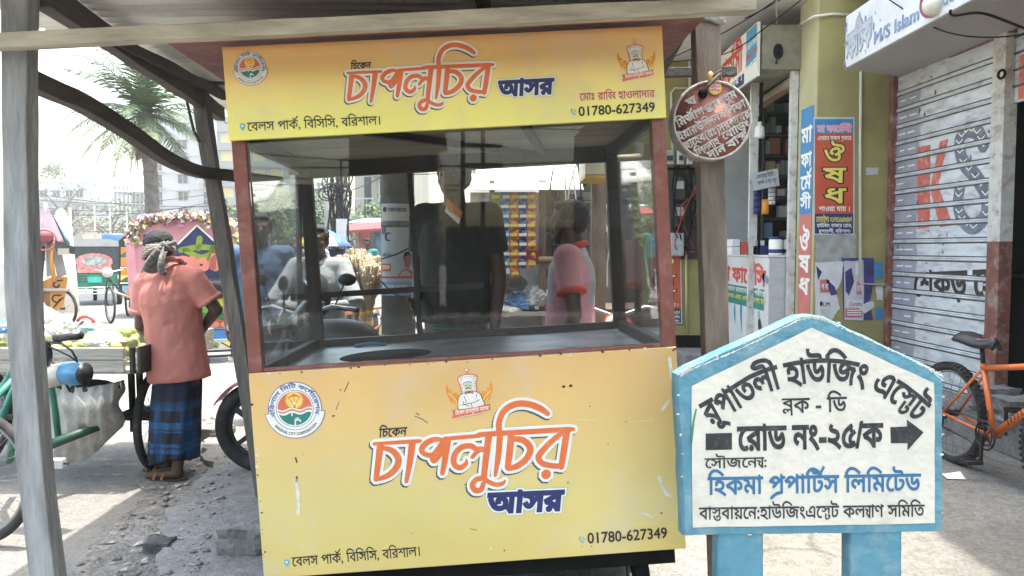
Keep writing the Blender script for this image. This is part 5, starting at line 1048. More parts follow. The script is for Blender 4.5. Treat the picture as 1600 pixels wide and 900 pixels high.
# ================================================================ far buildings
m_bw1 = mat('building_white', (.42, .43, .43), .8, var=.06, scale=.4, dirt=(.42, .42, .42), damt=.5, dscale=.3)
m_bg1 = mat('building_grey', (.26, .27, .27), .85, var=.08, scale=.4, dirt=(.26, .26, .26), damt=.5, dscale=.3)
m_bc1 = mat('building_cream', (.36, .33, .28), .85, var=.08, scale=.4, dirt=(.3, .28, .24), damt=.5, dscale=.3)
m_win = mat('window_dark', (.05, .06, .07), .15, var=.3, scale=1); m_winy = mat('window_curtain', (.50, .42, .16), .6, var=.1)
_win_cache = {}
def building(label, x0, x1, Y, z1, depth, m, floor=3.0, cols=(), winm=None, balc=(), parapet=True, cat='building', name='apartment_building', win=(1.5, 1.5), tank=False):
    t = thing(name, label, cat, ((x0 + x1) / 2, Y, 0)); winm = winm or m_win
    g = G(); g.box((x0, Y, 0), (x1, Y + depth, z1), m)
    g.build('wall', None, t)
    if parapet:
        g = G(); g.box((x0 - .15, Y - .15, z1 + .003), (x1 + .15, Y + .1, z1 + .8), m); g.box((x0 - .15, Y + .105, z1 + .003), (x0 + .1, Y + depth, z1 + .8), m); g.box((x1 - .1, Y + .105, z1 + .003), (x1 + .15, Y + depth, z1 + .8), m); g.build('parapet', None, t)
    z = 0
    while z + floor <= z1 + .1:
        g = G(); g.box((x0 - .12, Y - .12, z + floor - .22), (x1 + .12, Y - .001, z + floor - .02), m); g.build('floor_band', None, t)
        for cx in cols:
            key = (winm.name, win)
            if key not in _win_cache:
                g = G(); w_, h_ = win; g.box((-w_ / 2, -.05, 0), (w_ / 2, .02, h_), winm)
                for q in (-w_ / 2, 0, w_ / 2): g.box((q - .05, -.09, 0), (q + .05, -.051, h_), m_bw1)
                g.box((-w_ / 2 - .3, -.6, h_ + .05), (w_ / 2 + .3, .0, h_ + .15), m)
                o = g.build('window', None); o.parent = t; _win_cache[key] = o.data; o.location = Vector((cx, Y - .005, z + .95)) - t.location
            else:
                o = bpy.data.objects.new('window', _win_cache[key]); COL.objects.link(o); o.parent = t; o.location = Vector((cx, Y - .005, z + .95)) - t.location
        for bx0, bx1 in balc:
            g = G(); g.box((bx0, Y - 1.1, z + .003), (bx1, Y - .121, z + .15), m)
            for k in range(int((bx1 - bx0) / .3) + 1): g.box((bx0 + k * .3, Y - 1.09, z + .151), (bx0 + k * .3 + .05, Y - 1.04, z + 1.1), m_bg1)
            g.box((bx0, Y - 1.1, z + 1.101), (bx1, Y - 1.03, z + 1.18), m_bw1); g.box((bx0 + .3, Y - .01, z + .2), (bx1 - .3, Y - .001, z + 2.4), m_win); g.build('balcony', None, t)
        z += floor
    if tank: g = G(); g.lathe([(1, 0), (1, 1.3), (.4, 1.6), (0, 1.6)], ((x0 + x1) / 2, Y + 3, z1 + .01), m=m_bg1, n=16); g.build('water_tank', None, t)
    return t
PXX = lambda px, Y: (px - 800) / FPX * Y
PZ = lambda py, Y: W(800, py, Y).z
Y = 130; building('tall white apartment block behind the palm with one column of dark windows', PXX(246, Y), PXX(338, Y), Y, PZ(185, Y), 14, m_bw1, 2.9, cols=[PXX(289, Y)], balc=[(PXX(247, Y), PXX(259, Y)), (PXX(318, Y), PXX(330, Y))], win=(1.7, 1.5))
Y = 120; building('grey apartment block with yellow curtained windows behind the kiosk left pane', PXX(343, Y), PXX(455, Y), Y, PZ(190, Y), 14, m_bg1, 2.85, cols=[PXX(358, Y), PXX(407, Y), PXX(436, Y)], winm=m_winy, win=(1.8, 1.6))
Y = 150; building('small pale block with open balconies right of the grey one', PXX(462, Y), PXX(484, Y), Y, PZ(264, Y), 10, m_bw1, 3.2, cols=[], balc=[(PXX(464, Y), PXX(482, Y))])
Y = 170; building('white stepped building far left, its roof crowned by a bush', PXX(62, Y), PXX(140, Y), Y, PZ(285, Y), 16, m_bw1, 3.0, cols=[PXX(72, Y), PXX(92, Y), PXX(112, Y), PXX(128, Y)], win=(1.6, 1.4), tank=True)
Y = 168; building('white upper block behind the far left building with three windows under its roof', PXX(56, Y), PXX(110, Y), Y + 18, PZ(262, Y), 12, m_bw1, 3.0, cols=[PXX(66, Y), PXX(82, Y), PXX(98, Y)], win=(1.6, 1.4))
Y = 140; building('low grey block at the far left beside the front post', PXX(20, Y), PXX(126, Y), Y, PZ(318, Y), 12, m_bg1, 3.0, cols=[PXX(40, Y), PXX(64, Y), PXX(90, Y), PXX(112, Y)], win=(1.8, 1.4))
Y = 160; u_ = building('unfinished concrete frame building left of the palm trunk', PXX(180, Y), PXX(238, Y), Y, PZ(352, Y), 12, m_bg1, 3.0, cols=[PXX(190, Y), PXX(210, Y)], win=(2, 1.4))
g = G()
for z0, z1 in ((PZ(336, Y), PZ(318, Y)), (PZ(316, Y), PZ(299, Y))):
    for k in range(9): x = PXX(182 + k * 6.5, Y); g.box((x - .18, Y + .1, z0), (x + .18, Y + .5, z1 - .31), m_bg1); g.box((x - .18, Y + 8, z0), (x + .18, Y + 8.4, z1 - .31), m_bg1)
    g.box((PXX(180, Y), Y, z1 - .3), (PXX(238, Y), Y + 9, z1), m_bg1)
for k in range(9): x = PXX(182 + k * 6.5, Y); g.box((x - .06, Y + .2, PZ(298, Y)), (x + .06, Y + .3, PZ(290, Y)), m_rust)
structure(g.build('column_frame', None, u_), 'stuff')
Y = 110; building('long pale row building behind the auto rickshaw with many window bars', PXX(128, Y), PXX(212, Y), Y, PZ(345, Y), 10, m_bw1, 2.6, cols=[PXX(q, Y) for q in (140, 154, 168, 184, 200)], win=(1.5, 1.3))
Y = 95; building('cream low house partly hidden by the orange rickshaw board', PXX(50, Y), PXX(130, Y), Y, PZ(352, Y), 9, m_bc1, 2.7, cols=[PXX(q, Y) for q in (62, 80, 100, 118)], win=(1.2, 1.2))
Y = 42; building('pale roadside building with barred balconies right of the wire laden pole', PXX(556, Y), PXX(640, Y), Y, PZ(205, Y), 10, m_bc1, 3.0, cols=[PXX(612, Y)], balc=[(PXX(562, Y), PXX(590, Y))], win=(1.3, 1.4))
Y = 60; building('cream roadside building seen through the right part of the kiosk', PXX(740, Y), PXX(1010, Y), Y, PZ(240, Y), 12, m_bc1, 3.0, cols=[PXX(q, Y) for q in (780, 830, 880, 930, 980)], win=(1.4, 1.4))
Y = 75; building('grey house behind the trees left of the wire laden pole', PXX(455, Y), PXX(545, Y), Y, PZ(345, Y), 10, m_bg1, 2.8, cols=[PXX(q, Y) for q in (470, 495, 520)], win=(1.3, 1.3))

# ================================================================ trees
m_bark = mat('tree_bark', (.13, .11, .09), .95, var=.3, scale=6, bump=.5)
m_leaf = [mat('leaf_dark', (.030, .062, .026), .6, var=.3, scale=3), mat('leaf_mid', (.055, .10, .035), .6, var=.3, scale=3), mat('leaf_light', (.09, .135, .05), .6, var=.3, scale=3)]
def tree(label, base, h, rad, n, seed, leaf=.16, cat='tree', bare=False, name='tree', squash=.8):
    r2 = random.Random(seed); base = Vector(base); t = thing(name, label, cat, base)
    g = G(); tp = [base + Vector((noise.noise(Vector((seed, k, 0))) * .1 * h * k / 5, noise.noise(Vector((k, seed, 3))) * .08 * h * k / 5, h * .62 * k / 5)) for k in range(6)]
    g.tube(tp, [h * .032 * (1 - k * .13) for k in range(6)], m_bark, 8); cl = []
    nb = 14 if bare else 9
    for k in range(nb):
        a = k * 2.4 + r2.random(); s = tp[2 + k % 4]; e = s + Vector((math.cos(a) * rad * r2.uniform(.5, .95), math.sin(a) * rad * r2.uniform(.5, .95), h * r2.uniform(.10, .36))); md = s.lerp(e, .5) + Vector((0, 0, h * .05))
        g.tube([s, md, e], [h * .013, h * .009, h * .003], m_bark, 5); cl.append(e); cl.append(md)
        if bare:
            for q in range(4):
                e2 = e.lerp(md, r2.random() * .8) + Vector((r2.uniform(-1, 1), r2.uniform(-1, 1), r2.uniform(0, 1))) * rad * .35; g.tube([e.lerp(md, r2.random()), e2], [h * .004, h * .0015], m_bark, 4); cl.append(e2)
    g.build('trunk', None, t); cl.append(tp[-1] + Vector((0, 0, h * .25)))
    g = G()
    for i in range(n):
        c = r2.choice(cl); d = Vector((r2.gauss(0, 1), r2.gauss(0, 1), r2.gauss(0, 1) * squash)); d = d.normalized() * (r2.random() ** .5) * rad * .42; p = c + d
        if noise.noise(p * (2.2 / rad) + Vector((seed, 0, 0))) < -.25: continue
        ax = Vector((r2.gauss(0, 1), r2.gauss(0, 1), r2.gauss(0, 1) * .6)).normalized(); ay = ax.orthogonal().normalized(); s = leaf * r2.uniform(.6, 1.4)
        g.add([p - ax * s, p - ay * s * .45, p + ax * s, p + ay * s * .45], [(0, 1, 2, 3)], m_leaf[min(2, max(0, int(1.5 + noise.noise(p * (3 / rad)) * 2.2 + r2.gauss(0, .5))))])
    structure(g.build('crown', None, t), 'stuff'); return t
for px, py, Y, h, rd, n, sd, lb in [(425, 0, 45, 4.9, 2.1, 2600, 1, 'green tree behind the left pane of the kiosk, in front of the grey block'), (482, 0, 48, 5.4, 2.2, 2600, 2, 'dense green tree just left of the tall thin utility pole'), (512, 0, 58, 5.8, 2.6, 2200, 5, 'hazy green tree right behind the utility pole and parasol'), (452, 0, 60, 6.0, 2.6, 2000, 9, 'pale green tree between the two nearer trees behind the kiosk'), (575, 0, 36, 3.6, 1.6, 1600, 12, 'dark shrub like tree under the barred balconies')]:
    tree(lb, (PXX(px, Y), Y, 0), h, rd, n, sd, .13, 'tree')
tree('thin half bare tree in front of the far left building', (PXX(100, 90), 90, 0), 9, 4.2, 420, 21, .16, bare=True, name='bare_tree'); tree('thin bare tree with yellow green leaves behind the auto rickshaw', (PXX(178, 85), 85, 0), 7.6, 3.6, 500, 22, .16, bare=True, name='bare_tree'); tree('thin bare tree left of the palm trunk above the painted rickshaw', (PXX(212, 80), 80, 0), 6.6, 3, 400, 23, .15, bare=True, name='bare_tree')
tree('bush growing on top of the far left roof', (PXX(86, 176), 176, PZ(285, 170)), 5, 2.6, 900, 25, .3, 'bush', name='bush'); tree('yellow green shrub at the left edge beside the front post', (PXX(62, 40), 40, 0), 2.6, 1.1, 1200, 27, .1, 'bush', name='bush'); tree('small green tree at the right edge of the tall white apartment block', (PXX(366, 60), 60, 0), 5, 1.5, 1500, 29, .13)
# date palm
pb_ = Vector((PXX(236, 23), 23, 0)); pc_ = W(226, 178, 23); palm = thing('palm_tree', 'tall date palm with drooping feathery fronds and a rough trunk', 'palm tree', pb_)
m_pt = mat('palm_trunk', (.14, .125, .115), .95, var=.35, scale=7, bump=1.0, bscale=14); m_fr = mat('frond_green', (.05, .098, .032), .55, var=.3, scale=2); m_frd = mat('frond_dead', (.16, .125, .085), .8, var=.3, scale=3)
g = G(); n_ = 40; pts = []; rr_ = []
for k in range(n_ + 1):
    t_ = k / n_; pts.append(pb_.lerp(pc_, t_) + Vector((.12 * math.sin(t_ * 3), 0, 0))); rr_.append(.215 - .04 * t_ + (.022 if k % 2 else 0) + (.06 * max(0, t_ - .88) * 8))
g.tube(pts, rr_, m_pt, 14); g.build('trunk', None, palm)
def frond(az, el, L, droop, m, seed, name='frond'):
    r2 = random.Random(seed); d0 = Vector((math.cos(az) * math.cos(el), math.sin(az) * math.cos(el), math.sin(el))); P = []; p = pc_.copy() + d0 * .1; d = d0.copy(); K = 16
    for k in range(K + 1): P.append(p.copy()); d = (d + Vector((0, 0, -droop * (k / K + .15)))).normalized(); p = p + d * (L / K)
    g = G(); g.tube(P, [.022 * (1 - k / (K + 3)) for k in range(K + 1)], m, 4, caps=False); vs = []; fs = []
    for k in range(1, K * 3):
        t_ = k / 3; i = min(int(t_), K - 1); q = P[i].lerp(P[i + 1], t_ - i); tg = (P[i + 1] - P[i]).normalized(); sd = tg.cross(Vector((0, 0, 1)))
        if sd.length < .05: sd = Vector((1, 0, 0))
        sd.normalize(); ll = .46 * math.sin(min(1, (t_ / K) * 1.1 + .12) * math.pi) ** .6 * L / 2.2 + .05
        for s_ in (-1, 1):
            e = q + (sd * s_ * .75 + tg * .55 + Vector((0, 0, -.30 + r2.uniform(-.18, .25)))).normalized() * ll * r2.uniform(.8, 1.15); wv_ = tg * .016; o = len(vs); md = q.lerp(e, .5) + Vector((0, 0, .03)); vs += [q - wv_, q + wv_, md + wv_ * 1.1, md - wv_ * 1.1, e]; fs += [(o, o + 1, o + 2, o + 3), (o + 3, o + 2, o + 4)]
    g.add(vs, fs, m); g.build(name, None, palm)
for k in range(38): frond(k * 2.399, R(78 - 2.9 * k + rnd.uniform(-6, 6)), rnd.uniform(2.2, 2.9), .125 + .03 * rnd.random(), m_fr, k)
for k in range(12): frond(k * 2.1, R(-62 - rnd.uniform(0, 20)), rnd.uniform(.9, 1.7), .12, m_frd, k + 90, 'dead_frond')

# ================================================================ poles, wires, parasol
m_pole = mat('pole_concrete', (.36, .35, .33), .9, var=.12, scale=5, dirt=(.2, .2, .2))
def pole(px, py_top, Y, r_, label, arms=()):
    b = Vector((PXX(px, Y), Y, 0)); t = thing('utility_pole', label, 'utility pole', b, 'utility poles along the road'); zt = PZ(py_top, Y)
    g = G(); g.tube([b, Vector((b.x, Y, zt))], [r_, r_ * .7], m_pole, 10); g.build('shaft', None, t)
    for z, l in arms:
        g = G(); g.box((b.x - l, Y - .05, z), (b.x + l, Y + .05, z + .1), m_bg1); [g.lathe([(.04, 0), (.06, .05), (.03, .12), (0, .12)], (b.x + q * l * .9, Y, z + .101), m=m_bw, n=8) for q in (-1, -.3, .3, 1)]; g.build('crossarm', None, t)
    return t, b, zt
pole(513, 200, 30, .16, 'tall thin utility pole left of the wire bundle, seen through the kiosk', [(PZ(300, 30), .5), (PZ(290, 30), .4)])
t_, b_, zt_ = pole(535, 150, 19, .15, 'dark utility pole smothered in bundled black cables')
m_cab = mat('cable_black', (.018, .018, .02), .6, var=.3, scale=9)
for i in range(46):
    r3 = random.Random(i + 50); x = b_.x + r3.uniform(-.28, .28); y = 18.8 + r3.uniform(-.25, .1); P = [(x + r3.uniform(-.1, .1), y, PZ(205 + k * 26 + r3.uniform(-9, 9), 19)) for k in range(8)]
    if i > 26: c = P[r3.randrange(1, 5)]; P = [(c[0] + r3.uniform(.08, .28) * math.cos(q), y, c[2] + r3.uniform(.1, .3) * math.sin(q)) for q in [k * .9 for k in range(8)]]
    g = G(); g.tube(catmull(P, 5), .016, m_cab, 5); g.build('cable', None, t_)
g = G(); a = W(529, 342, 18.6); g.box((a.x - .05, 18.55, PZ(378, 18.6)), (a.x + .2, 18.65, a.z), m_bw); g.build('meter_box', None, t_)
pole(112, 325, 55, .12, 'white wrapped pole left of the auto rickshaw'); pole(150, 322, 70, .09, 'thin post behind the auto rickshaw roof, left one'); pole(174, 325, 70, .09, 'thin post behind the auto rickshaw roof, middle one'); pole(200, 330, 70, .09, 'thin post behind the auto rickshaw roof, right one')
wires = [((40, 310, 60), (345, 300, 60), 12), ((40, 322, 60), (345, 318, 60), 10), ((40, 330, 60), (345, 312, 60), 14), ((130, 362, 60), (235, 352, 60), 3), ((40, 300, 62), (345, 322, 62), 8), ((535, 215, 19), (600, 180, 12), -6), ((535, 230, 19), (660, 245, 10), 8), ((535, 240, 19), (700, 200, 10), 14), ((513, 292, 30), (535, 260, 19), 3), ((370, 300, 40), (535, 285, 19), 12), ((535, 300, 19), (640, 250, 9), 6), ((535, 255, 19), (900, 200, 9), 10), ((535, 248, 19), (1000, 260, 9), 12), ((535, 262, 19), (880, 255, 8), 12)]
for i, (a, b, sg) in enumerate(wires):
    A_ = W(*a); B_ = W(*b); P = [A_.lerp(B_, k / 10) - Vector((0, 0, sg / FPX * (a[2] + b[2]) / 2 * 4 * (k / 10) * (1 - k / 10))) for k in range(11)]
    g = G(); g.tube(P, .0007 * (a[2] + b[2]) / 2 / 2 + .004, m_cab, 4); tag(g.build('overhead_wire', None), 'thin overhead wire strung between the street poles behind the kiosk', 'wire', 'overhead wires of the street')
pa = thing('parasol', 'open rainbow striped parasol standing in the street behind the kiosk', 'parasol', (PXX(503, 17), 17, 0)); Yp = 17; ctr = W(503, 357, Yp); rp = .68
for k in range(8):
    g = G(); mm = mat('parasol_cloth_' + 'abcdefgh'[k], [(.6, .3, .05), (.62, .62, .6), (.3, .05, .3), (.62, .62, .6), (.6, .06, .06), (.75, .60, .08), (.60, .62, .66), (.10, .18, .50)][k], .7, var=.06)
    g.grid(lambda u, v: Vector((ctr.x + rp * (1 - .06 * math.sin(math.pi * u)) * v * math.cos((k + u) * math.pi / 4), Yp + rp * v * math.sin((k + u) * math.pi / 4), ctr.z - .40 * v ** 1.7)), 5, 6, mm); g.build('panel', None, pa, solid=.004)
g = G(); g.tube([(ctr.x, Yp, 0), (ctr.x, Yp, ctr.z + .08)], .02, m_bw, 8); g.build('pole', None, pa)

# ================================================================ auto rickshaw
def veh_wheel(root, c, ax, Rr, wd, name='wheel', hubm=None):
    g = G(); g.lathe([(Rr * .55, -wd / 2), (Rr * .92, -wd / 2), (Rr, -wd * .25), (Rr, wd * .25), (Rr * .92, wd / 2), (Rr * .55, wd / 2)], c, ax, m_tyr, 28); w_ = g.build(name, None, root); g = G(); g.lathe([(0, -wd * .4), (Rr * .3, -wd * .42), (Rr * .56, -wd * .3), (Rr * .56, wd * .3), (Rr * .3, wd * .42), (0, wd * .4)], c, ax, hubm or m_rim, 20); g.build('rim', None, w_)
m_cgr = mat('auto_green', (.02, .20, .10), .4, var=.08, scale=4, coat=.2, dirt=(.2, .3, .24), damt=.4); m_cbk = mat('auto_canvas', (.045, .055, .06), .45, var=.2, scale=4, dirt=(.15, .17, .18), damt=.4); m_cgy = mat('auto_roof', (.33, .34, .33), .45, var=.1); m_chr = mat('dull_chrome', (.55, .56, .57), .3, .8); m_lamp = mat('tail_red', (.35, .04, .04), .25); m_lw = mat('lamp_white', (.65, .65, .62), .2)
YA = 19.2; ax0, ax1 = PXX(106, YA), PXX(189, YA); acx = (ax0 + ax1) / 2; az = lambda py: PZ(py, YA) + .02
auto = thing('auto_rickshaw', 'green auto rickshaw seen from behind with dark canvas back and painted rear window panel', 'auto rickshaw', (acx, YA, 0))
def xsec(z): return .62 if z < .9 else .62 - .06 * (z - .9)
hw = (ax1 - ax0) / 2
g = G(); prof = [(-hw * .94, .42), (hw * .94, .42), (hw * .97, .80), (-hw * .97, .80)]
ff = lambda u, v, n=0: Vector((acx + u, YA - n, v)); g.prism(prof, ff, -1.2, 0, m_cgr); ab_ = g.build('body', None, auto, bevel=.03)
top_ = [(-hw * .98, .805), (hw * .98, .805), (hw * .96, 1.3), (hw * .86, 1.52), (-hw * .86, 1.52), (-hw * .96, 1.3)]
g = G(); g.prism(top_, ff, -2.0, .0, m_cbk); g.build('canvas_back', None, auto, bevel=.05)
g = G(); g.prism([(-hw * .88, 1.50), (hw * .88, 1.50), (hw * .8, 1.64), (hw * .5, 1.69), (-hw * .5, 1.69), (-hw * .8, 1.64)], ff, -2.1, .03, m_cgy); g.build('roof', None, auto, bevel=.04)
g = G(); draw(g, [[(-.38, .83), (.38, .83), (.38, 1.05), (-.38, 1.05)]], ff, .012, mat('window_rose', (.5, .22, .2), .5, var=.4, scale=12)); draw(g, [[(-.41, 1.05), (.41, 1.05)] + [(.41 * math.cos(R(a)), 1.13 + .2 * math.sin(R(a))) for a in range(0, 181, 15)]], ff, .012, MATS['window_rose']); draw(g, [disc2((0, 1.13), .27, 24, .12)], ff, .016, mat('window_paint_grey', (.3, .36, .33), .5, var=.5, scale=14)); g.build('painted_window', None, auto)
g = G(); [g.box((acx + s * .12, YA - .012, z), (acx + s * .38, YA - .002, z + .02), m_cbk) for z in (.60, .67, .74) for s in (-1, 1)]; g.build('vents', None, ab_)
g = G(); g.box((acx - .16, YA - .03, .58), (acx + .16, YA - .004, .73), mat('plate_teal', (.05, .42, .36), .5)); g.build('number_plate', None, auto); text_y = .66
for s in (-1, 1):
    g = G(); g.box((acx + s * (hw - .04), YA - .05, .55), (acx + s * (hw - .16), YA - .003, .66), m_lamp); g.box((acx + s * (hw - .04), YA - .05, .665), (acx + s * (hw - .16), YA - .003, .76), m_lw); g.build('tail_lamp', None, auto, bevel=.01)
    veh_wheel(auto, (acx + s * (hw - .12), YA + .35, .235), (1, 0, 0), .235, .12)
veh_wheel(auto, (acx, YA + 2.1, .235), (1, 0, 0), .235, .1)
g = G()
for z in (.30, .38, .46): g.tube([(acx - hw * 1.1, YA - .12, z), (acx + hw * 1.1, YA - .12, z)], .018, m_chr, 8)
for x in (-.9, -.3, .3, .9): g.tube([(acx + x * hw, YA - .12, .29), (acx + x * hw, YA - .12, .47)], .015, m_chr, 6); g.tube([(acx + x * hw, YA - .12, .4), (acx + x * hw * .9, YA, .45)], .012, m_chr, 6)
g.build('bumper', None, auto)
auto.rotation_euler.z = R(29)
# ================================================================ cycle rickshaw with the pink hood
YR = 9.5; RZ = lambda py: PZ(py, YR); RXp = lambda px: PXX(px, YR)
rk = thing('cycle_rickshaw', 'cycle rickshaw with pink garlanded hood and navy back board seen from behind', 'cycle rickshaw', (RXp(300), YR, 0))
m_pink = mat('hood_pink', (.55, .24, .27), .7, var=.1, scale=5); m_navy = mat('hood_navy', (.03, .04, .11), .4, var=.15); m_vin = mat('black_vinyl', (.015, .016, .02), .22, var=.1)
rfm = frame_from((0, YR, 0), (1, 0, 0), (0, 0, 1), (0, -1, 0)); RP_ = uv_on((0, YR, 0), (1, 0, 0), (0, 0, 1), (0, -1, 0))
hood = [RP_(*p) for p in [(228, 470), (222, 400), (222, 365), (232, 348), (262, 341), (330, 341), (352, 350), (362, 380), (364, 470)]]
g = G()
hp_ = catmull(hood, 4); n_ = len(hp_)
g.grid(lambda u, v: Vector((hp_[min(int(u * (n_ - 1) + .5), n_ - 1)][0] - v * .12, YR + .02 + v * .28, hp_[min(int(u * (n_ - 1) + .5), n_ - 1)][1] - v * .10 - .05 * math.sin(v * 9.4))), n_ - 1, 9, m_pink); g.build('hood', None, rk, solid=.01)
g = G(); g.prism(hood, rfm, -.02, 0, m_pink); hb_ = g.build('hood_back', None, rk)
g = G(); bb_ = [RP_(*p) for p in [(238, 470), (242, 412), (280, 380), (307, 351), (338, 382), (348, 398), (352, 470)]]; draw(g, [bb_ if area(bb_) > 0 else bb_[::-1]], rfm, .004, m_navy)
for a_, b__ in (((280, 381), (307, 352)), ((307, 352), (340, 384))): draw(g, stroke([RP_(*a_), RP_(*b__)], .02, smooth=False), rfm, .012, m_wh)
mg_ = mat('letter_green', (.22, .30, .03), .5, var=.1); mo_ = mat('letter_coral', (.70, .22, .16), .5, var=.1)
L1 = [[(284, 391), (310, 386), (334, 388)], [(290, 391), (312, 402), (330, 396)], [(330, 388), (328, 405)], [(311, 372), (309, 388)]]
for P in L1: draw(g, stroke([RP_(*p) for p in P], .07), rfm, .006, mg_)
L2 = [[(300, 408), (285, 404), (276, 412), (284, 422), (296, 416), (300, 404), (306, 414), (310, 420), (320, 418), (318, 408), (311, 408)], [(331, 400), (330, 418)], [(336, 402), (328, 410), (334, 420), (337, 410), (337, 400)]]
for P in L2: draw(g, stroke([RP_(*p) for p in P], .075), rfm, .008, mo_)
g.build('painted_letters', None, hb_)
g = G(); m_gar = [mat('garland_' + k, c, .8, var=.3, scale=30) for k, c in (('cream', (.62, .58, .46)), ('mauve', (.36, .22, .30)), ('yellow', (.60, .50, .16)), ('brown', (.2, .13, .1)))]
gp = catmull([RP_(*p) for p in [(218, 372), (220, 356), (232, 343), (262, 338), (310, 336), (336, 340), (354, 350), (364, 375), (368, 410), (366, 448)]], 14)
r3 = random.Random(4)
for (x, z) in gp:
    for k in range(7):
        p = Vector((x + r3.gauss(0, .035), YR - .03 + r3.gauss(0, .025), z - abs(r3.gauss(0, .06)) + .03)); a = Vector((r3.gauss(0, 1), r3.gauss(0, 1), r3.gauss(0, 1))).normalized() * .035; b = a.orthogonal() * .7; g.add([p - a, p - b, p + a, p + b], [(0, 1, 2, 3)], m_gar[r3.choice([0, 0, 1, 1, 2, 3]) if x < RXp(345) else r3.choice([0, 2, 2, 1])])
structure(g.build('garland', None, rk), 'stuff')
g = G(); g.tube([(RXp(238), YR - .06, RZ(450)), (RXp(357), YR - .06, RZ(450))], .135, m_vin, 18); g.build('seat_back', None, rk)
pan = [(468, 480, (.62, .60, .08)), (480, 490, (.13, .40, .07)), (490, 500, (.03, .16, .05)), (500, 514, (.42, .12, .03))]
g = G(); g.box((RXp(240), YR - .02, RZ(514)), (RXp(358), YR + .5, RZ(468)), m_drk); bx_ = g.build('body', None, rk)
g = G()
for i, (a, b, c) in enumerate(pan):
    P = [(RXp(240), RZ(b)), (RXp(358), RZ(b))] + [(RXp(358 - 11.8 * k), RZ(a) + .012 * math.sin(k * 1.7 + i)) for k in range(11)]; draw(g, [P], rfm, .024 + .002 * i, mat('rickshaw_paint_' + 'abcd'[i], c, .4, var=.25, scale=9))
for px in (330, 348): draw(g, [disc2((RXp(px), RZ(508)), .07, 14, .04)], rfm, .034, mo_)
g.build('painted_panel', None, bx_)
g = G(); g.box((RXp(244), YR - .12, RZ(530)), (RXp(356), YR + .1, RZ(516)), mat('blue_rexine', (.05, .18, .40), .45, var=.15)); g.build('foot_cloth', None, rk)
g = G(); g.box((RXp(246), YR - .10, RZ(546)), (RXp(354), YR - .06, RZ(532)), m_bw); bd_ = g.build('bumper_board', None, rk); g = G(); rff = lambda u, v, n=0: Vector((u, YR - .10 - n, v))
for k in range(6): draw(g, [disc2((RXp(258 + k * 18), RZ(539)), .055, 12, .035)], rff, .003, [mo_, mg_, MATS['emblem_yellow']][k % 3]); draw(g, stroke([(RXp(250 + k * 18), RZ(536)), (RXp(262 + k * 18), RZ(543))], .015), rff, .004, m_nv)
g.build('painted_flowers', None, bd_)
g = G()
for z in (RZ(556), RZ(548)): g.tube([(RXp(240), YR - .14, z), (RXp(364), YR - .14, z)], .016, m_bb, 8)
for px in (250, 300, 355): g.tube([(RXp(px), YR - .14, RZ(558)), (RXp(px), YR - .1, RZ(546))], .012, m_bb, 6)
for px in (322, 348): g.tube([(RXp(px), YR - .14, RZ(556)), (RXp(px), YR - .14, RZ(566))], .004, m_bb, 5); g.lathe([(.012, 0), (.03, -.05), (.03, -.09), (0, -.09)], (RXp(px), YR - .14, RZ(566)), m=m_pole, n=10)
for q in (250, 354): g.tube([(RXp(q), YR - .1, RZ(545)), (RXp(q), YR - .02, RZ(472))], .014, m_bb, 6)
g.tube([(RXp(234), YR + .3, .36), (RXp(370), YR + .3, .36)], .02, m_bb, 8); g.build('chassis', None, rk)
for px in (232, 371): spoked(rk, (RXp(px), YR + .3, .36), (1, 0, 0), .36, .022, knob=False)
for s in (360, 357):
    g = G(); P = [(RXp(s), YR - .1 + (360 - s) * .1, RZ(y)) for y in (470, 500, 540)]; P = [(p[0] + .03 * k, p[1], p[2]) for k, p in enumerate(P)]; g.tube(P, .02, mat('rose_plastic', (.5, .14, .2), .5), 8); g.build('mudguard_stay', None, rk)
g = G(); g.tube([(RXp(300), YR + .6, .5), (RXp(290), YR + 1.6, .55), (RXp(288), YR + 1.7, 1.0)], .02, m_bb, 8); g.tube([(RXp(288) - .28, YR + 1.65, 1.05), (RXp(288), YR + 1.72, 1.0), (RXp(288) + .28, YR + 1.65, 1.05)], .014, m_chr, 8); g.build('front_frame', None, rk); spoked(rk, (RXp(286), YR + 1.95, .36), (1, 0, 0), .36, .022, knob=False)
rk.rotation_euler.z = R(24)
# ================================================================ painted rickshaw van facing the camera
YV = 15.6; VX = lambda px: PXX(px, YV); VZ = lambda py: PZ(py, YV); vf = frame_from((0, YV, 0), (1, 0, 0), (0, 0, 1), (0, -1, 0)); VP = uv_on((0, YV, 0), (1, 0, 0), (0, 0, 1), (0, -1, 0))
van = thing('rickshaw_van', 'painted rickshaw van with orange landscape panels and a bicycle front wheel', 'rickshaw van', (VX(210), YV, 0))
g = G(); g.prism([VP(*p) for p in [(188, 462), (256, 462), (256, 374), (246, 366), (200, 366), (188, 376)]], vf, -1.4, 0, m_drk); vb = g.build('body', None, van, bevel=.02)
g = G(); po = mat('panel_orange', (.75, .24, .03), .45, var=.2, scale=6); pgx = mat('panel_green', (.05, .14, .05), .45, var=.2, scale=6); pbl = mat('panel_blue', (.25, .38, .5), .45, var=.2, scale=6); pco = mat('panel_coral', (.75, .22, .10), .45, var=.1)
qv = lambda P, n, m: quad(g, vf, P, VP, n, m)
qv(rc(191, 386, 254, 416), .004, po); qv([(191, 398), (200, 392), (212, 399), (230, 393), (254, 400), (254, 404), (191, 402)], .008, pgx); qv([(205, 402), (228, 396), (254, 405), (254, 410), (214, 408)], .010, pbl); qv([(193, 414), (200, 405), (222, 404), (236, 414)], .012, pco)
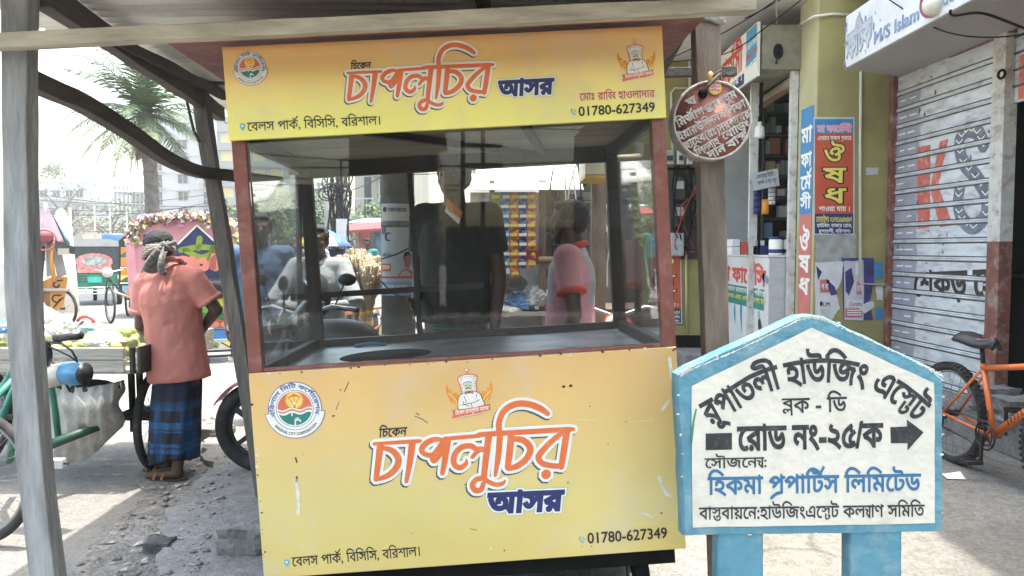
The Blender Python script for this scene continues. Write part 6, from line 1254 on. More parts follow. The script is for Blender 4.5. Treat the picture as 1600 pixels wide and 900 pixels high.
qv(rc(191, 420, 254, 430), .004, po); qv(rc(191, 430, 254, 438), .004, MATS['emblem_yellow']); qv([(191, 438), (200, 432), (214, 436), (230, 430), (254, 436), (254, 440), (191, 440)], .008, pgx); qv(rc(190, 417, 255, 419), .006, m_wh); qv(rc(190, 441, 255, 443), .006, m_wh); qv(rc(193, 446, 254, 461), .004, pbl); qv([(193, 461), (205, 450), (218, 455), (236, 448), (254, 461)], .008, po)
text(g, 'জয়বাংলা', vf, VP, (196, 381), (252, 381), 374, .006, MATS['poster_yellow'], .04, extra=[(.07, m_redw, -.002)]); g.build('painted_panel', None, vb)
g = G(); g.prism([VP(*p) for p in [(186, 378), (205, 352), (240, 340), (262, 345), (262, 372)]], vf, -1.5, -.03, m_pink); g.build('hood', None, van, bevel=.03)
fc = Vector((VX(185), YV - .95, .36)); spoked(van, fc, (.9, .35, 0), .36, .022, knob=False); g = G(); fx_ = Vector((.9, .35, 0)).normalized(); hdp = Vector((VX(183) - .0, YV - .75, .98))
for s in (-1, 1): g.tube([fc + fx_ * .06 * s, fc + fx_ * .06 * s + (hdp - fc) * .62, hdp], .014, m_bb, 8)
g.tube([hdp - Vector((.25, .05, -.06)), hdp, hdp + Vector((.25, -.02, .06))], .013, m_chr, 8); g.tube([hdp - Vector((0, 0, .15)), (VX(200), YV - .3, .5), (VX(215), YV, .45)], .02, m_bb, 8); g.tube([hdp - Vector((0, 0, .35)), (VX(225), YV - .1, .34)], .02, m_chr, 8); g.build('front_frame', None, van)
g = G(); g.lathe([(0, -.02), (.09, -.02), (.10, .03), (.04, .09), (0, .1)], hdp + Vector((-.02, -.1, .0)), (0, 1, 0), m_lw, 16); g.build('headlamp', None, van)
for px in (192, 252): spoked(van, (VX(px), YV + .8, .36), (1, 0, 0), .36, .022, knob=False)
van.rotation_euler.z = R(20)
g = G(); g.lathe([(.42, 0), (.45, .05), (.45, .8), (.42, .88), (0, .9)], (PXX(180, 30), 30, PZ(386, 30) - .35), m=mat('barrel_blue', (.06, .16, .38), .5), n=20); g.box((PXX(180, 30) - .5, 29.5, 0), (PXX(180, 30) + .5, 30.5, PZ(386, 30) - .352), m_bc1); tag(g.build('water_barrel', None), 'blue barrel behind the auto rickshaw roof, on a low cream plinth', 'barrel')
# ================================================================ orange board rickshaw and folded parasol on the far left
YO = 13.5; OX = lambda px: PXX(px, YO); OZ = lambda py: PZ(py, YO); of_ = frame_from((0, YO, 0), (1, 0, 0), (0, 0, 1), (0, -1, 0)); OP = uv_on((0, YO, 0), (1, 0, 0), (0, 0, 1), (0, -1, 0))
orr = thing('parked_rickshaw', 'parked rickshaw with varnished orange scroll board and grey folded hood', 'cycle rickshaw', (OX(80), YO, 0)); m_ob = mat('varnished_orange', (.50, .22, .05), .35, var=.15, scale=4)
g = G(); g.prism([OP(*p) for p in [(56, 484), (88, 487), (97, 478), (100, 452), (102, 434), (84, 432), (56, 446)]], of_, -.9, 0, m_ob); ob_ = g.build('body', None, orr, bevel=.02)
g = G(); draw(g, stroke([OP(*p) for p in [(95, 438), (86, 440), (83, 446), (88, 449), (91, 445)]], .03), of_, .004, m_ink); draw(g, stroke([OP(*p) for p in [(93, 462), (84, 462), (82, 468), (88, 473), (92, 468)]], .03), of_, .004, m_ink); draw(g, stroke([OP(*p) for p in [(84, 480), (90, 472), (96, 466)]], .03), of_, .004, m_ink); quad(g, of_, rc(57, 455, 79, 482), OP, .003, mat('board_brown', (.22, .10, .03), .4, var=.3)); g.build('scroll_painting', None, ob_)
g = G(); g.tube([OP(60, 452)[:1] + (YO - .05, OP(60, 452)[1]), (OX(104), YO - .05, OZ(454))], .03, m_bc1, 8); g.build('rail', None, orr)
g = G()
for P, mm in (([(57, 378), (70, 376), (64, 470), (56, 466)], m_cgy), ([(72, 376), (82, 380), (84, 430), (74, 432)], m_pole), ([(84, 378), (92, 385), (101, 430), (88, 434), (82, 400)], m_cgy), ([(56, 402), (69, 400), (69, 406), (56, 408)], m_bw)):
    g.prism([OP(*p) for p in P], of_, -.30 - .02 * P[0][0] / 60, -.05 - .02 * P[0][0] / 60, mm)
g.build('folded_hood', None, orr, bevel=.01)
g = G(); g.tube([(OX(80), YO - .1, OZ(378)), (OX(82), YO - .1, OZ(420)), (OX(84), YO - .08, OZ(440))], .035, m_ob, 8); g.tube([(OX(71), YO - .1, OZ(385)), (OX(66), YO - .1, OZ(440)), (OX(62), YO - .05, OZ(470))], .03, m_drk, 8); g.build('hood_bow', None, orr)
g = G(); g.box((OX(52), YO - .25, OZ(380)), (OX(84), YO + .6, OZ(364)), mat('maroon_cloth', (.16, .04, .045), .8, var=.3)); g.build('top_bundle', None, orr, bevel=.05)
g = G(); g.torus((OX(73), YO - .2, OZ(375)), (0, 1, 0), .18, .02, mat('dusty_rose', (.4, .15, .15), .7), 24, 6); g.build('carry_loop', None, orr)
g = G(); g.hexa([(OX(88), YO - .3, OZ(392)), (OX(112), YO - .2, OZ(398)), (OX(112), YO + .2, OZ(398)), (OX(88), YO + .1, OZ(392)), (OX(86), YO - .3, OZ(375)), (OX(114), YO - .2, OZ(386)), (OX(114), YO + .2, OZ(386)), (OX(86), YO + .1, OZ(375))], m_drk); g.box((OX(90), YO - .34, OZ(398)), (OX(105), YO - .31, OZ(388)), m_bc1); g.build('sun_visor', None, orr)
spoked(orr, (OX(93), YO + .1, .36), (.75, .66, 0), .36, .024, knob=False); spoked(orr, (OX(50), YO + .3, .36), (.75, .66, 0), .36, .024, knob=False)
orr.rotation_euler.z = R(30)
fp = thing('folded_parasol', 'folded blue grey street parasol standing behind the orange board rickshaw', 'parasol', (PXX(74, 16), 16, 0)); xx = PXX(74, 16)
for k, (mm, a0) in enumerate(((mat('cloth_teal', (.10, .22, .26), .8, var=.3), 0), (mat('cloth_navy', (.06, .09, .18), .8, var=.3), 1.6), (mat('cloth_grey', (.25, .28, .32), .8, var=.3), 3.1), (mat('cloth_pink', (.35, .18, .22), .8), 4.5))):
    g = G(); g.grid(lambda u, v: Vector((xx + .42 * v ** .8 * math.cos(a0 + u * 1.7) * (1 + .15 * math.sin(u * 12)), 16 + .3 * v ** .8 * math.sin(a0 + u * 1.7), PZ(320 + v * 58, 16) - .1 * math.sin(u * 3.1))), 10, 8, mm); g.build('panel', None, fp, solid=.005)
g = G(); g.tube([(xx, 16, 0), (xx, 16, PZ(317, 16))], .03, m_bw, 8); g.build('pole', None, fp)
cl_ = thing('covered_bundle', 'tall white wrapped cone shaped bundle behind the folded parasol', 'bundle', (PXX(98, 17), 17, 0)); g = G(); g.lathe([(.32, 0), (.26, PZ(372, 17) * .6), (.2, PZ(350, 17)), (.07, PZ(328, 17)), (0, PZ(325, 17))], (PXX(98, 17), 17, 0), m=m_wh, n=14); g.build('wrapping', None, cl_)
# ================================================================ people
def skin_mat(name, c): return mat(name, c, .5, var=.12, scale=14, bump=.08, bscale=90)
m_sk1 = skin_mat('skin_dark', (.085, .046, .032)); m_sk2 = skin_mat('skin_brown', (.15, .085, .058))
m_hair = mat('hair_black', (.012, .011, .011), .55, var=.3, scale=60, bump=.6, bscale=140, stretch=(1, 1, .3))
def plaid(name, base, c1, c2, sz, rough=.85, zmax=None):
    m = mat(name, base, rough, var=.12, scale=6, bump=.2, bscale=120); nt = m.node_tree; N = nt.nodes; L = nt.links; b = N['Principled BSDF']; src = b.inputs['Base Color'].links[0].from_socket
    tc = N.new('ShaderNodeTexCoord')
    if zmax: sz_p = N.new('ShaderNodeSeparateXYZ'); L.new(tc.outputs['Object'], sz_p.inputs[0]); zm = N.new('ShaderNodeMapRange'); zm.inputs[1].default_value = zmax; zm.inputs[2].default_value = zmax + .10; zm.inputs[3].default_value = 1; zm.inputs[4].default_value = .06; L.new(sz_p.outputs[2], zm.inputs[0])
    for axis, c, k, th in (('Z', c1, 1, .5), ('Z', c2, 2.3, .82), ('X', c1, .8, .8), ('X', c2, 1.9, .86)):
        w_ = N.new('ShaderNodeTexWave'); w_.bands_direction = axis; w_.inputs['Scale'].default_value = sz * k; w_.inputs['Distortion'].default_value = .5; L.new(tc.outputs['Object'], w_.inputs[0])
        r = N.new('ShaderNodeMapRange'); r.inputs[1].default_value = th; r.inputs[2].default_value = th + .1; r.inputs[3].default_value = 0; r.inputs[4].default_value = .8 if axis == 'Z' else .45; L.new(w_.outputs['Fac'], r.inputs[0])
        x = N.new('ShaderNodeMix'); x.data_type = 'RGBA'; fo = r.outputs[0]
        if zmax: mq = N.new('ShaderNodeMath'); mq.operation = 'MULTIPLY'; L.new(fo, mq.inputs[0]); L.new(zm.outputs[0], mq.inputs[1]); fo = mq.outputs[0]
        L.new(fo, x.inputs[0]); L.new(src, x.inputs[6]); x.inputs[7].default_value = (*c, 1); src = x.outputs[2]
    L.new(src, b.inputs['Base Color']); return m
def rotm(f, up=Vector((0, 0, 1))):
    f = Vector(f).normalized(); r = f.cross(up).normalized(); u = r.cross(f); return Matrix((r, f, u)).transposed()      # columns: right, forward, up
def J_stand(pos, yaw, H, lean=0, side=0):
    """joints of a standing figure; yaw 0 looks along +Y, positive turns left"""
    f = Vector((-math.sin(yaw), math.cos(yaw), 0)); r = Vector((f.y, -f.x, 0)); z = Vector((0, 0, 1)); p = Vector(pos)
    q = lambda a, b, c: p + r * a * H + f * (b + lean * max(0, c - .5)) * H + z * c * H + r * side * max(0, c - .5) * H
    J = dict(H=H, f=f, r=r, pelvis=q(0, 0, .53), waist=q(0, .005, .61), chest=q(0, .0, .73), neck=q(0, .0, .845), head=q(0, .012, .932), q=q)
    for n, s in (('L', -1), ('R', 1)):
        J['sh' + n] = q(s * .108, 0, .812); J['el' + n] = q(s * .150, -.015, .635); J['wr' + n] = q(s * .155, .035, .49); J['hip' + n] = q(s * .052, 0, .51); J['kn' + n] = q(s * .058, .01, .285); J['an' + n] = q(s * .06, -.01, .045); J['toe' + n] = q(s * .075, .105, .02)
    J['face'] = f.copy(); return J
def body_prims(J):
    H = J['H']; g = G(); fm = rotm(J['f']); tube = lambda P, Rr: g.tube(P, Rr, None, 12)
    def link(a, b, ra, rb): a = Vector(a); b = Vector(b); tube([a, a.lerp(b, .5), b], [ra * H, (ra + rb) / 2 * H, rb * H]); g.ell(a, [ra * H * 1.01] * 3, None, 12); g.ell(b, [rb * H * 1.01] * 3, None, 12)
    up = (J['neck'] - J['pelvis']).normalized(); tm = rotm((J['f'] - up * J['f'].dot(up)), up)
    g.ell(J['pelvis'], (.098 * H, .068 * H, .075 * H), None, 16, tm); g.ell(J['waist'], (.084 * H, .058 * H, .10 * H), None, 16, tm); g.ell(J['chest'], (.102 * H, .066 * H, .105 * H), None, 16, tm)
    g.ell(J['neck'].lerp(J['chest'], .45), (.085 * H, .05 * H, .06 * H), None, 14, tm); link(J['neck'].lerp(J['chest'], .25), J['head'] - Vector((0, 0, .03 * H)), .036, .032)
    for s in 'LR':
        link(J['neck'].lerp(J['chest'], .3), J['sh' + s], .035, .036); link(J['sh' + s], J['el' + s], .034, .024); link(J['el' + s], J['wr' + s], .025, .0165)
        link(J['hip' + s], J['kn' + s], .052, .034); link(J['kn' + s], J['kn' + s].lerp(J['an' + s], .35), .034, .034); link(J['kn' + s].lerp(J['an' + s], .35), J['an' + s], .034, .021)
        a = J['an' + s]; t = J['toe' + s]; link(a - Vector((0, 0, .015 * H)), a.lerp(t, .55) - Vector((0, 0, .006 * H)), .023, .021); link(a.lerp(t, .55) - Vector((0, 0, .006 * H)), t, .022, .015)
        # hand: palm, four unequal curled fingers, thumb from the side of the palm
        wv = J['wr' + s]; d = J.get('hd' + s) or (wv - J['el' + s]).normalized(); d = Vector(d).normalized(); sd = J.get('hs' + s) or (J['f'] * 1.0); sd = (Vector(sd) - d * Vector(sd).dot(d)).normalized(); nn = d.cross(sd) * (1 if s == 'L' else -1)
        hm = Matrix((sd, nn, d)).transposed(); g.ell(wv + d * .028 * H, (.024 * H, .011 * H, .032 * H), None, 12, hm)
        for k, (o, l) in enumerate(((-.017, .034), (-.006, .043), (.006, .046), (.017, .041))):
            b = wv + d * .052 * H + sd * o * H; c1 = b + (d * .9 + nn * .25).normalized() * l * .45 * H; c2 = c1 + (d * .6 + nn * .7).normalized() * l * .35 * H; c3 = c2 + (d * .2 + nn * .9).normalized() * l * .25 * H
            g.tube([b - d * .01 * H, c1, c2, c3], [.0058 * H, .0055 * H, .0052 * H, .0042 * H], None, 7)
        b = wv + d * .018 * H + sd * .018 * H; g.tube([b, b + (sd * .8 + d * .7).normalized() * .024 * H, b + (sd * .75 + d * .9 + nn * .35).normalized() * .043 * H], [.008 * H, .0068 * H, .005 * H], None, 7)
    # head
    F = J['face'].normalized(); hm = rotm(F); c = J['head']; P = lambda x, y, z: c + hm @ Vector((x * H, y * H, z * H))
    g.ell(P(0, -.004, .014), (.046 * H, .057 * H, .052 * H), None, 18, hm, 12); g.ell(P(0, .014, -.022), (.036 * H, .042 * H, .044 * H), None, 16, hm, 10); g.ell(P(0, .034, -.050), (.018 * H, .016 * H, .014 * H), None, 12, hm)
    g.tube([P(0, .050, .012), P(0, .062, -.006), P(0, .066, -.016)], [.0055 * H, .0075 * H, .0085 * H], None, 8); g.ell(P(0, .057, -.018), (.012 * H, .008 * H, .006 * H), None, 10, hm)
    g.tube([P(-.026, .045, .016), P(0, .054, .014), P(.026, .045, .016)], .006 * H, None, 8); g.ell(P(0, .052, -.033), (.015 * H, .007 * H, .004 * H), None, 10, hm); g.ell(P(0, .050, -.040), (.013 * H, .008 * H, .005 * H), None, 10, hm)
    for s in (-1, 1): g.ell(P(s * .047, -.002, -.006), (.006 * H, .012 * H, .019 * H), None, 10, hm); g.ell(P(s * .026, .032, -.014), (.014 * H, .014 * H, .012 * H), None, 10, hm)
    return g, P, hm
def person(label, J, skin, voxel=.010, hair='short', beard=False, group=None):
    H = J['H']; base = Vector((J['pelvis'].x, J['pelvis'].y, min(J['toeL'].z, J['toeR'].z))); t = thing('person', label, 'person', base, group)
    g, P, hm = body_prims(J); g.build('body', skin, t, remesh=voxel, smooth_it=2)
    for s in (-1, 1):
        g = G(); g.ell(P(s * .0185, .0455, .0015), (.0062 * H, .005 * H, .0036 * H), mat('eye_white', (.30, .27, .25), .3), 10, hm); g.ell(P(s * .0185, .0505, .0015), (.0036 * H, .002 * H, .0038 * H), m_ink, 8, hm); g.build('eye', None, t)
    if hair:
        g = G(); g.ell(P(0, -.014, .026), (.050 * H, .056 * H, .050 * H), None, 16, hm, 10); g.ell(P(0, -.034, .0), (.044 * H, .034 * H, .042 * H), None, 14, hm)
        for s in (-1, 1): g.ell(P(s * .042, .004, .020), (.010 * H, .022 * H, .026 * H), None, 10, hm)
        g.ell(P(0, .022, .052), (.038 * H, .030 * H, .018 * H), None, 12, hm); g.build('hair', m_hair, t, remesh=.009, disp=(.012, .018))
    if beard:
        g = G(); g.ell(P(0, .034, -.054), (.026 * H, .024 * H, .024 * H), None, 12, hm); g.tube([P(-.040, .012, -.02), P(-.034, .028, -.044), P(0, .046, -.058), P(.034, .028, -.044), P(.040, .012, -.02)], .011 * H, None, 8); g.tube([P(-.018, .046, -.036), P(0, .056, -.027), P(.018, .046, -.036)], .0055 * H, None, 8); g.build('beard', m_hair, t, remesh=.008, disp=(.01, .015))
    return t, P, hm
def shirt(t, J, m, hem=.50, fit=1.0, sleeve=.62, collar=None, name='shirt', cuff=None, lower=None, split=None):
    """a top: trunk and short sleeves grown as one skin over the body"""
    H = J['H']; g = G(); up = (J['neck'] - J['pelvis']).normalized(); tm = rotm(J['f'] - up * J['f'].dot(up), up)
    hp = J['pelvis'] - up * (.53 - hem) * H; g.ell(J['chest'], (.118 * H * fit, .080 * H * fit, .120 * H), None, 18, tm); g.ell(J['neck'].lerp(J['chest'], .42), (.098 * H * fit, .056 * H, .040 * H), None, 16, tm)
    pr = [(hp, .118, .092), (J['pelvis'] + up * .02 * H, .113, .085), (J['waist'], .108, .080), (J['chest'] - up * .02 * H, .110, .076)]; vs = []; fs = []; n = 20
    for c, a, b in pr:
        for k in range(n): q = 2 * math.pi * k / n; vs.append(c + tm @ Vector((a * H * fit * math.cos(q), b * H * fit * math.sin(q), 0)))
    for i in range(len(pr) - 1):
        for k in range(n): fs.append((i * n + k, i * n + (k + 1) % n, (i + 1) * n + (k + 1) % n, (i + 1) * n + k))
    fs += [tuple(range(n - 1, -1, -1)), tuple((len(pr) - 1) * n + k for k in range(n))]; g.add(vs, fs)
    for s in 'LR':
        a = J['sh' + s]; b = J['el' + s]; e = a.lerp(b, sleeve); g.ell(a, [.046 * H] * 3, None, 12); g.tube([J['neck'].lerp(J['chest'], .35), a], [.05 * H, .046 * H], None, 14); g.tube([a, a.lerp(e, .6), e], [.045 * H, .043 * H, .046 * H], None, 14)
    o = g.build(name, m, t, remesh=.011, smooth_it=6, disp=(.013, .06))
    if collar:
        g = G(); nk = J['neck'].lerp(J['chest'], .12); ring = []
        for k in range(16): q = 2 * math.pi * k / 16; ring.append(nk + tm @ Vector((.044 * H * math.cos(q), .046 * H * math.sin(q), (.010 - .018 * math.sin(q)) * H)))
        g.tube(ring, .011 * H, None, 8, closed=True); g.build('collar', collar, o)
    if cuff:
        for s in 'LR':
            a = J['sh' + s]; b = J['el' + s]; e = a.lerp(b, sleeve); d = (b - a).normalized(); g = G(); g.tube([e - d * .012 * H, e + d * .006 * H], .050 * H, None, 16); g.build('cuff', cuff, o)
    return o
def lungi(t, J, m, top=.57, bottom=.06, name='lungi', w0=.086, w1=.070):
    H = J['H']; f = J['f']; tm = rotm(f); c0 = J['pelvis'] + Vector((0, 0, (top - .53) * H)); fa = (J['anL'] + J['anR']) / 2; c1 = Vector((fa.x, fa.y, fa.z + (bottom - .045) * H)); sp = (J['anL'] - J['anR']).length * .5
    def fn(u, v):
        a = 2 * math.pi * u; c = c0.lerp(c1, v); amp = .02 + .13 * v; k = 1 + amp * math.sin(5 * a + 3 * v + math.sin(v * 4)) * .6 + amp * .5 * math.sin(11 * a + 1.3 + v * 3)
        w_ = (w0 + (w1 - w0) * v) * H + (sp * .25 * v); d = (.062 + .058 * math.sin(max(0, min(1, v * 1.35 - .12)) * 1.57)) * H; return c + tm @ Vector((w_ * k * math.cos(a), d * k * math.sin(a), .012 * H * math.sin(3 * a) * v))
    g = G(); g.grid(fn, 72, 40, m, True, True); return g.build(name, None, t, solid=.006)
def trousers(t, J, m):
    H = J['H']; g = G(); up = Vector((0, 0, 1)); g.ell(J['pelvis'], (.104 * H, .076 * H, .085 * H), None, 16, rotm(J['f']))
    for s in 'LR': g.tube([J['hip' + s], J['hip' + s].lerp(J['kn' + s], .5), J['kn' + s]], [.062 * H, .056 * H, .046 * H], None, 14); g.ell(J['kn' + s], [.047 * H] * 3, None, 12); g.tube([J['kn' + s], J['kn' + s].lerp(J['an' + s], .5), J['an' + s].lerp(J['kn' + s], .06)], [.046 * H, .044 * H, .040 * H], None, 14)
    return g.build('trousers', m, t, remesh=.011, smooth_it=3, disp=(.014, .06))
def sandals(t, J, m, strap):
    H = J['H']
    for s in 'LR':
        a = J['an' + s]; q = J['toe' + s]; d = Vector((q.x - a.x, q.y - a.y, 0)).normalized(); r = d.cross(Vector((0, 0, 1))); b = Vector((a.x, a.y, J['toe' + s].z - .018 * H)); g = G(); Lp = []
        for k in range(20): an = 2 * math.pi * k / 20; Lp.append(b + d * (.035 * H + .078 * H * math.cos(an)) + r * .031 * H * math.sin(an) * (1 + .15 * math.cos(an)))
        g.add(Lp + [p + Vector((0, 0, .012 * H)) for p in Lp], [tuple(range(19, -1, -1)), tuple(range(20, 40))] + [(i, (i + 1) % 20, 20 + (i + 1) % 20, 20 + i) for i in range(20)]); o = g.build('sandal', m, t)
        g = G(); c = b + d * .06 * H
        for off in (-.012, .02): g.tube([c + d * off * H + r * .03 * H + Vector((0, 0, .01 * H)), c + d * off * H + r * .012 * H + Vector((0, 0, .036 * H)), c + d * off * H - r * .012 * H + Vector((0, 0, .036 * H)), c + d * off * H - r * .03 * H + Vector((0, 0, .01 * H))], .006 * H, None, 6)
        g.build('strap', strap, o)

# ---- the vendor in the salmon polo
YM = 4.66; M_ = lambda px, py, dy=0: W(px, py, YM + dy)
ft = GR(262, 752); ft.z = .03; J = J_stand((ft.x + .02, YM, .035), .42, 1.60)
dx = lambda k, px, py, dy=0: J.__setitem__(k, M_(px, py, dy))
dx('pelvis', 279, 573, .02); dx('waist', 275, 535, .02); dx('chest', 268, 470, 0); dx('neck', 264, 408, 0); dx('head', 246, 389, .03)
dx('shL', 228, 442, .02); dx('shR', 304, 436, -.02); dx('elL', 220, 508, .02); dx('wrL', 246, 534, .26); dx('elR', 338, 484, .02); dx('wrR', 312, 520, .20); dx('hipL', 266, 580, .02); dx('hipR', 293, 580, .02); dx('knL', 266, 660, .06); dx('knR', 284, 660, .04)
dx('anL', 264, 720, .16); dx('anR', 277, 733, -.02); dx('toeL', 236, 729, .18); dx('toeR', 233, 743, .0)
J['f'] = Vector((-.42, .9, 0)).normalized(); J['face'] = Vector((-.86, .48, -.12)).normalized()
J['hdL'] = Vector((.3, .9, -.1)); J['hdR'] = Vector((-.8, .55, -.2)); J['hsL'] = Vector((0, 0, 1)); J['hsR'] = Vector((0, 0, 1))
m_sal = mat('salmon_cotton', (.52, .21, .175), .9, var=.12, scale=5, bump=.9, bscale=7, dirt=(.40, .14, .13), damt=.4, dscale=4, stretch=(1, 1, .4), spec=.2)
ven, Pv, hmv = person('man from behind in salmon polo, checked head cloth and blue checked lungi by the cart', J, m_sk1, .008, 'short')
sh_ = shirt(ven, J, m_sal, .48, .99, .70, m_sal, 'polo_shirt', m_sal)
lungi(ven, J, plaid('lungi_blue_check', (.010, .016, .034), (.018, .12, .30), (.035, .014, .014), 2.4, zmax=.40), .58, .085)
sandals(ven, J, mat('sandal_brown', (.05, .03, .025), .7), mat('sandal_strap', (.35, .16, .07), .6))
m_turb = mat('headcloth_check', (.42, .36, .29), .9, var=.15, scale=40, bump=.3, bscale=90); nt_ = m_turb.node_tree
wv_ = nt_.nodes.new('ShaderNodeTexWave'); wv_.bands_direction = 'Z'; wv_.inputs['Scale'].default_value = 22; wv_.inputs['Distortion'].default_value = 1.5; tcn = nt_.nodes.new('ShaderNodeTexCoord'); nt_.links.new(tcn.outputs['Object'], wv_.inputs[0]); mm_ = nt_.nodes.new('ShaderNodeMix'); mm_.data_type = 'RGBA'; b_s = nt_.nodes['Principled BSDF'].inputs['Base Color']; nt_.links.new(b_s.links[0].from_socket, mm_.inputs[6]); mm_.inputs[7].default_value = (.16, .14, .13, 1); nt_.links.new(wv_.outputs['Fac'], mm_.inputs[0]); nt_.links.new(mm_.outputs[2], b_s)
g = G(); H = 1.6
for k, zz in enumerate((-.016, -.007, .002, .011, .019)): g.tube([Pv(.052 * math.cos(q) * (1 - .05 * k), -.006 + .062 * math.sin(q) * (1 - .04 * k), zz + .006 * math.sin(q * 2 + k) - .012 * math.sin(q)) for q in [j * .3927 for j in range(16)]], .0085 * H, None, 8, closed=True)
hc_ = g.build('head_cloth', m_turb, ven)
g = G(); m_tail = mat('headcloth_tail', (.22, .21, .20), .9, var=.45, scale=55, bump=.6, bscale=80); kn_ = M_(262, 384, -.06)
for k in range(5): g.tube([kn_ + Vector((rnd.uniform(-.05, .05), rnd.uniform(-.03, .01), rnd.uniform(-.02, .02))), kn_ + Vector((0, -.02, .005)), kn_ + Vector((rnd.uniform(-.05, .06), rnd.uniform(-.03, .01), rnd.uniform(-.03, .025)))], .011, m_tail, 8)
a_ = M_(254, 388, -.10); b_2 = M_(241, 424, -.12)
g.grid(lambda u, v: a_.lerp(b_2, v) + Vector(((u - .5) * (.06 + .09 * v), -.03 * math.sin(u * 9.5) - .03 * math.sin(v * 3), .012 * math.sin(u * 12) - .02 * abs(u - .5))), 16, 14, m_tail); g.build('cloth_tail', None, hc_, solid=.006)

# ---- the person reaching across the cart in white
pz = W(12, 400, 5.75); J = J_stand((pz.x, 5.75, .03), R(170), 1.62, lean=.25); J['elL'] = W(62, 500, 5.45); J['wrL'] = W(118, 514, 5.3); J['hdL'] = Vector((1, -.25, -.12)); J['hsL'] = Vector((0, 0, 1)); J['wrR'] = J['q'](.12, .18, .6); J['face'] = Vector((.6, -.8, -.3)).normalized()
wm, Pw, hw_ = person('person in a loose white shirt reaching over the fruit cart, mostly behind the front post', J, m_sk2, .009)
m_wsh = mat('white_cotton', (.62, .62, .60), .85, var=.06, scale=5, bump=.35, bscale=14); o_ = shirt(wm, J, m_wsh, .42, 1.1, 1.0, m_wsh, 'loose_shirt')
g = G(); g.tube([J['elL'].lerp(J['shL'], .1), J['elL'].lerp(J['wrL'], .3), J['elL'].lerp(J['wrL'], .72)], [.075, .088, .065], None, 16); g.ell(J['elL'], (.08, .07, .08), None, 12); g.build('loose_sleeve', m_wsh, o_, remesh=.011, smooth_it=2, disp=(.03, .06))
lungi(wm, J, plaid('lungi_grey_check', (.10, .10, .12), (.25, .25, .3), (.04, .04, .05), 6)); sandals(wm, J, m_bb, m_bb)
m_rb = mat('red_plastic', (.50, .05, .05), .4); hp_ = W(134, 506, 5.26); g = G(); g.tube([hp_ + Vector((.1 * math.cos(q) * .62 + .02, -.04, .055 * math.sin(q) + .0)) for q in [k * .3 for k in range(10)]], .012, m_rb, 8); g.ell(hp_ + Vector((.02, -.02, -.02)), (.05, .04, .028), mat('white_blue_packet', (.35, .42, .55), .4, var=.4), 10); tag(g.build('shopping_bag', None), 'red handled small plastic bag held in the hand over the guavas', 'bag')

# ---- behind the kiosk
def std(label, px, Y, yaw, H, skin, top, bot, z0=.0, beard=False, kind='lungi', vox=.012, collar=None, cuff=None, hair='short', group=None, **arms):
    J = J_stand((PXX(px, Y), Y, z0 + .02), yaw, H)
    for k, v in arms.items(): J[k] = J['q'](*v)
    t, P, hm = person(label, J, skin, vox, hair, beard, group); s = shirt(t, J, top, .49, 1.04, .62, collar, 'shirt', cuff)
    lungi(t, J, bot) if kind == 'lungi' else trousers(t, J, bot)
    return t, J, P, s
m_btee = mat('black_tshirt', (.022, .024, .026), .8, var=.15, scale=5, bump=.3, bscale=14); m_lgr = plaid('lungi_green_check', (.015, .03, .03), (.035, .12, .095), (.06, .09, .09), 15)
bt, Jb, Pb_, sb2 = std('man in a black T-shirt and green checked lungi standing close behind the kiosk counter', 712, 3.98, R(160), 1.72, m_sk1, m_btee, m_lgr, .20, elR=(.135, -.03, .64), wrR=(.09, .09, .56), elL=(-.135, -.02, .63), wrL=(-.14, .03, .48))
g = G(); up_ = Jb['chest']; a_ = W(698, 322, 3.85); b_2 = W(720, 342, 3.84); g.grid(lambda u, v: a_.lerp(b_2, u) + Vector((.012 * v, -.012 + .02 * math.sin(u * 3.1) * -1, .035 * v)), 8, 3, mat('orange_strap', (.65, .18, .05), .6)); g.grid(lambda u, v: a_.lerp(b_2, u) + Vector((-.008 * v, -.016, -.028 * v)), 8, 3, m_wh); g.build('scarf', None, sb2, solid=.004)
crt = thing('wooden_crate', 'low wooden crate under the feet of the man in black behind the kiosk', 'crate', (Jb['pelvis'].x, 3.98, 0)); g = G(); [g.box((Jb['pelvis'].x - .35, 3.74 + k * .11, .17), (Jb['pelvis'].x + .35, 3.83 + k * .11, .185), m_wbr) for k in range(4)]; g.build('slats', None, crt); g = G(); [g.box((Jb['pelvis'].x + s * .33, 3.75, .003), (Jb['pelvis'].x + s * .29, 4.15, .168), m_wbr) for s in (-1, 1)]; g.build('sides', None, crt)
# pink and grey shirt: the weave changes colour by panel
m_pks = mat('pink_grey_shirt', (.5, .5, .5), .8, var=.08, scale=6, bump=.3, bscale=14); nt_ = m_pks.node_tree; N = nt_.nodes; tcn = N.new('ShaderNodeTexCoord'); sp_ = N.new('ShaderNodeSeparateXYZ'); nt_.links.new(tcn.outputs['Object'], sp_.inputs[0])
Yk = 4.35; pk, Jk, Pk, ks = std('bearded man in pink and grey shirt with red collar behind the kiosk, facing left', 893, Yk, R(78), 1.70, m_sk1, m_pks, mat('dark_trousers', (.03, .03, .035), .8), 0, True, 'trousers', .010, mat('collar_red', (.50, .07, .06), .7), MATS.get('collar_red') or mat('collar_red', (.5, .07, .06), .7), elL=(-.15, -.03, .63), wrL=(-.15, .02, .49))
Mx = lambda op, a, v: (lambda n: (setattr(n, 'operation', op), nt_.links.new(a, n.inputs[0]), setattr(n.inputs[1], 'default_value', v), n.outputs[0])[3])(N.new('ShaderNodeMath'))
lo_ = Mx('LESS_THAN', sp_.outputs[2], 1.08); sl_ = Mx('LESS_THAN', sp_.outputs[1], -.125); mxm = N.new('ShaderNodeMath'); mxm.operation = 'MAXIMUM'; nt_.links.new(lo_, mxm.inputs[0]); nt_.links.new(sl_, mxm.inputs[1])
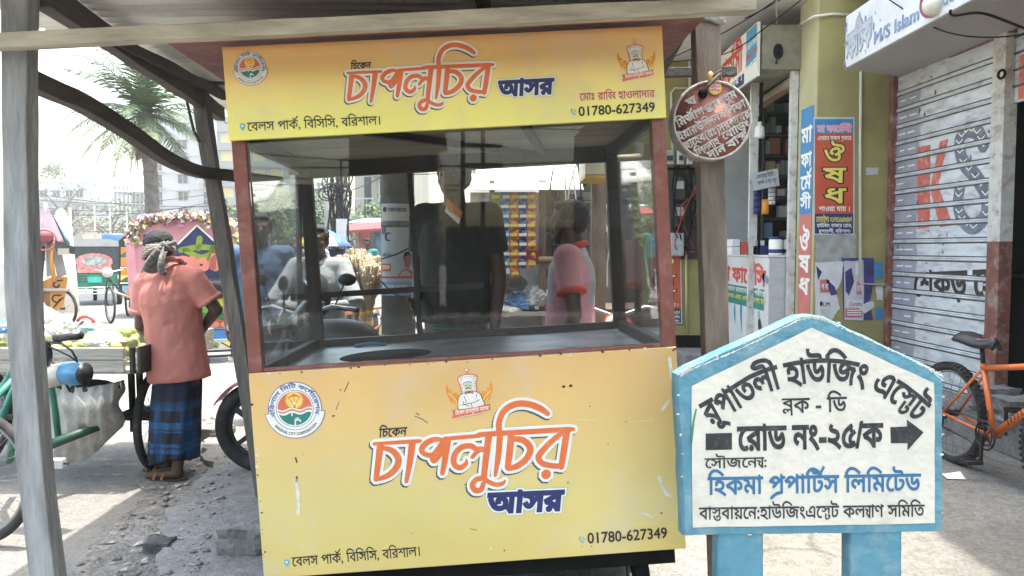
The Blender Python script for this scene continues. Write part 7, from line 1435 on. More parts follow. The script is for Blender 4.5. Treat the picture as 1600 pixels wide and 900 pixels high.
pm_ = N.new('ShaderNodeMix'); pm_.data_type = 'RGBA'; pm_.inputs[6].default_value = (.34, .34, .36, 1); pm_.inputs[7].default_value = (.55, .26, .33, 1); nt_.links.new(mxm.outputs[0], pm_.inputs[0]); nt_.links.new(pm_.outputs[2], [n for n in N if n.type == 'MIX' and n.blend_type == 'MULTIPLY'][0].inputs[6])
m_blt = mat('blue_shirt', (.06, .11, .20), .8, var=.15, scale=5, bump=.3, bscale=14)
std('man in dark blue shirt standing behind the left pane of the kiosk', 409, 6.05, R(200), 1.70, m_sk1, m_blt, mat('grey_trousers', (.12, .12, .13), .8), 0, kind='trousers')  # standing figure added in place of a man reflected in the pane
m_wsh2 = mat('offwhite_shirt', (.30, .32, .33), .85, var=.08, scale=5, bump=.3, bscale=14)
std('man in white shirt walking below the rainbow parasol', 492, 13.5, R(190), 1.66, m_sk1, m_wsh2, mat('dark_trousers', (.03, .03, .035), .8), 0, kind='trousers', vox=.02)
for px, Y, c, lb in ((522, 17, 'navy', 'distant man in navy top between the parasol and the cable pole'), (548, 21, 'maroon', 'distant man in maroon top under the red awning'), (508, 24, 'grey', 'distant man in grey top far down the street'), (575, 18, 'teal', 'distant man in teal top beside the broom bundle'), (760, 15, 'ochre', 'distant man in ochre top in the middle of the street')):
    std(lb, px, Y, R(170 + px % 30), 1.66, m_sk1, mat('top_' + c, dict(navy=(.04, .06, .14), maroon=(.2, .04, .05), grey=(.3, .3, .3), teal=(.05, .2, .2), ochre=(.4, .25, .06))[c], .8), MATS['dark_trousers'], 0, kind='trousers', vox=.025)

# ================================================================ motorcycles
def motorcycle(label, col, key, group=None):
    t = thing('motorcycle', label, 'motorcycle', (0, 0, 0), group); mp = mat('moto_' + key, col, .3, var=.08, coat=.5, dirt=(.3, .26, .22), damt=.3); me_ = mat('engine_grey', (.16, .16, .17), .5, .5, var=.3)
    for x in (-.64, .64):
        g = G(); g.torus((x, 0, .29), (0, 1, 0), .245, .046, m_tyr, 40, 10); wv = g.build('wheel', None, t)
        g = G(); g.torus((x, 0, .29), (0, 1, 0), .195, .014, m_bb, 32, 6); [g.bar((x, 0, .29), (x + .19 * math.cos(k * 1.2566), 0, .29 + .19 * math.sin(k * 1.2566)), .03, .022, m_bb, (0, 1, 0)) for k in range(5)]; g.lathe([(0, -.06), (.05, -.06), (.05, .06), (0, .06)], (x, 0, .29), (0, 1, 0), me_, 16); g.build('rim', None, wv)
    g = G()
    for s in (-1, 1): g.tube([(-.64, s * .09, .29), (-.52, s * .09, .62), (-.42, s * .08, .92)], [.022, .024, .024], me_, 10)
    g.build('fork', None, t)
    g = G(); g.grid(lambda u, v: Vector((-.64 + .305 * math.cos(R(38 + 112 * u)) * (1), (v - .5) * .13, .29 + .305 * math.sin(R(38 + 112 * u)) + .012 * math.sin(math.pi * v))), 16, 6, mp); g.build('front_mudguard', None, t, solid=.008)
    g = G(); mk = m_bb if key == 'red' else mp; g.ell((-.14, 0, .86), (.27, .13, .12), mk, 18); g.ell((-.02, 0, .80), (.2, .12, .1), mk, 14); tk = g.build('fuel_tank', None, t)
    g = G(); g.ell((.28, 0, .83), (.33, .12, .055), m_vin, 18); g.ell((.52, 0, .87), (.18, .10, .05), m_vin, 14); g.build('seat', None, t)
    g = G(); g.box((-.16, -.10, .28), (.16, .10, .52), me_); [g.box((-.22, -.12, .40 + k * .03), (.02, .12, .413 + k * .03), me_) for k in range(6)]; g.lathe([(.09, -.15), (.10, -.13), (.10, .13), (.09, .15)], (.05, 0, .36), (0, 1, 0), m_bb, 18); g.tube([(-.40, 0, .9), (-.25, 0, .55), (-.1, 0, .3), (.3, 0, .34), (.64, .0, .30)], .025, m_bb, 8); g.tube([(-.38, 0, .88), (.2, 0, .74), (.7, 0, .80)], .022, m_bb, 8); g.build('engine', None, t, bevel=.01)
    g = G(); g.tube([(-.1, -.14, .34), (.1, -.17, .25), (.5, -.18, .30), (.85, -.18, .40)], [.02, .022, .04, .045], m_chr, 12); g.build('exhaust', None, t)
    g = G(); g.hexa([(.25, -.10, .60), (.82, -.07, .74), (.82, .07, .74), (.25, .10, .60), (.25, -.11, .78), (.85, -.08, .82), (.85, .08, .82), (.25, .11, .78)], mp); g.grid(lambda u, v: Vector((.64 + .33 * math.cos(R(20 + 100 * u)), (v - .5) * .14, .29 + .33 * math.sin(R(20 + 100 * u)))), 12, 4, m_bb); g.build('tail', None, t, bevel=.015)
    g = G(); g.ell((.87, 0, .80), (.03, .06, .04), m_lamp, 12); g.build('tail_lamp', None, t)
    g = G(); g.tube([(-.36, -.36, 1.02), (-.40, -.2, 1.05), (-.42, 0, .98), (-.40, .2, 1.05), (-.36, .36, 1.02)], .013, m_chr, 8); [g.tube([(-.36, s * .24, 1.04), (-.34, s * .38, 1.015)], .019, m_bb, 10) for s in (-1, 1)]; [g.tube([(-.37, s * .2, 1.04), (-.44, s * .3, 1.03), (-.43, s * .38, 1.01)], .006, m_bb, 6) for s in (-1, 1)]; g.build('handlebar', None, t)
    g = G(); g.lathe([(0, -.09), (.07, -.07), (.09, .0), (.085, .02), (0, .04)], (-.50, 0, .93), (-1, 0, 0), mk, 18); hl = g.build('headlamp', None, t); g = G(); g.lathe([(.08, .0), (.05, .03), (0, .04)], (-.52, 0, .93), (-1, 0, 0), m_lw, 18); g.build('lens', None, hl)
    for s in (-1, 1): g = G(); g.tube([(-.38, s * .22, 1.05), (-.36, s * .28, 1.20)], .006, m_bb, 6); g.ell((-.35, s * .30, 1.23), (.02, .065, .045), m_bb, 12); g.build('mirror', None, t)
    return t
mc = motorcycle('red motorcycle parked behind the kiosk, its front wheel showing at the lower left', (.38, .05, .05), 'red'); fw = W(407, 690, 4.66); mc.location = Vector((fw.x + .64, 4.66, .045)); mc.rotation_euler = (R(4), 0, R(-3))
m2 = motorcycle('dark motorcycle behind the kiosk with a man in grey sitting on it', (.03, .035, .05), 'dark'); m2.location = (PXX(496, 5.75) + .02, 5.6, .003); m2.rotation_euler = (0, 0, R(92))
m3 = motorcycle('motorcycle with orange red tank parked behind the pink shirted man', (.5, .10, .03), 'orange'); m3.location = (PXX(962, 5.6), 5.55, .003); m3.rotation_euler = (0, 0, R(82))
for i, (px, Y, a, lb) in enumerate([(530, 13, 100, 'parked motorcycle in the street left of the brooms, nearest of the row'), (512, 14.5, 80, 'parked motorcycle in the street below the cable pole, middle of the row'), (545, 15.6, 95, 'parked motorcycle in the street, farthest of the row'), (556, 12.0, 120, 'parked motorcycle in the street just beside the broom bundle')]):
    c = copy_tree(m2); c.location = (PXX(px, Y), Y, .003); c.rotation_euler = (0, 0, R(a)); c['label'] = lb; c['group'] = 'motorcycles parked along the street'
# seated man
cx_, cy_ = PXX(496, 5.75), 5.85; J = J_stand((cx_, cy_, -.02), R(178), 1.64, lean=.06)
for s, k in (('L', -1), ('R', 1)):
    J['hip' + s] = J['q'](k * .06, 0, .51); J['kn' + s] = J['q'](k * .13, .24, .40); J['an' + s] = Vector((J['q'](k * .13, .20, .4).x, J['q'](0, .20, .4).y, .10)); J['toe' + s] = J['an' + s] + J['f'] * .17 + Vector((0, 0, -.05)); J['el' + s] = J['q'](k * .19, .10, .64); J['wr' + s] = J['q'](-k * .03, .20, .63); J['hd' + s] = J['r'] * -k
st_, Ps_, hs_ = person('man in light grey shirt sitting on the dark motorcycle with folded arms', J, m_sk1, .010); so_ = shirt(st_, J, m_wsh2, .49, 1.04, 1.0, m_wsh2, 'shirt'); g = G()
for s in 'LR': g.tube([J['el' + s], J['el' + s].lerp(J['wr' + s], .75)], [.044, .036], None, 14); g.ell(J['el' + s], [.045] * 3, None, 12)
g.build('sleeve', m_wsh2, so_, remesh=.011, smooth_it=2, disp=(.02, .06)); trousers(st_, J, MATS['dark_trousers'])
bg_ = thing('backpack', 'black shoulder bag hanging from the arm of the seated man in grey', 'bag', W(494, 455, 5.45)); g = G(); c = W(494, 462, 5.45); g.ell(c, (.11, .09, .17), m_btee, 14); g.build('pouch', None, bg_, disp=(.03, .06)); g = G(); g.tube([c + Vector((-.07, -.06, .12)), c + Vector((0, -.09, .02)), c + Vector((.05, -.08, -.12))], .008, m_chr, 6); g.build('zip', None, bg_)
# ================================================================ fruit cart (three-wheeled cargo cycle)
m_gw = mat('grey_plank', (.40, .38, .34), .9, var=.22, scale=16, bump=.5, bscale=50, stretch=(.15, 1, 1), dirt=(.16, .14, .12), damt=.6, dscale=8); m_teal = mat('teal_green_paint', (.035, .20, .16), .45, var=.15, scale=10, dirt=(.12, .08, .05), damt=.4, dscale=14); m_blk2 = mat('greasy_steel', (.03, .035, .035), .5, .4, var=.3)
cart = thing('fruit_cart', 'three wheeled cargo cycle with grey plank tray of guavas and a green front fork', 'cargo cycle', (-2.8, 4.9, 0))
tx0, tx1, ty0, ty1 = -3.75, -2.20, 4.42, 5.55; zt = .865
g = G()
for k in range(2): g.box((tx0, ty0, zt - .075 * (k + 1) + .004), (tx1 - .09, ty0 + .03, zt - .075 * k), m_gw)
g.box((tx0, ty1 - .03, zt - .15), (tx1, ty1, zt), m_gw); g.box((tx1 - .03, ty0 + .031, zt - .15), (tx1, ty1 - .031, zt), m_gw)
for k in range(9): g.box((tx0 + .02, ty0 + .033 + k * .118, zt - .16), (tx1 - .032, ty0 + .145 + k * .118, zt - .135), m_gw)
g.build('tray', None, cart, bevel=.004)
g = G(); g.box((tx1 - .05, ty0 - .006, zt - .152), (tx1 - .031, ty0 + .03, zt + .004), m_blk2); g.box((tx1 - .003, ty0 + .001, zt - .155), (tx1 + .010, ty0 + .60, zt + .005), m_blk2); g.build('dark_tray_end', None, cart)  # second box is a dark sheet that darkens the tray's receding side
ax_y = 4.92; g = G(); g.tube([(tx0 + .2, ax_y, .34), (-2.30, ax_y, .34)], .022, m_blk2, 8)
a = W(60, 702, 4.2); b = W(214, 642, 4.75); g.tube([a, b], .03, mat('dark_green_tube', (.02, .07, .05), .5), 8)
for px in (199, 212): p = W(px, 600, 4.8); g.tube([(p.x, 4.85, zt - .17), (p.x, 4.86, .36)], .022, m_blk2, 8)
g.box((tx0 + .1, ax_y - .03, zt - .22), (tx1 - .05, ax_y + .03, zt - .162), m_blk2); p = W(205, 650, 4.72); g.tube([(p.x, 4.72, p.z + .06), (p.x, 4.72, p.z - .1)], .01, m_blk2, 6); g.box((p.x - .05, 4.74, p.z - .03), (p.x + .05, 4.9, p.z + .03), m_blk2)
g.tube([W(80, 600, 4.1), W(86, 640, 4.3), W(92, 690, 4.4)], .018, m_teal, 8); g.tube([W(80, 560, 4.2), W(110, 612, 4.2), W(118, 600, 4.2)], .008, m_blk2, 6); g.build('chassis', None, cart)
spoked(cart, (-2.33, ax_y, .335), (1, .05, 0), .335, .026, knob=False, nsp=36); spoked(cart, (tx0 + .25, ax_y, .335), (1, .05, 0), .335, .026, knob=False, nsp=36)
fh_ = Vector((-2.63, 3.62, .34)); spoked(cart, fh_, (.12, 1, 0), .34, .022, knob=False, nsp=36); hd_ = W(46, 536, 3.85)
g = G()
for s in (-1, 1): g.tube([fh_ + Vector((0, s * .06, 0)), fh_.lerp(hd_, .55) + Vector((0, s * .06, .03)), hd_ - Vector((.02, 0, .12))], .017, m_teal, 8)
g.tube([hd_ - Vector((.04, 0, .22)), hd_ + Vector((.01, 0, .03))], .024, m_teal, 10); g.tube([hd_ - Vector((.03, 0, .15)), W(30, 640, 4.0), W(14, 720, 4.1), W(30, 700, 4.35)], .02, m_teal, 8); g.tube([hd_ - Vector((.03, 0, .05)), W(8, 600, 4.1), W(-30, 640, 4.3)], .02, m_teal, 8); g.build('front_fork', None, cart)
g = G(); g.torus(fh_, (.12, 1, 0), .055, .006, m_rim, 16, 6); g.build('hub_flange', None, cart)
g = G(); hb0 = hd_ + Vector((.0, 0, .05)); g.tube([hb0 + Vector((-.3, .02, .03)), hb0 + Vector((-.1, 0, .04)), hb0 + Vector((.05, .0, .06)), W(90, 528, 3.8)], .012, m_chr, 8); g.tube([W(86, 529, 3.8), W(127, 524, 3.78)], .02, m_bb, 12); g.tube([W(64, 533, 3.8), W(95, 536, 3.78), W(112, 548, 3.77), W(120, 562, 3.77)], .006, m_bb, 6); g.tube([W(64, 536, 3.82), W(85, 545, 3.8), W(108, 556, 3.79), W(122, 566, 3.8)], .005, m_bb, 6); g.ell(W(72, 552, 3.82), (.03, .03, .07), m_bb, 12); g.build('handlebar', None, cart)
g = G(); a = W(60, 592, 3.85); b = W(102, 583, 3.83); c = W(131, 584, 3.8); g.tube([a, b - (b - a) * .02], [.060, .055], mat('cream_plastic', (.50, .48, .42), .5, dirt=(.25, .22, .18), damt=.4), 16); g.tube([b, b.lerp(c, .5), c], [.057, .062, .052], mat('blue_plastic_can', (.06, .22, .40), .4, dirt=(.3, .4, .45), damt=.3), 16); g.tube([c - (c - b) * .01, c + (c - b) * .06], [.053, .056], m_bb, 16); g.build('plastic_bottle', None, cart)  # a cream and blue plastic bottle tied under the handlebar, no lamp
g = G(); p = W(90, 724, 4.1); g.cbox(p, (.07, .05, .05), m_bw); g.tube([p + Vector((.03, 0, 0)), p + Vector((.06, 0, .0))], .008, m_blk2, 6); g.tube([p - Vector((.03, 0, -.0)), p + Vector((-.2, 0, .0))], .01, m_blk2, 6); g.build('pedal', None, cart, bevel=.004)
# sack hanging below the tray
sk = thing('grain_sack', 'dirty white woven sack sagging below the cart tray', 'sack', W(135, 720, 4.55)); m_sack = mat('woven_sack', (.42, .41, .38), .85, var=.15, scale=9, bump=.6, bscale=26, dirt=(.22, .21, .2), damt=.5, dscale=5)
s0 = W(130, 655, 4.62); g = G()
def sack(u, v):
    a = 2 * math.pi * u; t = (1 + math.cos(a)) / 2; px = 74 + (116 + 3 * math.sin(v * 9)) * t; top_y = 592 + 12 * math.sin(t * 3.1); bot = 724 - 6 * t - 48 * max(0, t - .45) ** 1.4 / .433
    q = math.sin(math.pi * min(1, .06 + .5 * v)) if v < 1 else 1; k = (1 - (1 - v) ** 3.2) * (.5 + .5 * math.sin(math.pi * (.15 + .7 * v)))
    p = W(px, bot + (top_y - bot) * v, 4.62 - .20 * math.sin(a) * k); fo = math.sin(px * .33 + v * 2.5 + 2 * noise.noise(p * 4)) * .016 * (.4 + v) + noise.noise(p * 7) * .035
    return p + Vector((0, fo, noise.noise(p * 6) * .015))
g.grid(sack, 60, 34, m_sack); sko = g.build('cloth', None, sk)
g = G(); g.tube([W(80, 600, 4.55), W(105, 610, 4.5), W(145, 618, 4.5), W(188, 604, 4.55)], .01, m_blk2, 6); g.ell(W(140, 606, 4.6), (.16, .12, .05), m_blk2, 14); g.build('tie', None, sk)
# guavas and bags in the tray: fruit rest on the boards and on each other
m_gv = [mat('guava_green', (.30, .36, .10), .45, var=.2, scale=9), mat('guava_pale', (.42, .46, .18), .45, var=.2, scale=9), mat('guava_yellow', (.46, .44, .16), .45, var=.2, scale=9)]
gl_ = ['green guava in the heap on the plank tray of the fruit cart', 'pale guava in the heap on the plank tray of the fruit cart', 'yellowish guava in the heap on the plank tray of the fruit cart']
base_me = []
for k in range(3): g = G(); g.ell((0, 0, 0), (.034, .031, .037), m_gv[k], 12, None, 8); o = g.build('guava', None); base_me.append(o)
spots = []; r3 = random.Random(12)
for L_ in range(3):
    for i in range([54, 42, 22][L_]):
        x = r3.uniform(-2.90 + .12 * L_, -2.27 - .1 * L_); y = r3.uniform(4.5 + .04 * L_, 5.2 - .1 * L_)
        if all((x - q[0]) ** 2 + (y - q[1]) ** 2 > .0042 for q in spots if q[3] == L_): spots.append((x, y, zt - .135 + .075 + L_ * .05, L_))
for i in range(26):
    x = r3.uniform(-3.6, -3.0); y = r3.uniform(4.5, 5.2)
    if all((x - q[0]) ** 2 + (y - q[1]) ** 2 > .0046 for q in spots): spots.append((x, y, zt - .135 + .075 + .05 * (i % 2), 0))
for i, (x, y, z, L_) in enumerate(spots):
    k = r3.randrange(3); o = base_me[k] if not base_me[k].get('label') else base_me[k].copy()
    if o is not base_me[k]: COL.objects.link(o)
    o.location = (x, y, z); o.rotation_euler = (r3.uniform(-1, 1), r3.uniform(-1, 1), r3.uniform(0, 6)); s = r3.uniform(.9, 1.2); o.scale = (s, s, s); tag(o, gl_[k], 'guava', 'guavas heaped in the cart tray')
def bag(label, px, py, Y, rx, ry, rz, m, seed, name='plastic_bag'):
    c = W(px, py, Y); bm = bmesh.new(); bmesh.ops.create_icosphere(bm, subdivisions=4, radius=1); g = G()
    for v in bm.verts:
        n = noise.noise(v.co * 1.6 + Vector((seed, 0, 0))) * .3 + abs(noise.noise(v.co * 4 + Vector((0, seed, 0)))) * .28; q = v.co * (1 + n); v.co = Vector((q.x * rx, q.y * ry, max(q.z, -.7) * rz)) + c
    bm.verts.index_update(); g.add([v.co.copy() for v in bm.verts], [[v.index for v in f.verts] for f in bm.faces], m, False); bm.free(); return tag(g.build(name, None), label, 'bag')
m_pbag = mat('white_polythene', (.66, .67, .66), .3, var=.08, scale=9, bump=.4); m_tbag = mat('teal_polythene', (.22, .38, .40), .3, var=.2, scale=9)
bag('crumpled white plastic bag lying among the guavas at the cart edge', 163, 532, 4.62, .105, .10, .055, m_pbag, 2); bag('crumpled teal plastic bag behind the white one on the guavas', 148, 516, 4.9, .10, .07, .04, m_tbag, 7); bag('white sack of produce on the cart behind the front post', 60, 512, 5.0, .2, .16, .12, m_pbag, 9); bag('blue plastic sheet lump at the far left of the cart tray', 8, 512, 4.8, .09, .1, .04, mat('blue_polythene', (.06, .18, .42), .35), 11)
g = G(); a = W(180, 522, 5.35); g.box((a.x, 5.25, zt + .005), (a.x + .42, 5.62, zt + .02), m_gw); tag(g.build('loose_board', None), 'loose grey board lying across the far edge of the cart beside the vendor', 'board')

# ================================================================ things in the street behind the kiosk
# poster column
YP = 5.2; colm = thing('concrete_pole', 'thick concrete pole plastered with pale blue posters behind the kiosk glass', 'utility pole', (PXX(622, YP), YP, 0)); cxp = PXX(622, YP); rp_ = .118; m_pc = mat('pole_dark_concrete', (.17, .17, .165), .9, var=.2, scale=8, bump=.3, dirt=(.08, .09, .08), damt=.6)
g = G(); g.tube([(cxp, YP, 0), (cxp, YP, 4.2)], [rp_, rp_ * .93], m_pc, 28); g.build('shaft', None, colm)
def wrapf(n): return lambda u, v, q=0: Vector((cxp + (rp_ + .003 + n + q) * math.sin(u / rp_), YP - (rp_ + .003 + n + q) * math.cos(u / rp_), v))
pz_ = lambda py: W(622, py, YP - rp_).z
m_pwb = mat('poster_paleblue', (.42, .47, .52), .6, var=.06, scale=6); m_pw = mat('poster_offwhite', (.56, .58, .58), .6, var=.08)
def wrap(g, u0, u1, y0, y1, m, n): g.grid(lambda a, b: wrapf(n)(u0 + (u1 - u0) * a, pz_(y1) + (pz_(y0) - pz_(y1)) * b), 12, 2, m)
g = G(); wrap(g, -.12, .13, 355, 462, m_pwb, 0); wrap(g, -.12, .13, 440, 462, mat('poster_skyblue', (.22, .36, .55), .6), .001); wrap(g, -.11, -.03, 412, 424, m_pr, .002); wrap(g, -.12, .13, 432, 435, m_redw, .002)
text(g, 'পবিত্র ঈদ', wrapf(.003), lambda px, py: ((px - 622) / 240, pz_(py)), (598, 402), (616, 402), 397, 0, m_nv, .01); text(g, 'মোবারক', wrapf(.004), lambda px, py: ((px - 622) / 240, pz_(py)), (598, 421), (613, 421), 415, 0, m_wh, .02); text(g, 'সকলকে শুভেচ্ছা', wrapf(.003), lambda px, py: ((px - 622) / 240, pz_(py)), (598, 452), (640, 452), 446, 0, m_wh, .01)
draw(g, [[(u, pz_(370) + v) for u, v in [(-.045 + .03 * math.cos(R(a)), .03 * math.sin(R(a))) for a in range(40, 320, 20)] + [(-.037 + .022 * math.cos(R(a)), .022 * math.sin(R(a))) for a in range(310, 45, -20)]]], wrapf(.003), 0, m_nv)
for u in (-.095, -.08, -.1, -.07): draw(g, stroke([(u, pz_(356)), (u, pz_(364 + 90 * abs(u + .08)))], .006, smooth=False), wrapf(.003), 0, m_nv); 
cP = lambda px, py: ((px - 622) / 240, pz_(py)); fp_ = lambda P: [cP(*p) for p in P]
for P, m, n in (([(626, 432), (630, 424), (640, 420), (651, 424), (652, 432)], m_redw, .003), ([(634, 402), (637, 394), (644, 393), (649, 400), (648, 412), (643, 420), (637, 416)], mat('poster_portrait_skin', (.30, .19, .14), .6), .004), ([(634, 402), (637, 394), (644, 393), (649, 400), (643, 398)], m_ink, .005)): Q = fp_(P); draw(g, [Q if area(Q) > 0 else Q[::-1]], wrapf(n), 0, m)
g.build('poster', None, colm)
g = G(); wrap(g, -.115, .12, 318, 345, m_pw, 0); wrap(g, -.115, .12, 345, 352, mat('poster_grey', (.2, .21, .23), .6, var=.4, scale=20), .001); wrap(g, -.115, .12, 316, 318, m_blu, .001); draw(g, [disc2(cP(604, 327), .018, 14)], wrapf(.002), 0, m_nv); text(g, 'দোকান ভাড়া হবে', wrapf(.002), lambda px, py: cP(px, py), (610, 331), (640, 331), 325, 0, m_nv, .01); g.build('poster', None, colm)
g = G(); wrap(g, .125, .16, 300, 500, m_pw, .003); [wrap(g, .128, .158, y, y + 6, [m_pr, m_nv, m_ink, m_grn][k % 4], .005) for k, y in enumerate((310, 330, 350, 380, 400, 468, 490))]; g.build('poster', None, colm)
for P in ([(596, 405, 5.0), (625, 395, 4.95), (655, 378, 5.05), (665, 370, 5.2)], [(596, 440, 5.0), (612, 456, 4.98), (632, 466, 4.98)]): g = G(); g.tube(catmull([tuple(W(*q)) for q in P], 5), .005, m_cab, 5); tag(g.build('loose_wire', None), 'black wire looped round the poster pole', 'wire', 'wires on the poster pole')
# broom bundle
bk = thing('broom_bin', 'blue and white bin holding the straw brooms behind the kiosk', 'bin', (PXX(566, 6.6), 6.6, 0)); g = G(); g.lathe([(.16, 0), (.2, .42), (.21, .42), (.165, .0)], (PXX(566, 6.6), 6.6, .01), m=mat('bin_white', (.5, .5, .52), .5, dirt=(.06, .12, .4), damt=.9, dscale=4), n=20); g.build('bin_wall', None, bk); g = G(); g.box((PXX(562, 6.6), 6.38, .45 - .44), (PXX(570, 6.6), 6.42, .34), m_bc1); g.build('stave', None, bk)
m_straw = [mat('straw_pale', (.42, .35, .25), .9, var=.3, scale=30, stretch=(1, 1, .2), bump=.5), mat('straw_tan', (.34, .26, .17), .9, var=.3, scale=30, stretch=(1, 1, .2), bump=.5)]; m_bind = mat('broom_binding', (.55, .33, .10), .6, var=.3, scale=20)
def broom():
    t = thing('broom', 'straw broom with yellow binding standing head up in the bin', 'broom', (0, 0, 0), 'straw brooms in the bin'); r4 = random.Random(3)
    g = G(); g.tube([(0, 0, -.25), (0, 0, .52)], [.014, .024], m_straw[1], 8); g.build('handle', None, t); g = G(); [g.tube([(0, 0, z), (0, 0, z + .045)], .03, m_bind, 10) for z in (.40, .5)]; g.build('binding', None, t); g = G()
    for i in range(110):
        a = r4.random() * 6.3; q = r4.random() ** .5; l = r4.uniform(.30, .46); c, s = math.cos(a), math.sin(a); e = (.12 * q * c + .03, .10 * q * s, .5 + l); mdp = (.045 * q * c, .04 * q * s, .5 + l * .45); g.tube([(.018 * q * c, .018 * q * s, .48), mdp, e], [.0035, .0045, .006 + .007 * (i % 3)], m_straw[i % 2], 4)
    structure(g.build('bristles', None, t), 'stuff'); return t
b0 = broom()
for i, (dx_, dz, tl) in enumerate([(-.09, .02, -14), (-.05, .08, -8), (-.02, .0, -3), (.02, .06, 2), (.06, .0, 6), (.1, .08, 10), (-.07, -.04, -11), (.0, .12, 0), (.08, -.05, 9), (.04, .03, 4), (.13, .0, 13)]):
    o = b0 if i == 0 else copy_tree(b0); o.location = (PXX(566, 6.6) + dx_ * .8, 6.6 + .06 * math.sin(i * 2.1), .42 + dz * .6); o.rotation_euler = (R(6 * math.sin(i)), R(tl), i * .7)
# bamboo rail across the stalls
m_bam = mat('bamboo_pale', (.50, .44, .30), .6, var=.15, scale=12)
g = G(); a = W(452, 268, 5.0); b = W(1000, 246, 5.0); P = [a.lerp(b, k / 24) for k in range(25)]; g.tube(P, [.022 + (.004 if k % 3 == 0 else 0) for k in range(25)], m_bam, 10); br_ = thing('bamboo_rail', 'long pale bamboo pole slung level behind the kiosk on two uprights', 'bamboo pole', a); g.build('pole', None, br_); g = G(); g.tube([(a.x + .05, 5.03, 0), (a.x + .05, 5.03, a.z + .1)], .02, m_wd, 8); g.build('upright', None, br_); g = G(); g.tube([(b.x, 5.03, 0), (b.x, 5.03, b.z + .1)], .025, m_wd, 8); g.build('upright', None, br_)
# snack stall with strips of packets
YS = 5.95; sx_ = lambda px: PXX(px, YS); sz_ = lambda py: PZ(py, YS); stl = thing('snack_stall', 'snack stall with white canvas top, timber posts and a plank table', 'market stall', (sx_(810), YS, 0))
m_can = mat('white_canvas', (.62, .62, .60), .8, var=.08, scale=3, bump=.3, bscale=9, trans=0); g = G(); g.grid(lambda u, v: Vector((sx_(742) + (sx_(905) - sx_(742)) * u, YS - .35 + 1.9 * v, sz_(302) + (.32 if True else 0) * min(1, v * 2.2) - .05 * math.sin(u * 9) * v + .10 * u * min(1, v * 2))), 18, 12, m_can); g.build('canvas', None, stl, solid=.004)
g = G(); g.box((sx_(762), YS - .02, sz_(262)), (sx_(810), YS + .01, sz_(238)), mat('canvas_red_print', (.4, .12, .14), .8, var=.5, scale=14)); g.build('canvas_flap', None, stl)
for px, w_ in ((846, .055), (770, .04)): g = G(); g.box((sx_(px) - w_ / 2, YS - .2, 0), (sx_(px) + w_ / 2, YS - .15, sz_(285)), m_wbr); g.build('post', None, stl)
g = G(); g.tube([(sx_(768), YS - .22, sz_(403)), (sx_(862), YS - .22, sz_(404))], .018, m_bam, 10); g.build('rail', None, stl)
g = G(); g.box((sx_(745), YS - .30, sz_(488)), (sx_(850), YS + .7, sz_(483)), m_gw); g.build('table_top', None, stl); g = G(); [g.box((sx_(px), YS - .28 + dy, 0), (sx_(px) + .05, YS - .23 + dy, sz_(488.5)), m_wbr) for px in (747, 845) for dy in (0, .85)]; g.build('table_legs', None, stl)
g = G(); g.box((sx_(745), YS + .75, 0), (sx_(860), YS + .8, sz_(300)), mat('stall_back_cloth', (.34, .33, .33), .9, var=.4, scale=5)); g.build('back_cloth', None, stl)
pk_col = [('green', (.16, .34, .10)), ('blue', (.05, .20, .42)), ('orange', (.50, .16, .04)), ('navy', (.05, .07, .25)), ('salmon', (.60, .24, .14))]
for c, px in enumerate((776, 790, 803, 816, 829)):
    nm, colr = pk_col[c]; mm = mat('packet_' + nm, colr, .25, var=.35, scale=24, dirt=(.7, .6, .3), damt=.8, dscale=30); o0 = None
    for r_ in range(8 if c != 2 else 9):
        if o0 is None:
            g = G(); hw_2, hh = .039, .037
            g.grid(lambda u, v: Vector(((u - .5) * 2 * hw_2 * (1 - .12 * math.sin(math.pi * v)), -.020 * (math.sin(math.pi * u) * math.sin(math.pi * v)) ** .6, (v - .5) * 2 * hh)), 8, 8, mm); g.grid(lambda u, v: Vector(((u - .5) * 2 * hw_2 * (1 - .12 * math.sin(math.pi * v)), .018 * (math.sin(math.pi * u) * math.sin(math.pi * v)) ** .6, (v - .5) * 2 * hh)), 8, 8, mm, True, True); g.box((-hw_2 * .75, -.0215, -.012), (hw_2 * .75, -.0195, .010), m_wh if c % 2 else MATS['poster_yellow']); o0 = g.build('snack_packet', None); o = o0
        else: o = o0.copy(); COL.objects.link(o)
        o.location = (sx_(px) + .004 * math.sin(r_ * 3 + c), YS - .26, sz_(311 + r_ * 14.2)); o.rotation_euler = (.1 * math.sin(r_), 0, .3 * math.sin(r_ * 2.3 + c)); tag(o, f'small {nm} snack packet in the {["leftmost", "second", "middle", "fourth", "rightmost"][c]} hanging strip of the stall', 'snack packet', f'{nm} snack packets on the stall')
for i, (px, py, rx, rz, mm, lb) in enumerate([(795, 440, .11, .10, 'grey', 'grey plastic wrapped bundle standing at the back of the stall table'), (782, 470, .12, .08, 'pale', 'pale plastic wrapped bundle at the left of the stall table'), (812, 474, .13, .07, 'blue', 'blue and white wrapped bundle in the middle of the stall table'), (838, 466, .10, .08, 'silver', 'silvery wrapped bundle right on the stall table'), (790, 486, .12, .05, 'white', 'flat white wrapped bundle at the front edge of the stall table')]):
    colr = dict(grey=(.22, .22, .23), pale=(.5, .5, .5), blue=(.12, .24, .45), silver=(.4, .42, .45), white=(.6, .6, .6))[mm]; bag(lb, px, py, YS - .05 - .03 * i, rx, .12, rz, mat('bundle_' + mm, colr, .25, var=.4, scale=12), 20 + i, 'wrapped_bundle')
g = G(); g.lathe([(.07, 0), (.09, .11), (.095, .11), (.0, .005)], (sx_(826), YS - .2, sz_(412)), m=mat('red_tub', (.42, .10, .06), .5), n=18); tag(g.build('plastic_tub', None), 'small red tub hanging under the snack strips of the stall', 'tub')
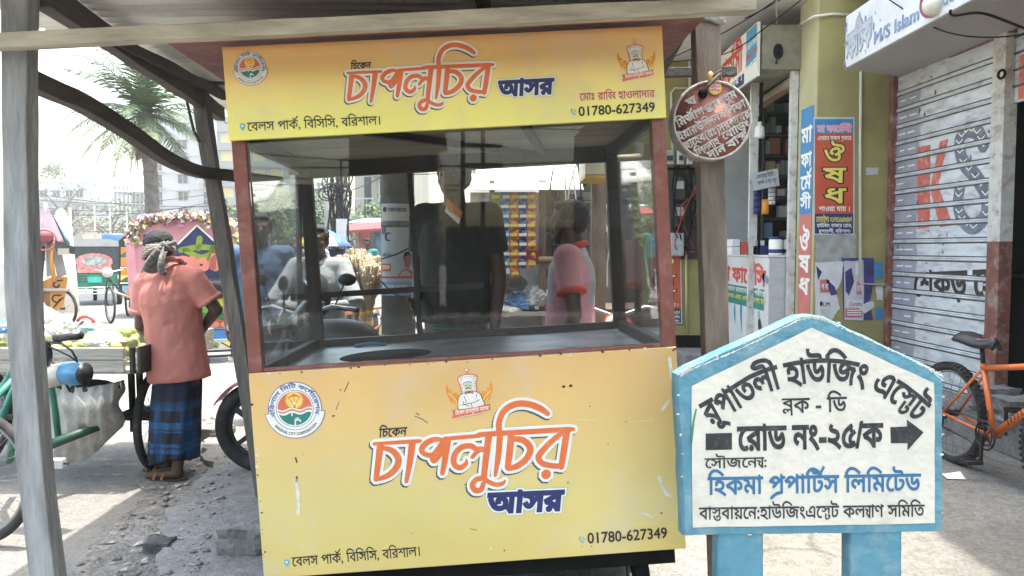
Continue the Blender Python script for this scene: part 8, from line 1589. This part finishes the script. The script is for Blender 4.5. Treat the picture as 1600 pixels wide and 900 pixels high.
# tool and fittings rack behind the pink-shirted man
YK = 6.4; kx_ = lambda px: PXX(px, YK); kz_ = lambda py: PZ(py, YK); rck = thing('wire_rack', 'dark wire rack crowded with small hanging goods behind the pink shirted man', 'rack', (kx_(900), YK, 0)); g = G()
for k in range(9): g.tube([(kx_(852 + k * 11), YK, 0), (kx_(852 + k * 11), YK, kz_(262))], .006, m_cab, 5)
for k in range(8): g.tube([(kx_(850), YK, kz_(265 + k * 24)), (kx_(945), YK, kz_(265 + k * 24))], .006, m_cab, 5)
g.build('grid', None, rck); g = G(); g.box((kx_(850), YK + .4, 0), (kx_(1015), YK + .45, kz_(240)), mat('rack_back', (.17, .155, .14), .9, var=.5, scale=4)); g.build('back_board', None, rck)
g = G(); g.box((kx_(850), YK - .35, .0), (kx_(1015), YK + .39, kz_(478)), mat('rack_counter', (.13, .10, .08), .8, var=.3)); g.build('counter', None, rck)
r5 = random.Random(31)
for i in range(60):
    px = r5.uniform(853, 943); py = r5.uniform(285, 430); c = r5.choice(['black', 'brown', 'grey', 'olive']); colr = dict(black=(.02, .02, .02), brown=(.09, .06, .045), grey=(.14, .14, .15), olive=(.08, .09, .05))[c]; g = G(); s = r5.uniform(.018, .04); p = W(px, py, YK - .05); g.box((p.x - s, p.y - .02, p.z - s * 1.6), (p.x + s, p.y + .015, p.z + s * .4), mat('ware_' + c, colr, .4, var=.3)); tag(g.build('hanging_ware', None, bevel=.006), f'small {c} item hanging on the dark wire rack', 'ware', f'{c} items on the wire rack')
for i in range(7): r6 = random.Random(i + 70); x = r6.uniform(855, 960); g = G(); g.tube(catmull([tuple(W(x + r6.uniform(-10, 10), 255 + k * 40 + r6.uniform(-8, 8), 5.6)) for k in range(6)], 5), .006, [m_pvc, m_wh, m_cab][i % 3], 5); tag(g.build('dangling_string', None), ['white cord dangling in loops in front of the wire rack', 'white cord dangling in loops in front of the wire rack', 'black cord dangling in loops in front of the wire rack'][i % 3], 'cord', ['pale cords at the rack', 'pale cords at the rack', 'black cords at the rack'][i % 3])
lb_ = thing('light_box', 'cream hanging sign box with yellow underside behind the kiosk', 'sign box', W(932, 285, 4.9)); a = W(912, 280, 4.9); b = W(953, 237, 4.9); g = G(); g.box((a.x, 4.8, a.z + .02), (b.x, 5.25, b.z), mat('box_cream', (.62, .58, .42), .5)); g.build('case', None, lb_, bevel=.005); g = G(); g.box((a.x, 4.8, a.z), (b.x, 5.25, a.z + .018), mat('box_yellow', (.55, .36, .08), .5)); g.build('underside', None, lb_)
g = G(); p = W(935, 260, 5.35); g.box((p.x - .05, 5.3, 0), (p.x + .05, 5.38, p.z + .1), m_wbr); tag(g.build('timber_post', None), 'brown timber post just behind the pink shirted man', 'post')
aw = thing('red_awning', 'small red awning on thin posts across the street behind the brooms', 'awning', (PXX(570, 24), 24, 0)); g = G(); g.hexa([W(545, 364, 24), W(600, 360, 24), W(600, 352, 27), W(545, 356, 27), W(545, 360, 24), W(600, 356, 24), W(600, 346, 27), W(545, 350, 27)], mat('awning_red', (.35, .06, .06), .8, var=.2)); g.build('canopy', None, aw)
for px in (549, 597): g = G(); g.tube([(PXX(px, 24.2), 24.2, 0), (PXX(px, 24.2), 24.2, PZ(362, 24.2))], .04, m_bg1, 8); g.build('post', None, aw)
bc = copy_tree(bike); bc.location = (PXX(548, 8.6), 8.6, 0); bc.rotation_euler = (0, 0, R(75)); bc['label'] = 'bicycle with orange frame leaning in the street behind the brooms'
rl = thing('street_shop', 'row of dim open shops with tin roof across the street', 'shop', (PXX(620, 30), 30, 0)); g = G(); g.box((PXX(556, 30), 30, 0), (PXX(735, 30), 33, PZ(345, 30)), mat('dim_shop_wall', (.26, .23, .20), .9, var=.5, scale=1.5)); g.build('wall', None, rl); g = G(); g.hexa([(PXX(552, 30), 29, PZ(350, 30)), (PXX(740, 30), 29, PZ(350, 30)), (PXX(740, 30), 33, PZ(338, 30)), (PXX(552, 30), 33, PZ(338, 30)), (PXX(552, 30), 29, PZ(348, 30)), (PXX(740, 30), 29, PZ(348, 30)), (PXX(740, 30), 33, PZ(336, 30)), (PXX(552, 30), 33, PZ(336, 30))], m_tin); g.build('roof', None, rl)
for i in range(7): px = 562 + i * 24; g = G(); g.box((PXX(px, 30), 29.9, .4), (PXX(px + 18, 30), 29.99, PZ(360, 30)), mat('shop_goods_%s' % 'abcd'[i % 4], [(.3, .08, .06), (.08, .14, .25), (.3, .26, .12), (.05, .05, .05)][i % 4], .7, var=.6, scale=3)); g.build('opening', None, rl)
rl2 = thing('street_shop', 'dark tin roofed stall row beyond the snack stall', 'shop', (PXX(860, 16), 16, 0)); g = G(); g.box((PXX(735, 16), 16, 0), (PXX(1010, 16), 18, PZ(300, 16)), mat('dim_shop_wall2', (.24, .22, .20), .9, var=.5, scale=1.5)); g.build('wall', None, rl2); g = G(); g.hexa([(PXX(728, 16), 15, PZ(306, 16)), (PXX(1015, 16), 15, PZ(306, 16)), (PXX(1015, 16), 18, PZ(290, 16)), (PXX(728, 16), 18, PZ(290, 16)), (PXX(728, 16), 15, PZ(303, 16)), (PXX(1015, 16), 15, PZ(303, 16)), (PXX(1015, 16), 18, PZ(287, 16)), (PXX(728, 16), 18, PZ(287, 16))], m_tin); g.build('roof', None, rl2)

# ================================================================ across the road behind the photographer (seen as reflections in the glass)
m_bbr = mat('reflected_brown_wall', (.07, .055, .045), .9, var=.3, scale=.8)
hb2 = thing('house', 'brown three storey house with balconies across the road behind the camera', 'building', (-1.7, -14, 0)); g = G(); g.box((-2.9, -18, 0), (-.75, -14, 4.7), m_bbr); g.build('wall', None, hb2)
for z in (1.6, 3.1): g = G(); g.box((-3.0, -14, z), (-.6, -13.2, z + .12), m_bbr); [g.box((-3.0 + k * .2, -13.24, z + .12), (-2.97 + k * .2, -13.2, z + .7), m_bbr) for k in range(13)]; g.box((-3.0, -13.25, z + .7), (-.6, -13.19, z + .76), m_bbr); g.build('balcony', None, hb2)
g = G(); g.box((-3.1, -18, 4.71), (-.5, -13.1, 4.85), m_bbr); g.build('roof', None, hb2)
hb3 = thing('house', 'long low dark shop row across the road behind the camera', 'building', (0, -16, 0)); g = G(); g.box((-14, -18.2, 0), (-3.2, -15, 3.4), m_bbr); g.box((-.5, -18.2, 0), (9, -15, 2.3), m_bbr); g.build('wall', None, hb3); g = G(); g.box((3.4, -18, 2.31), (7.5, -15.2, 5.2), mat('reflected_grey_wall', (.2, .19, .18), .9, var=.3)); g.build('upper_room', None, hb3)
for px, h, lb in ((797, 6.6, 'utility pole with three crossarms across the road behind the camera, taller'), (828, 5.2, 'utility pole with three crossarms across the road behind the camera, shorter')):
    x = (px - 800) / FPX * 19.5; up_ = thing('utility_pole', lb, 'utility pole', (x, -14.2, 0), 'utility poles behind the camera'); g = G(); g.tube([(x, -14.2, 0), (x, -14.2, h)], [.07, .05], m_bbr, 10); g.build('shaft', None, up_)
    for z in (h - .3, h - .9, h - 1.4): g = G(); g.box((x - .5, -14.26, z), (x + .5, -14.14, z + .09), m_bbr); g.build('crossarm', None, up_)
for i in range(8): z = 3.2 + i * .32; g = G(); g.tube([Vector((-14 + k * 2.4, -14.2 - .02 * k, z + (.5 * ((k - 5) / 5) ** 2) + .12 * k * math.sin(i * 2.7))) for k in range(11)], .016, m_cab, 4); tag(g.build('overhead_wire', None), 'wire strung along the road behind the camera', 'wire', 'overhead wires behind the camera')

# ================================================================ dusty air
g = G(); g.box((-398, -60, -1.2), (398, 420, 26)); hz = g.build('haze', None); hz['kind'] = 'stuff'; hz['label'] = 'pale dusty haze over the street'; hz.display_type = 'WIRE'
m = bpy.data.materials.new('haze_air'); m.use_nodes = True; N = m.node_tree.nodes; N.remove(N['Principled BSDF']); pv = N.new('ShaderNodeVolumePrincipled'); pv.inputs['Density'].default_value = .0014; pv.inputs['Color'].default_value = (.95, .95, .94, 1); pv.inputs['Anisotropy'].default_value = .3
m.node_tree.links.new(pv.outputs[0], N['Material Output'].inputs['Volume']); hz.data.materials.append(m)
bpy.data.objects.remove(_to)
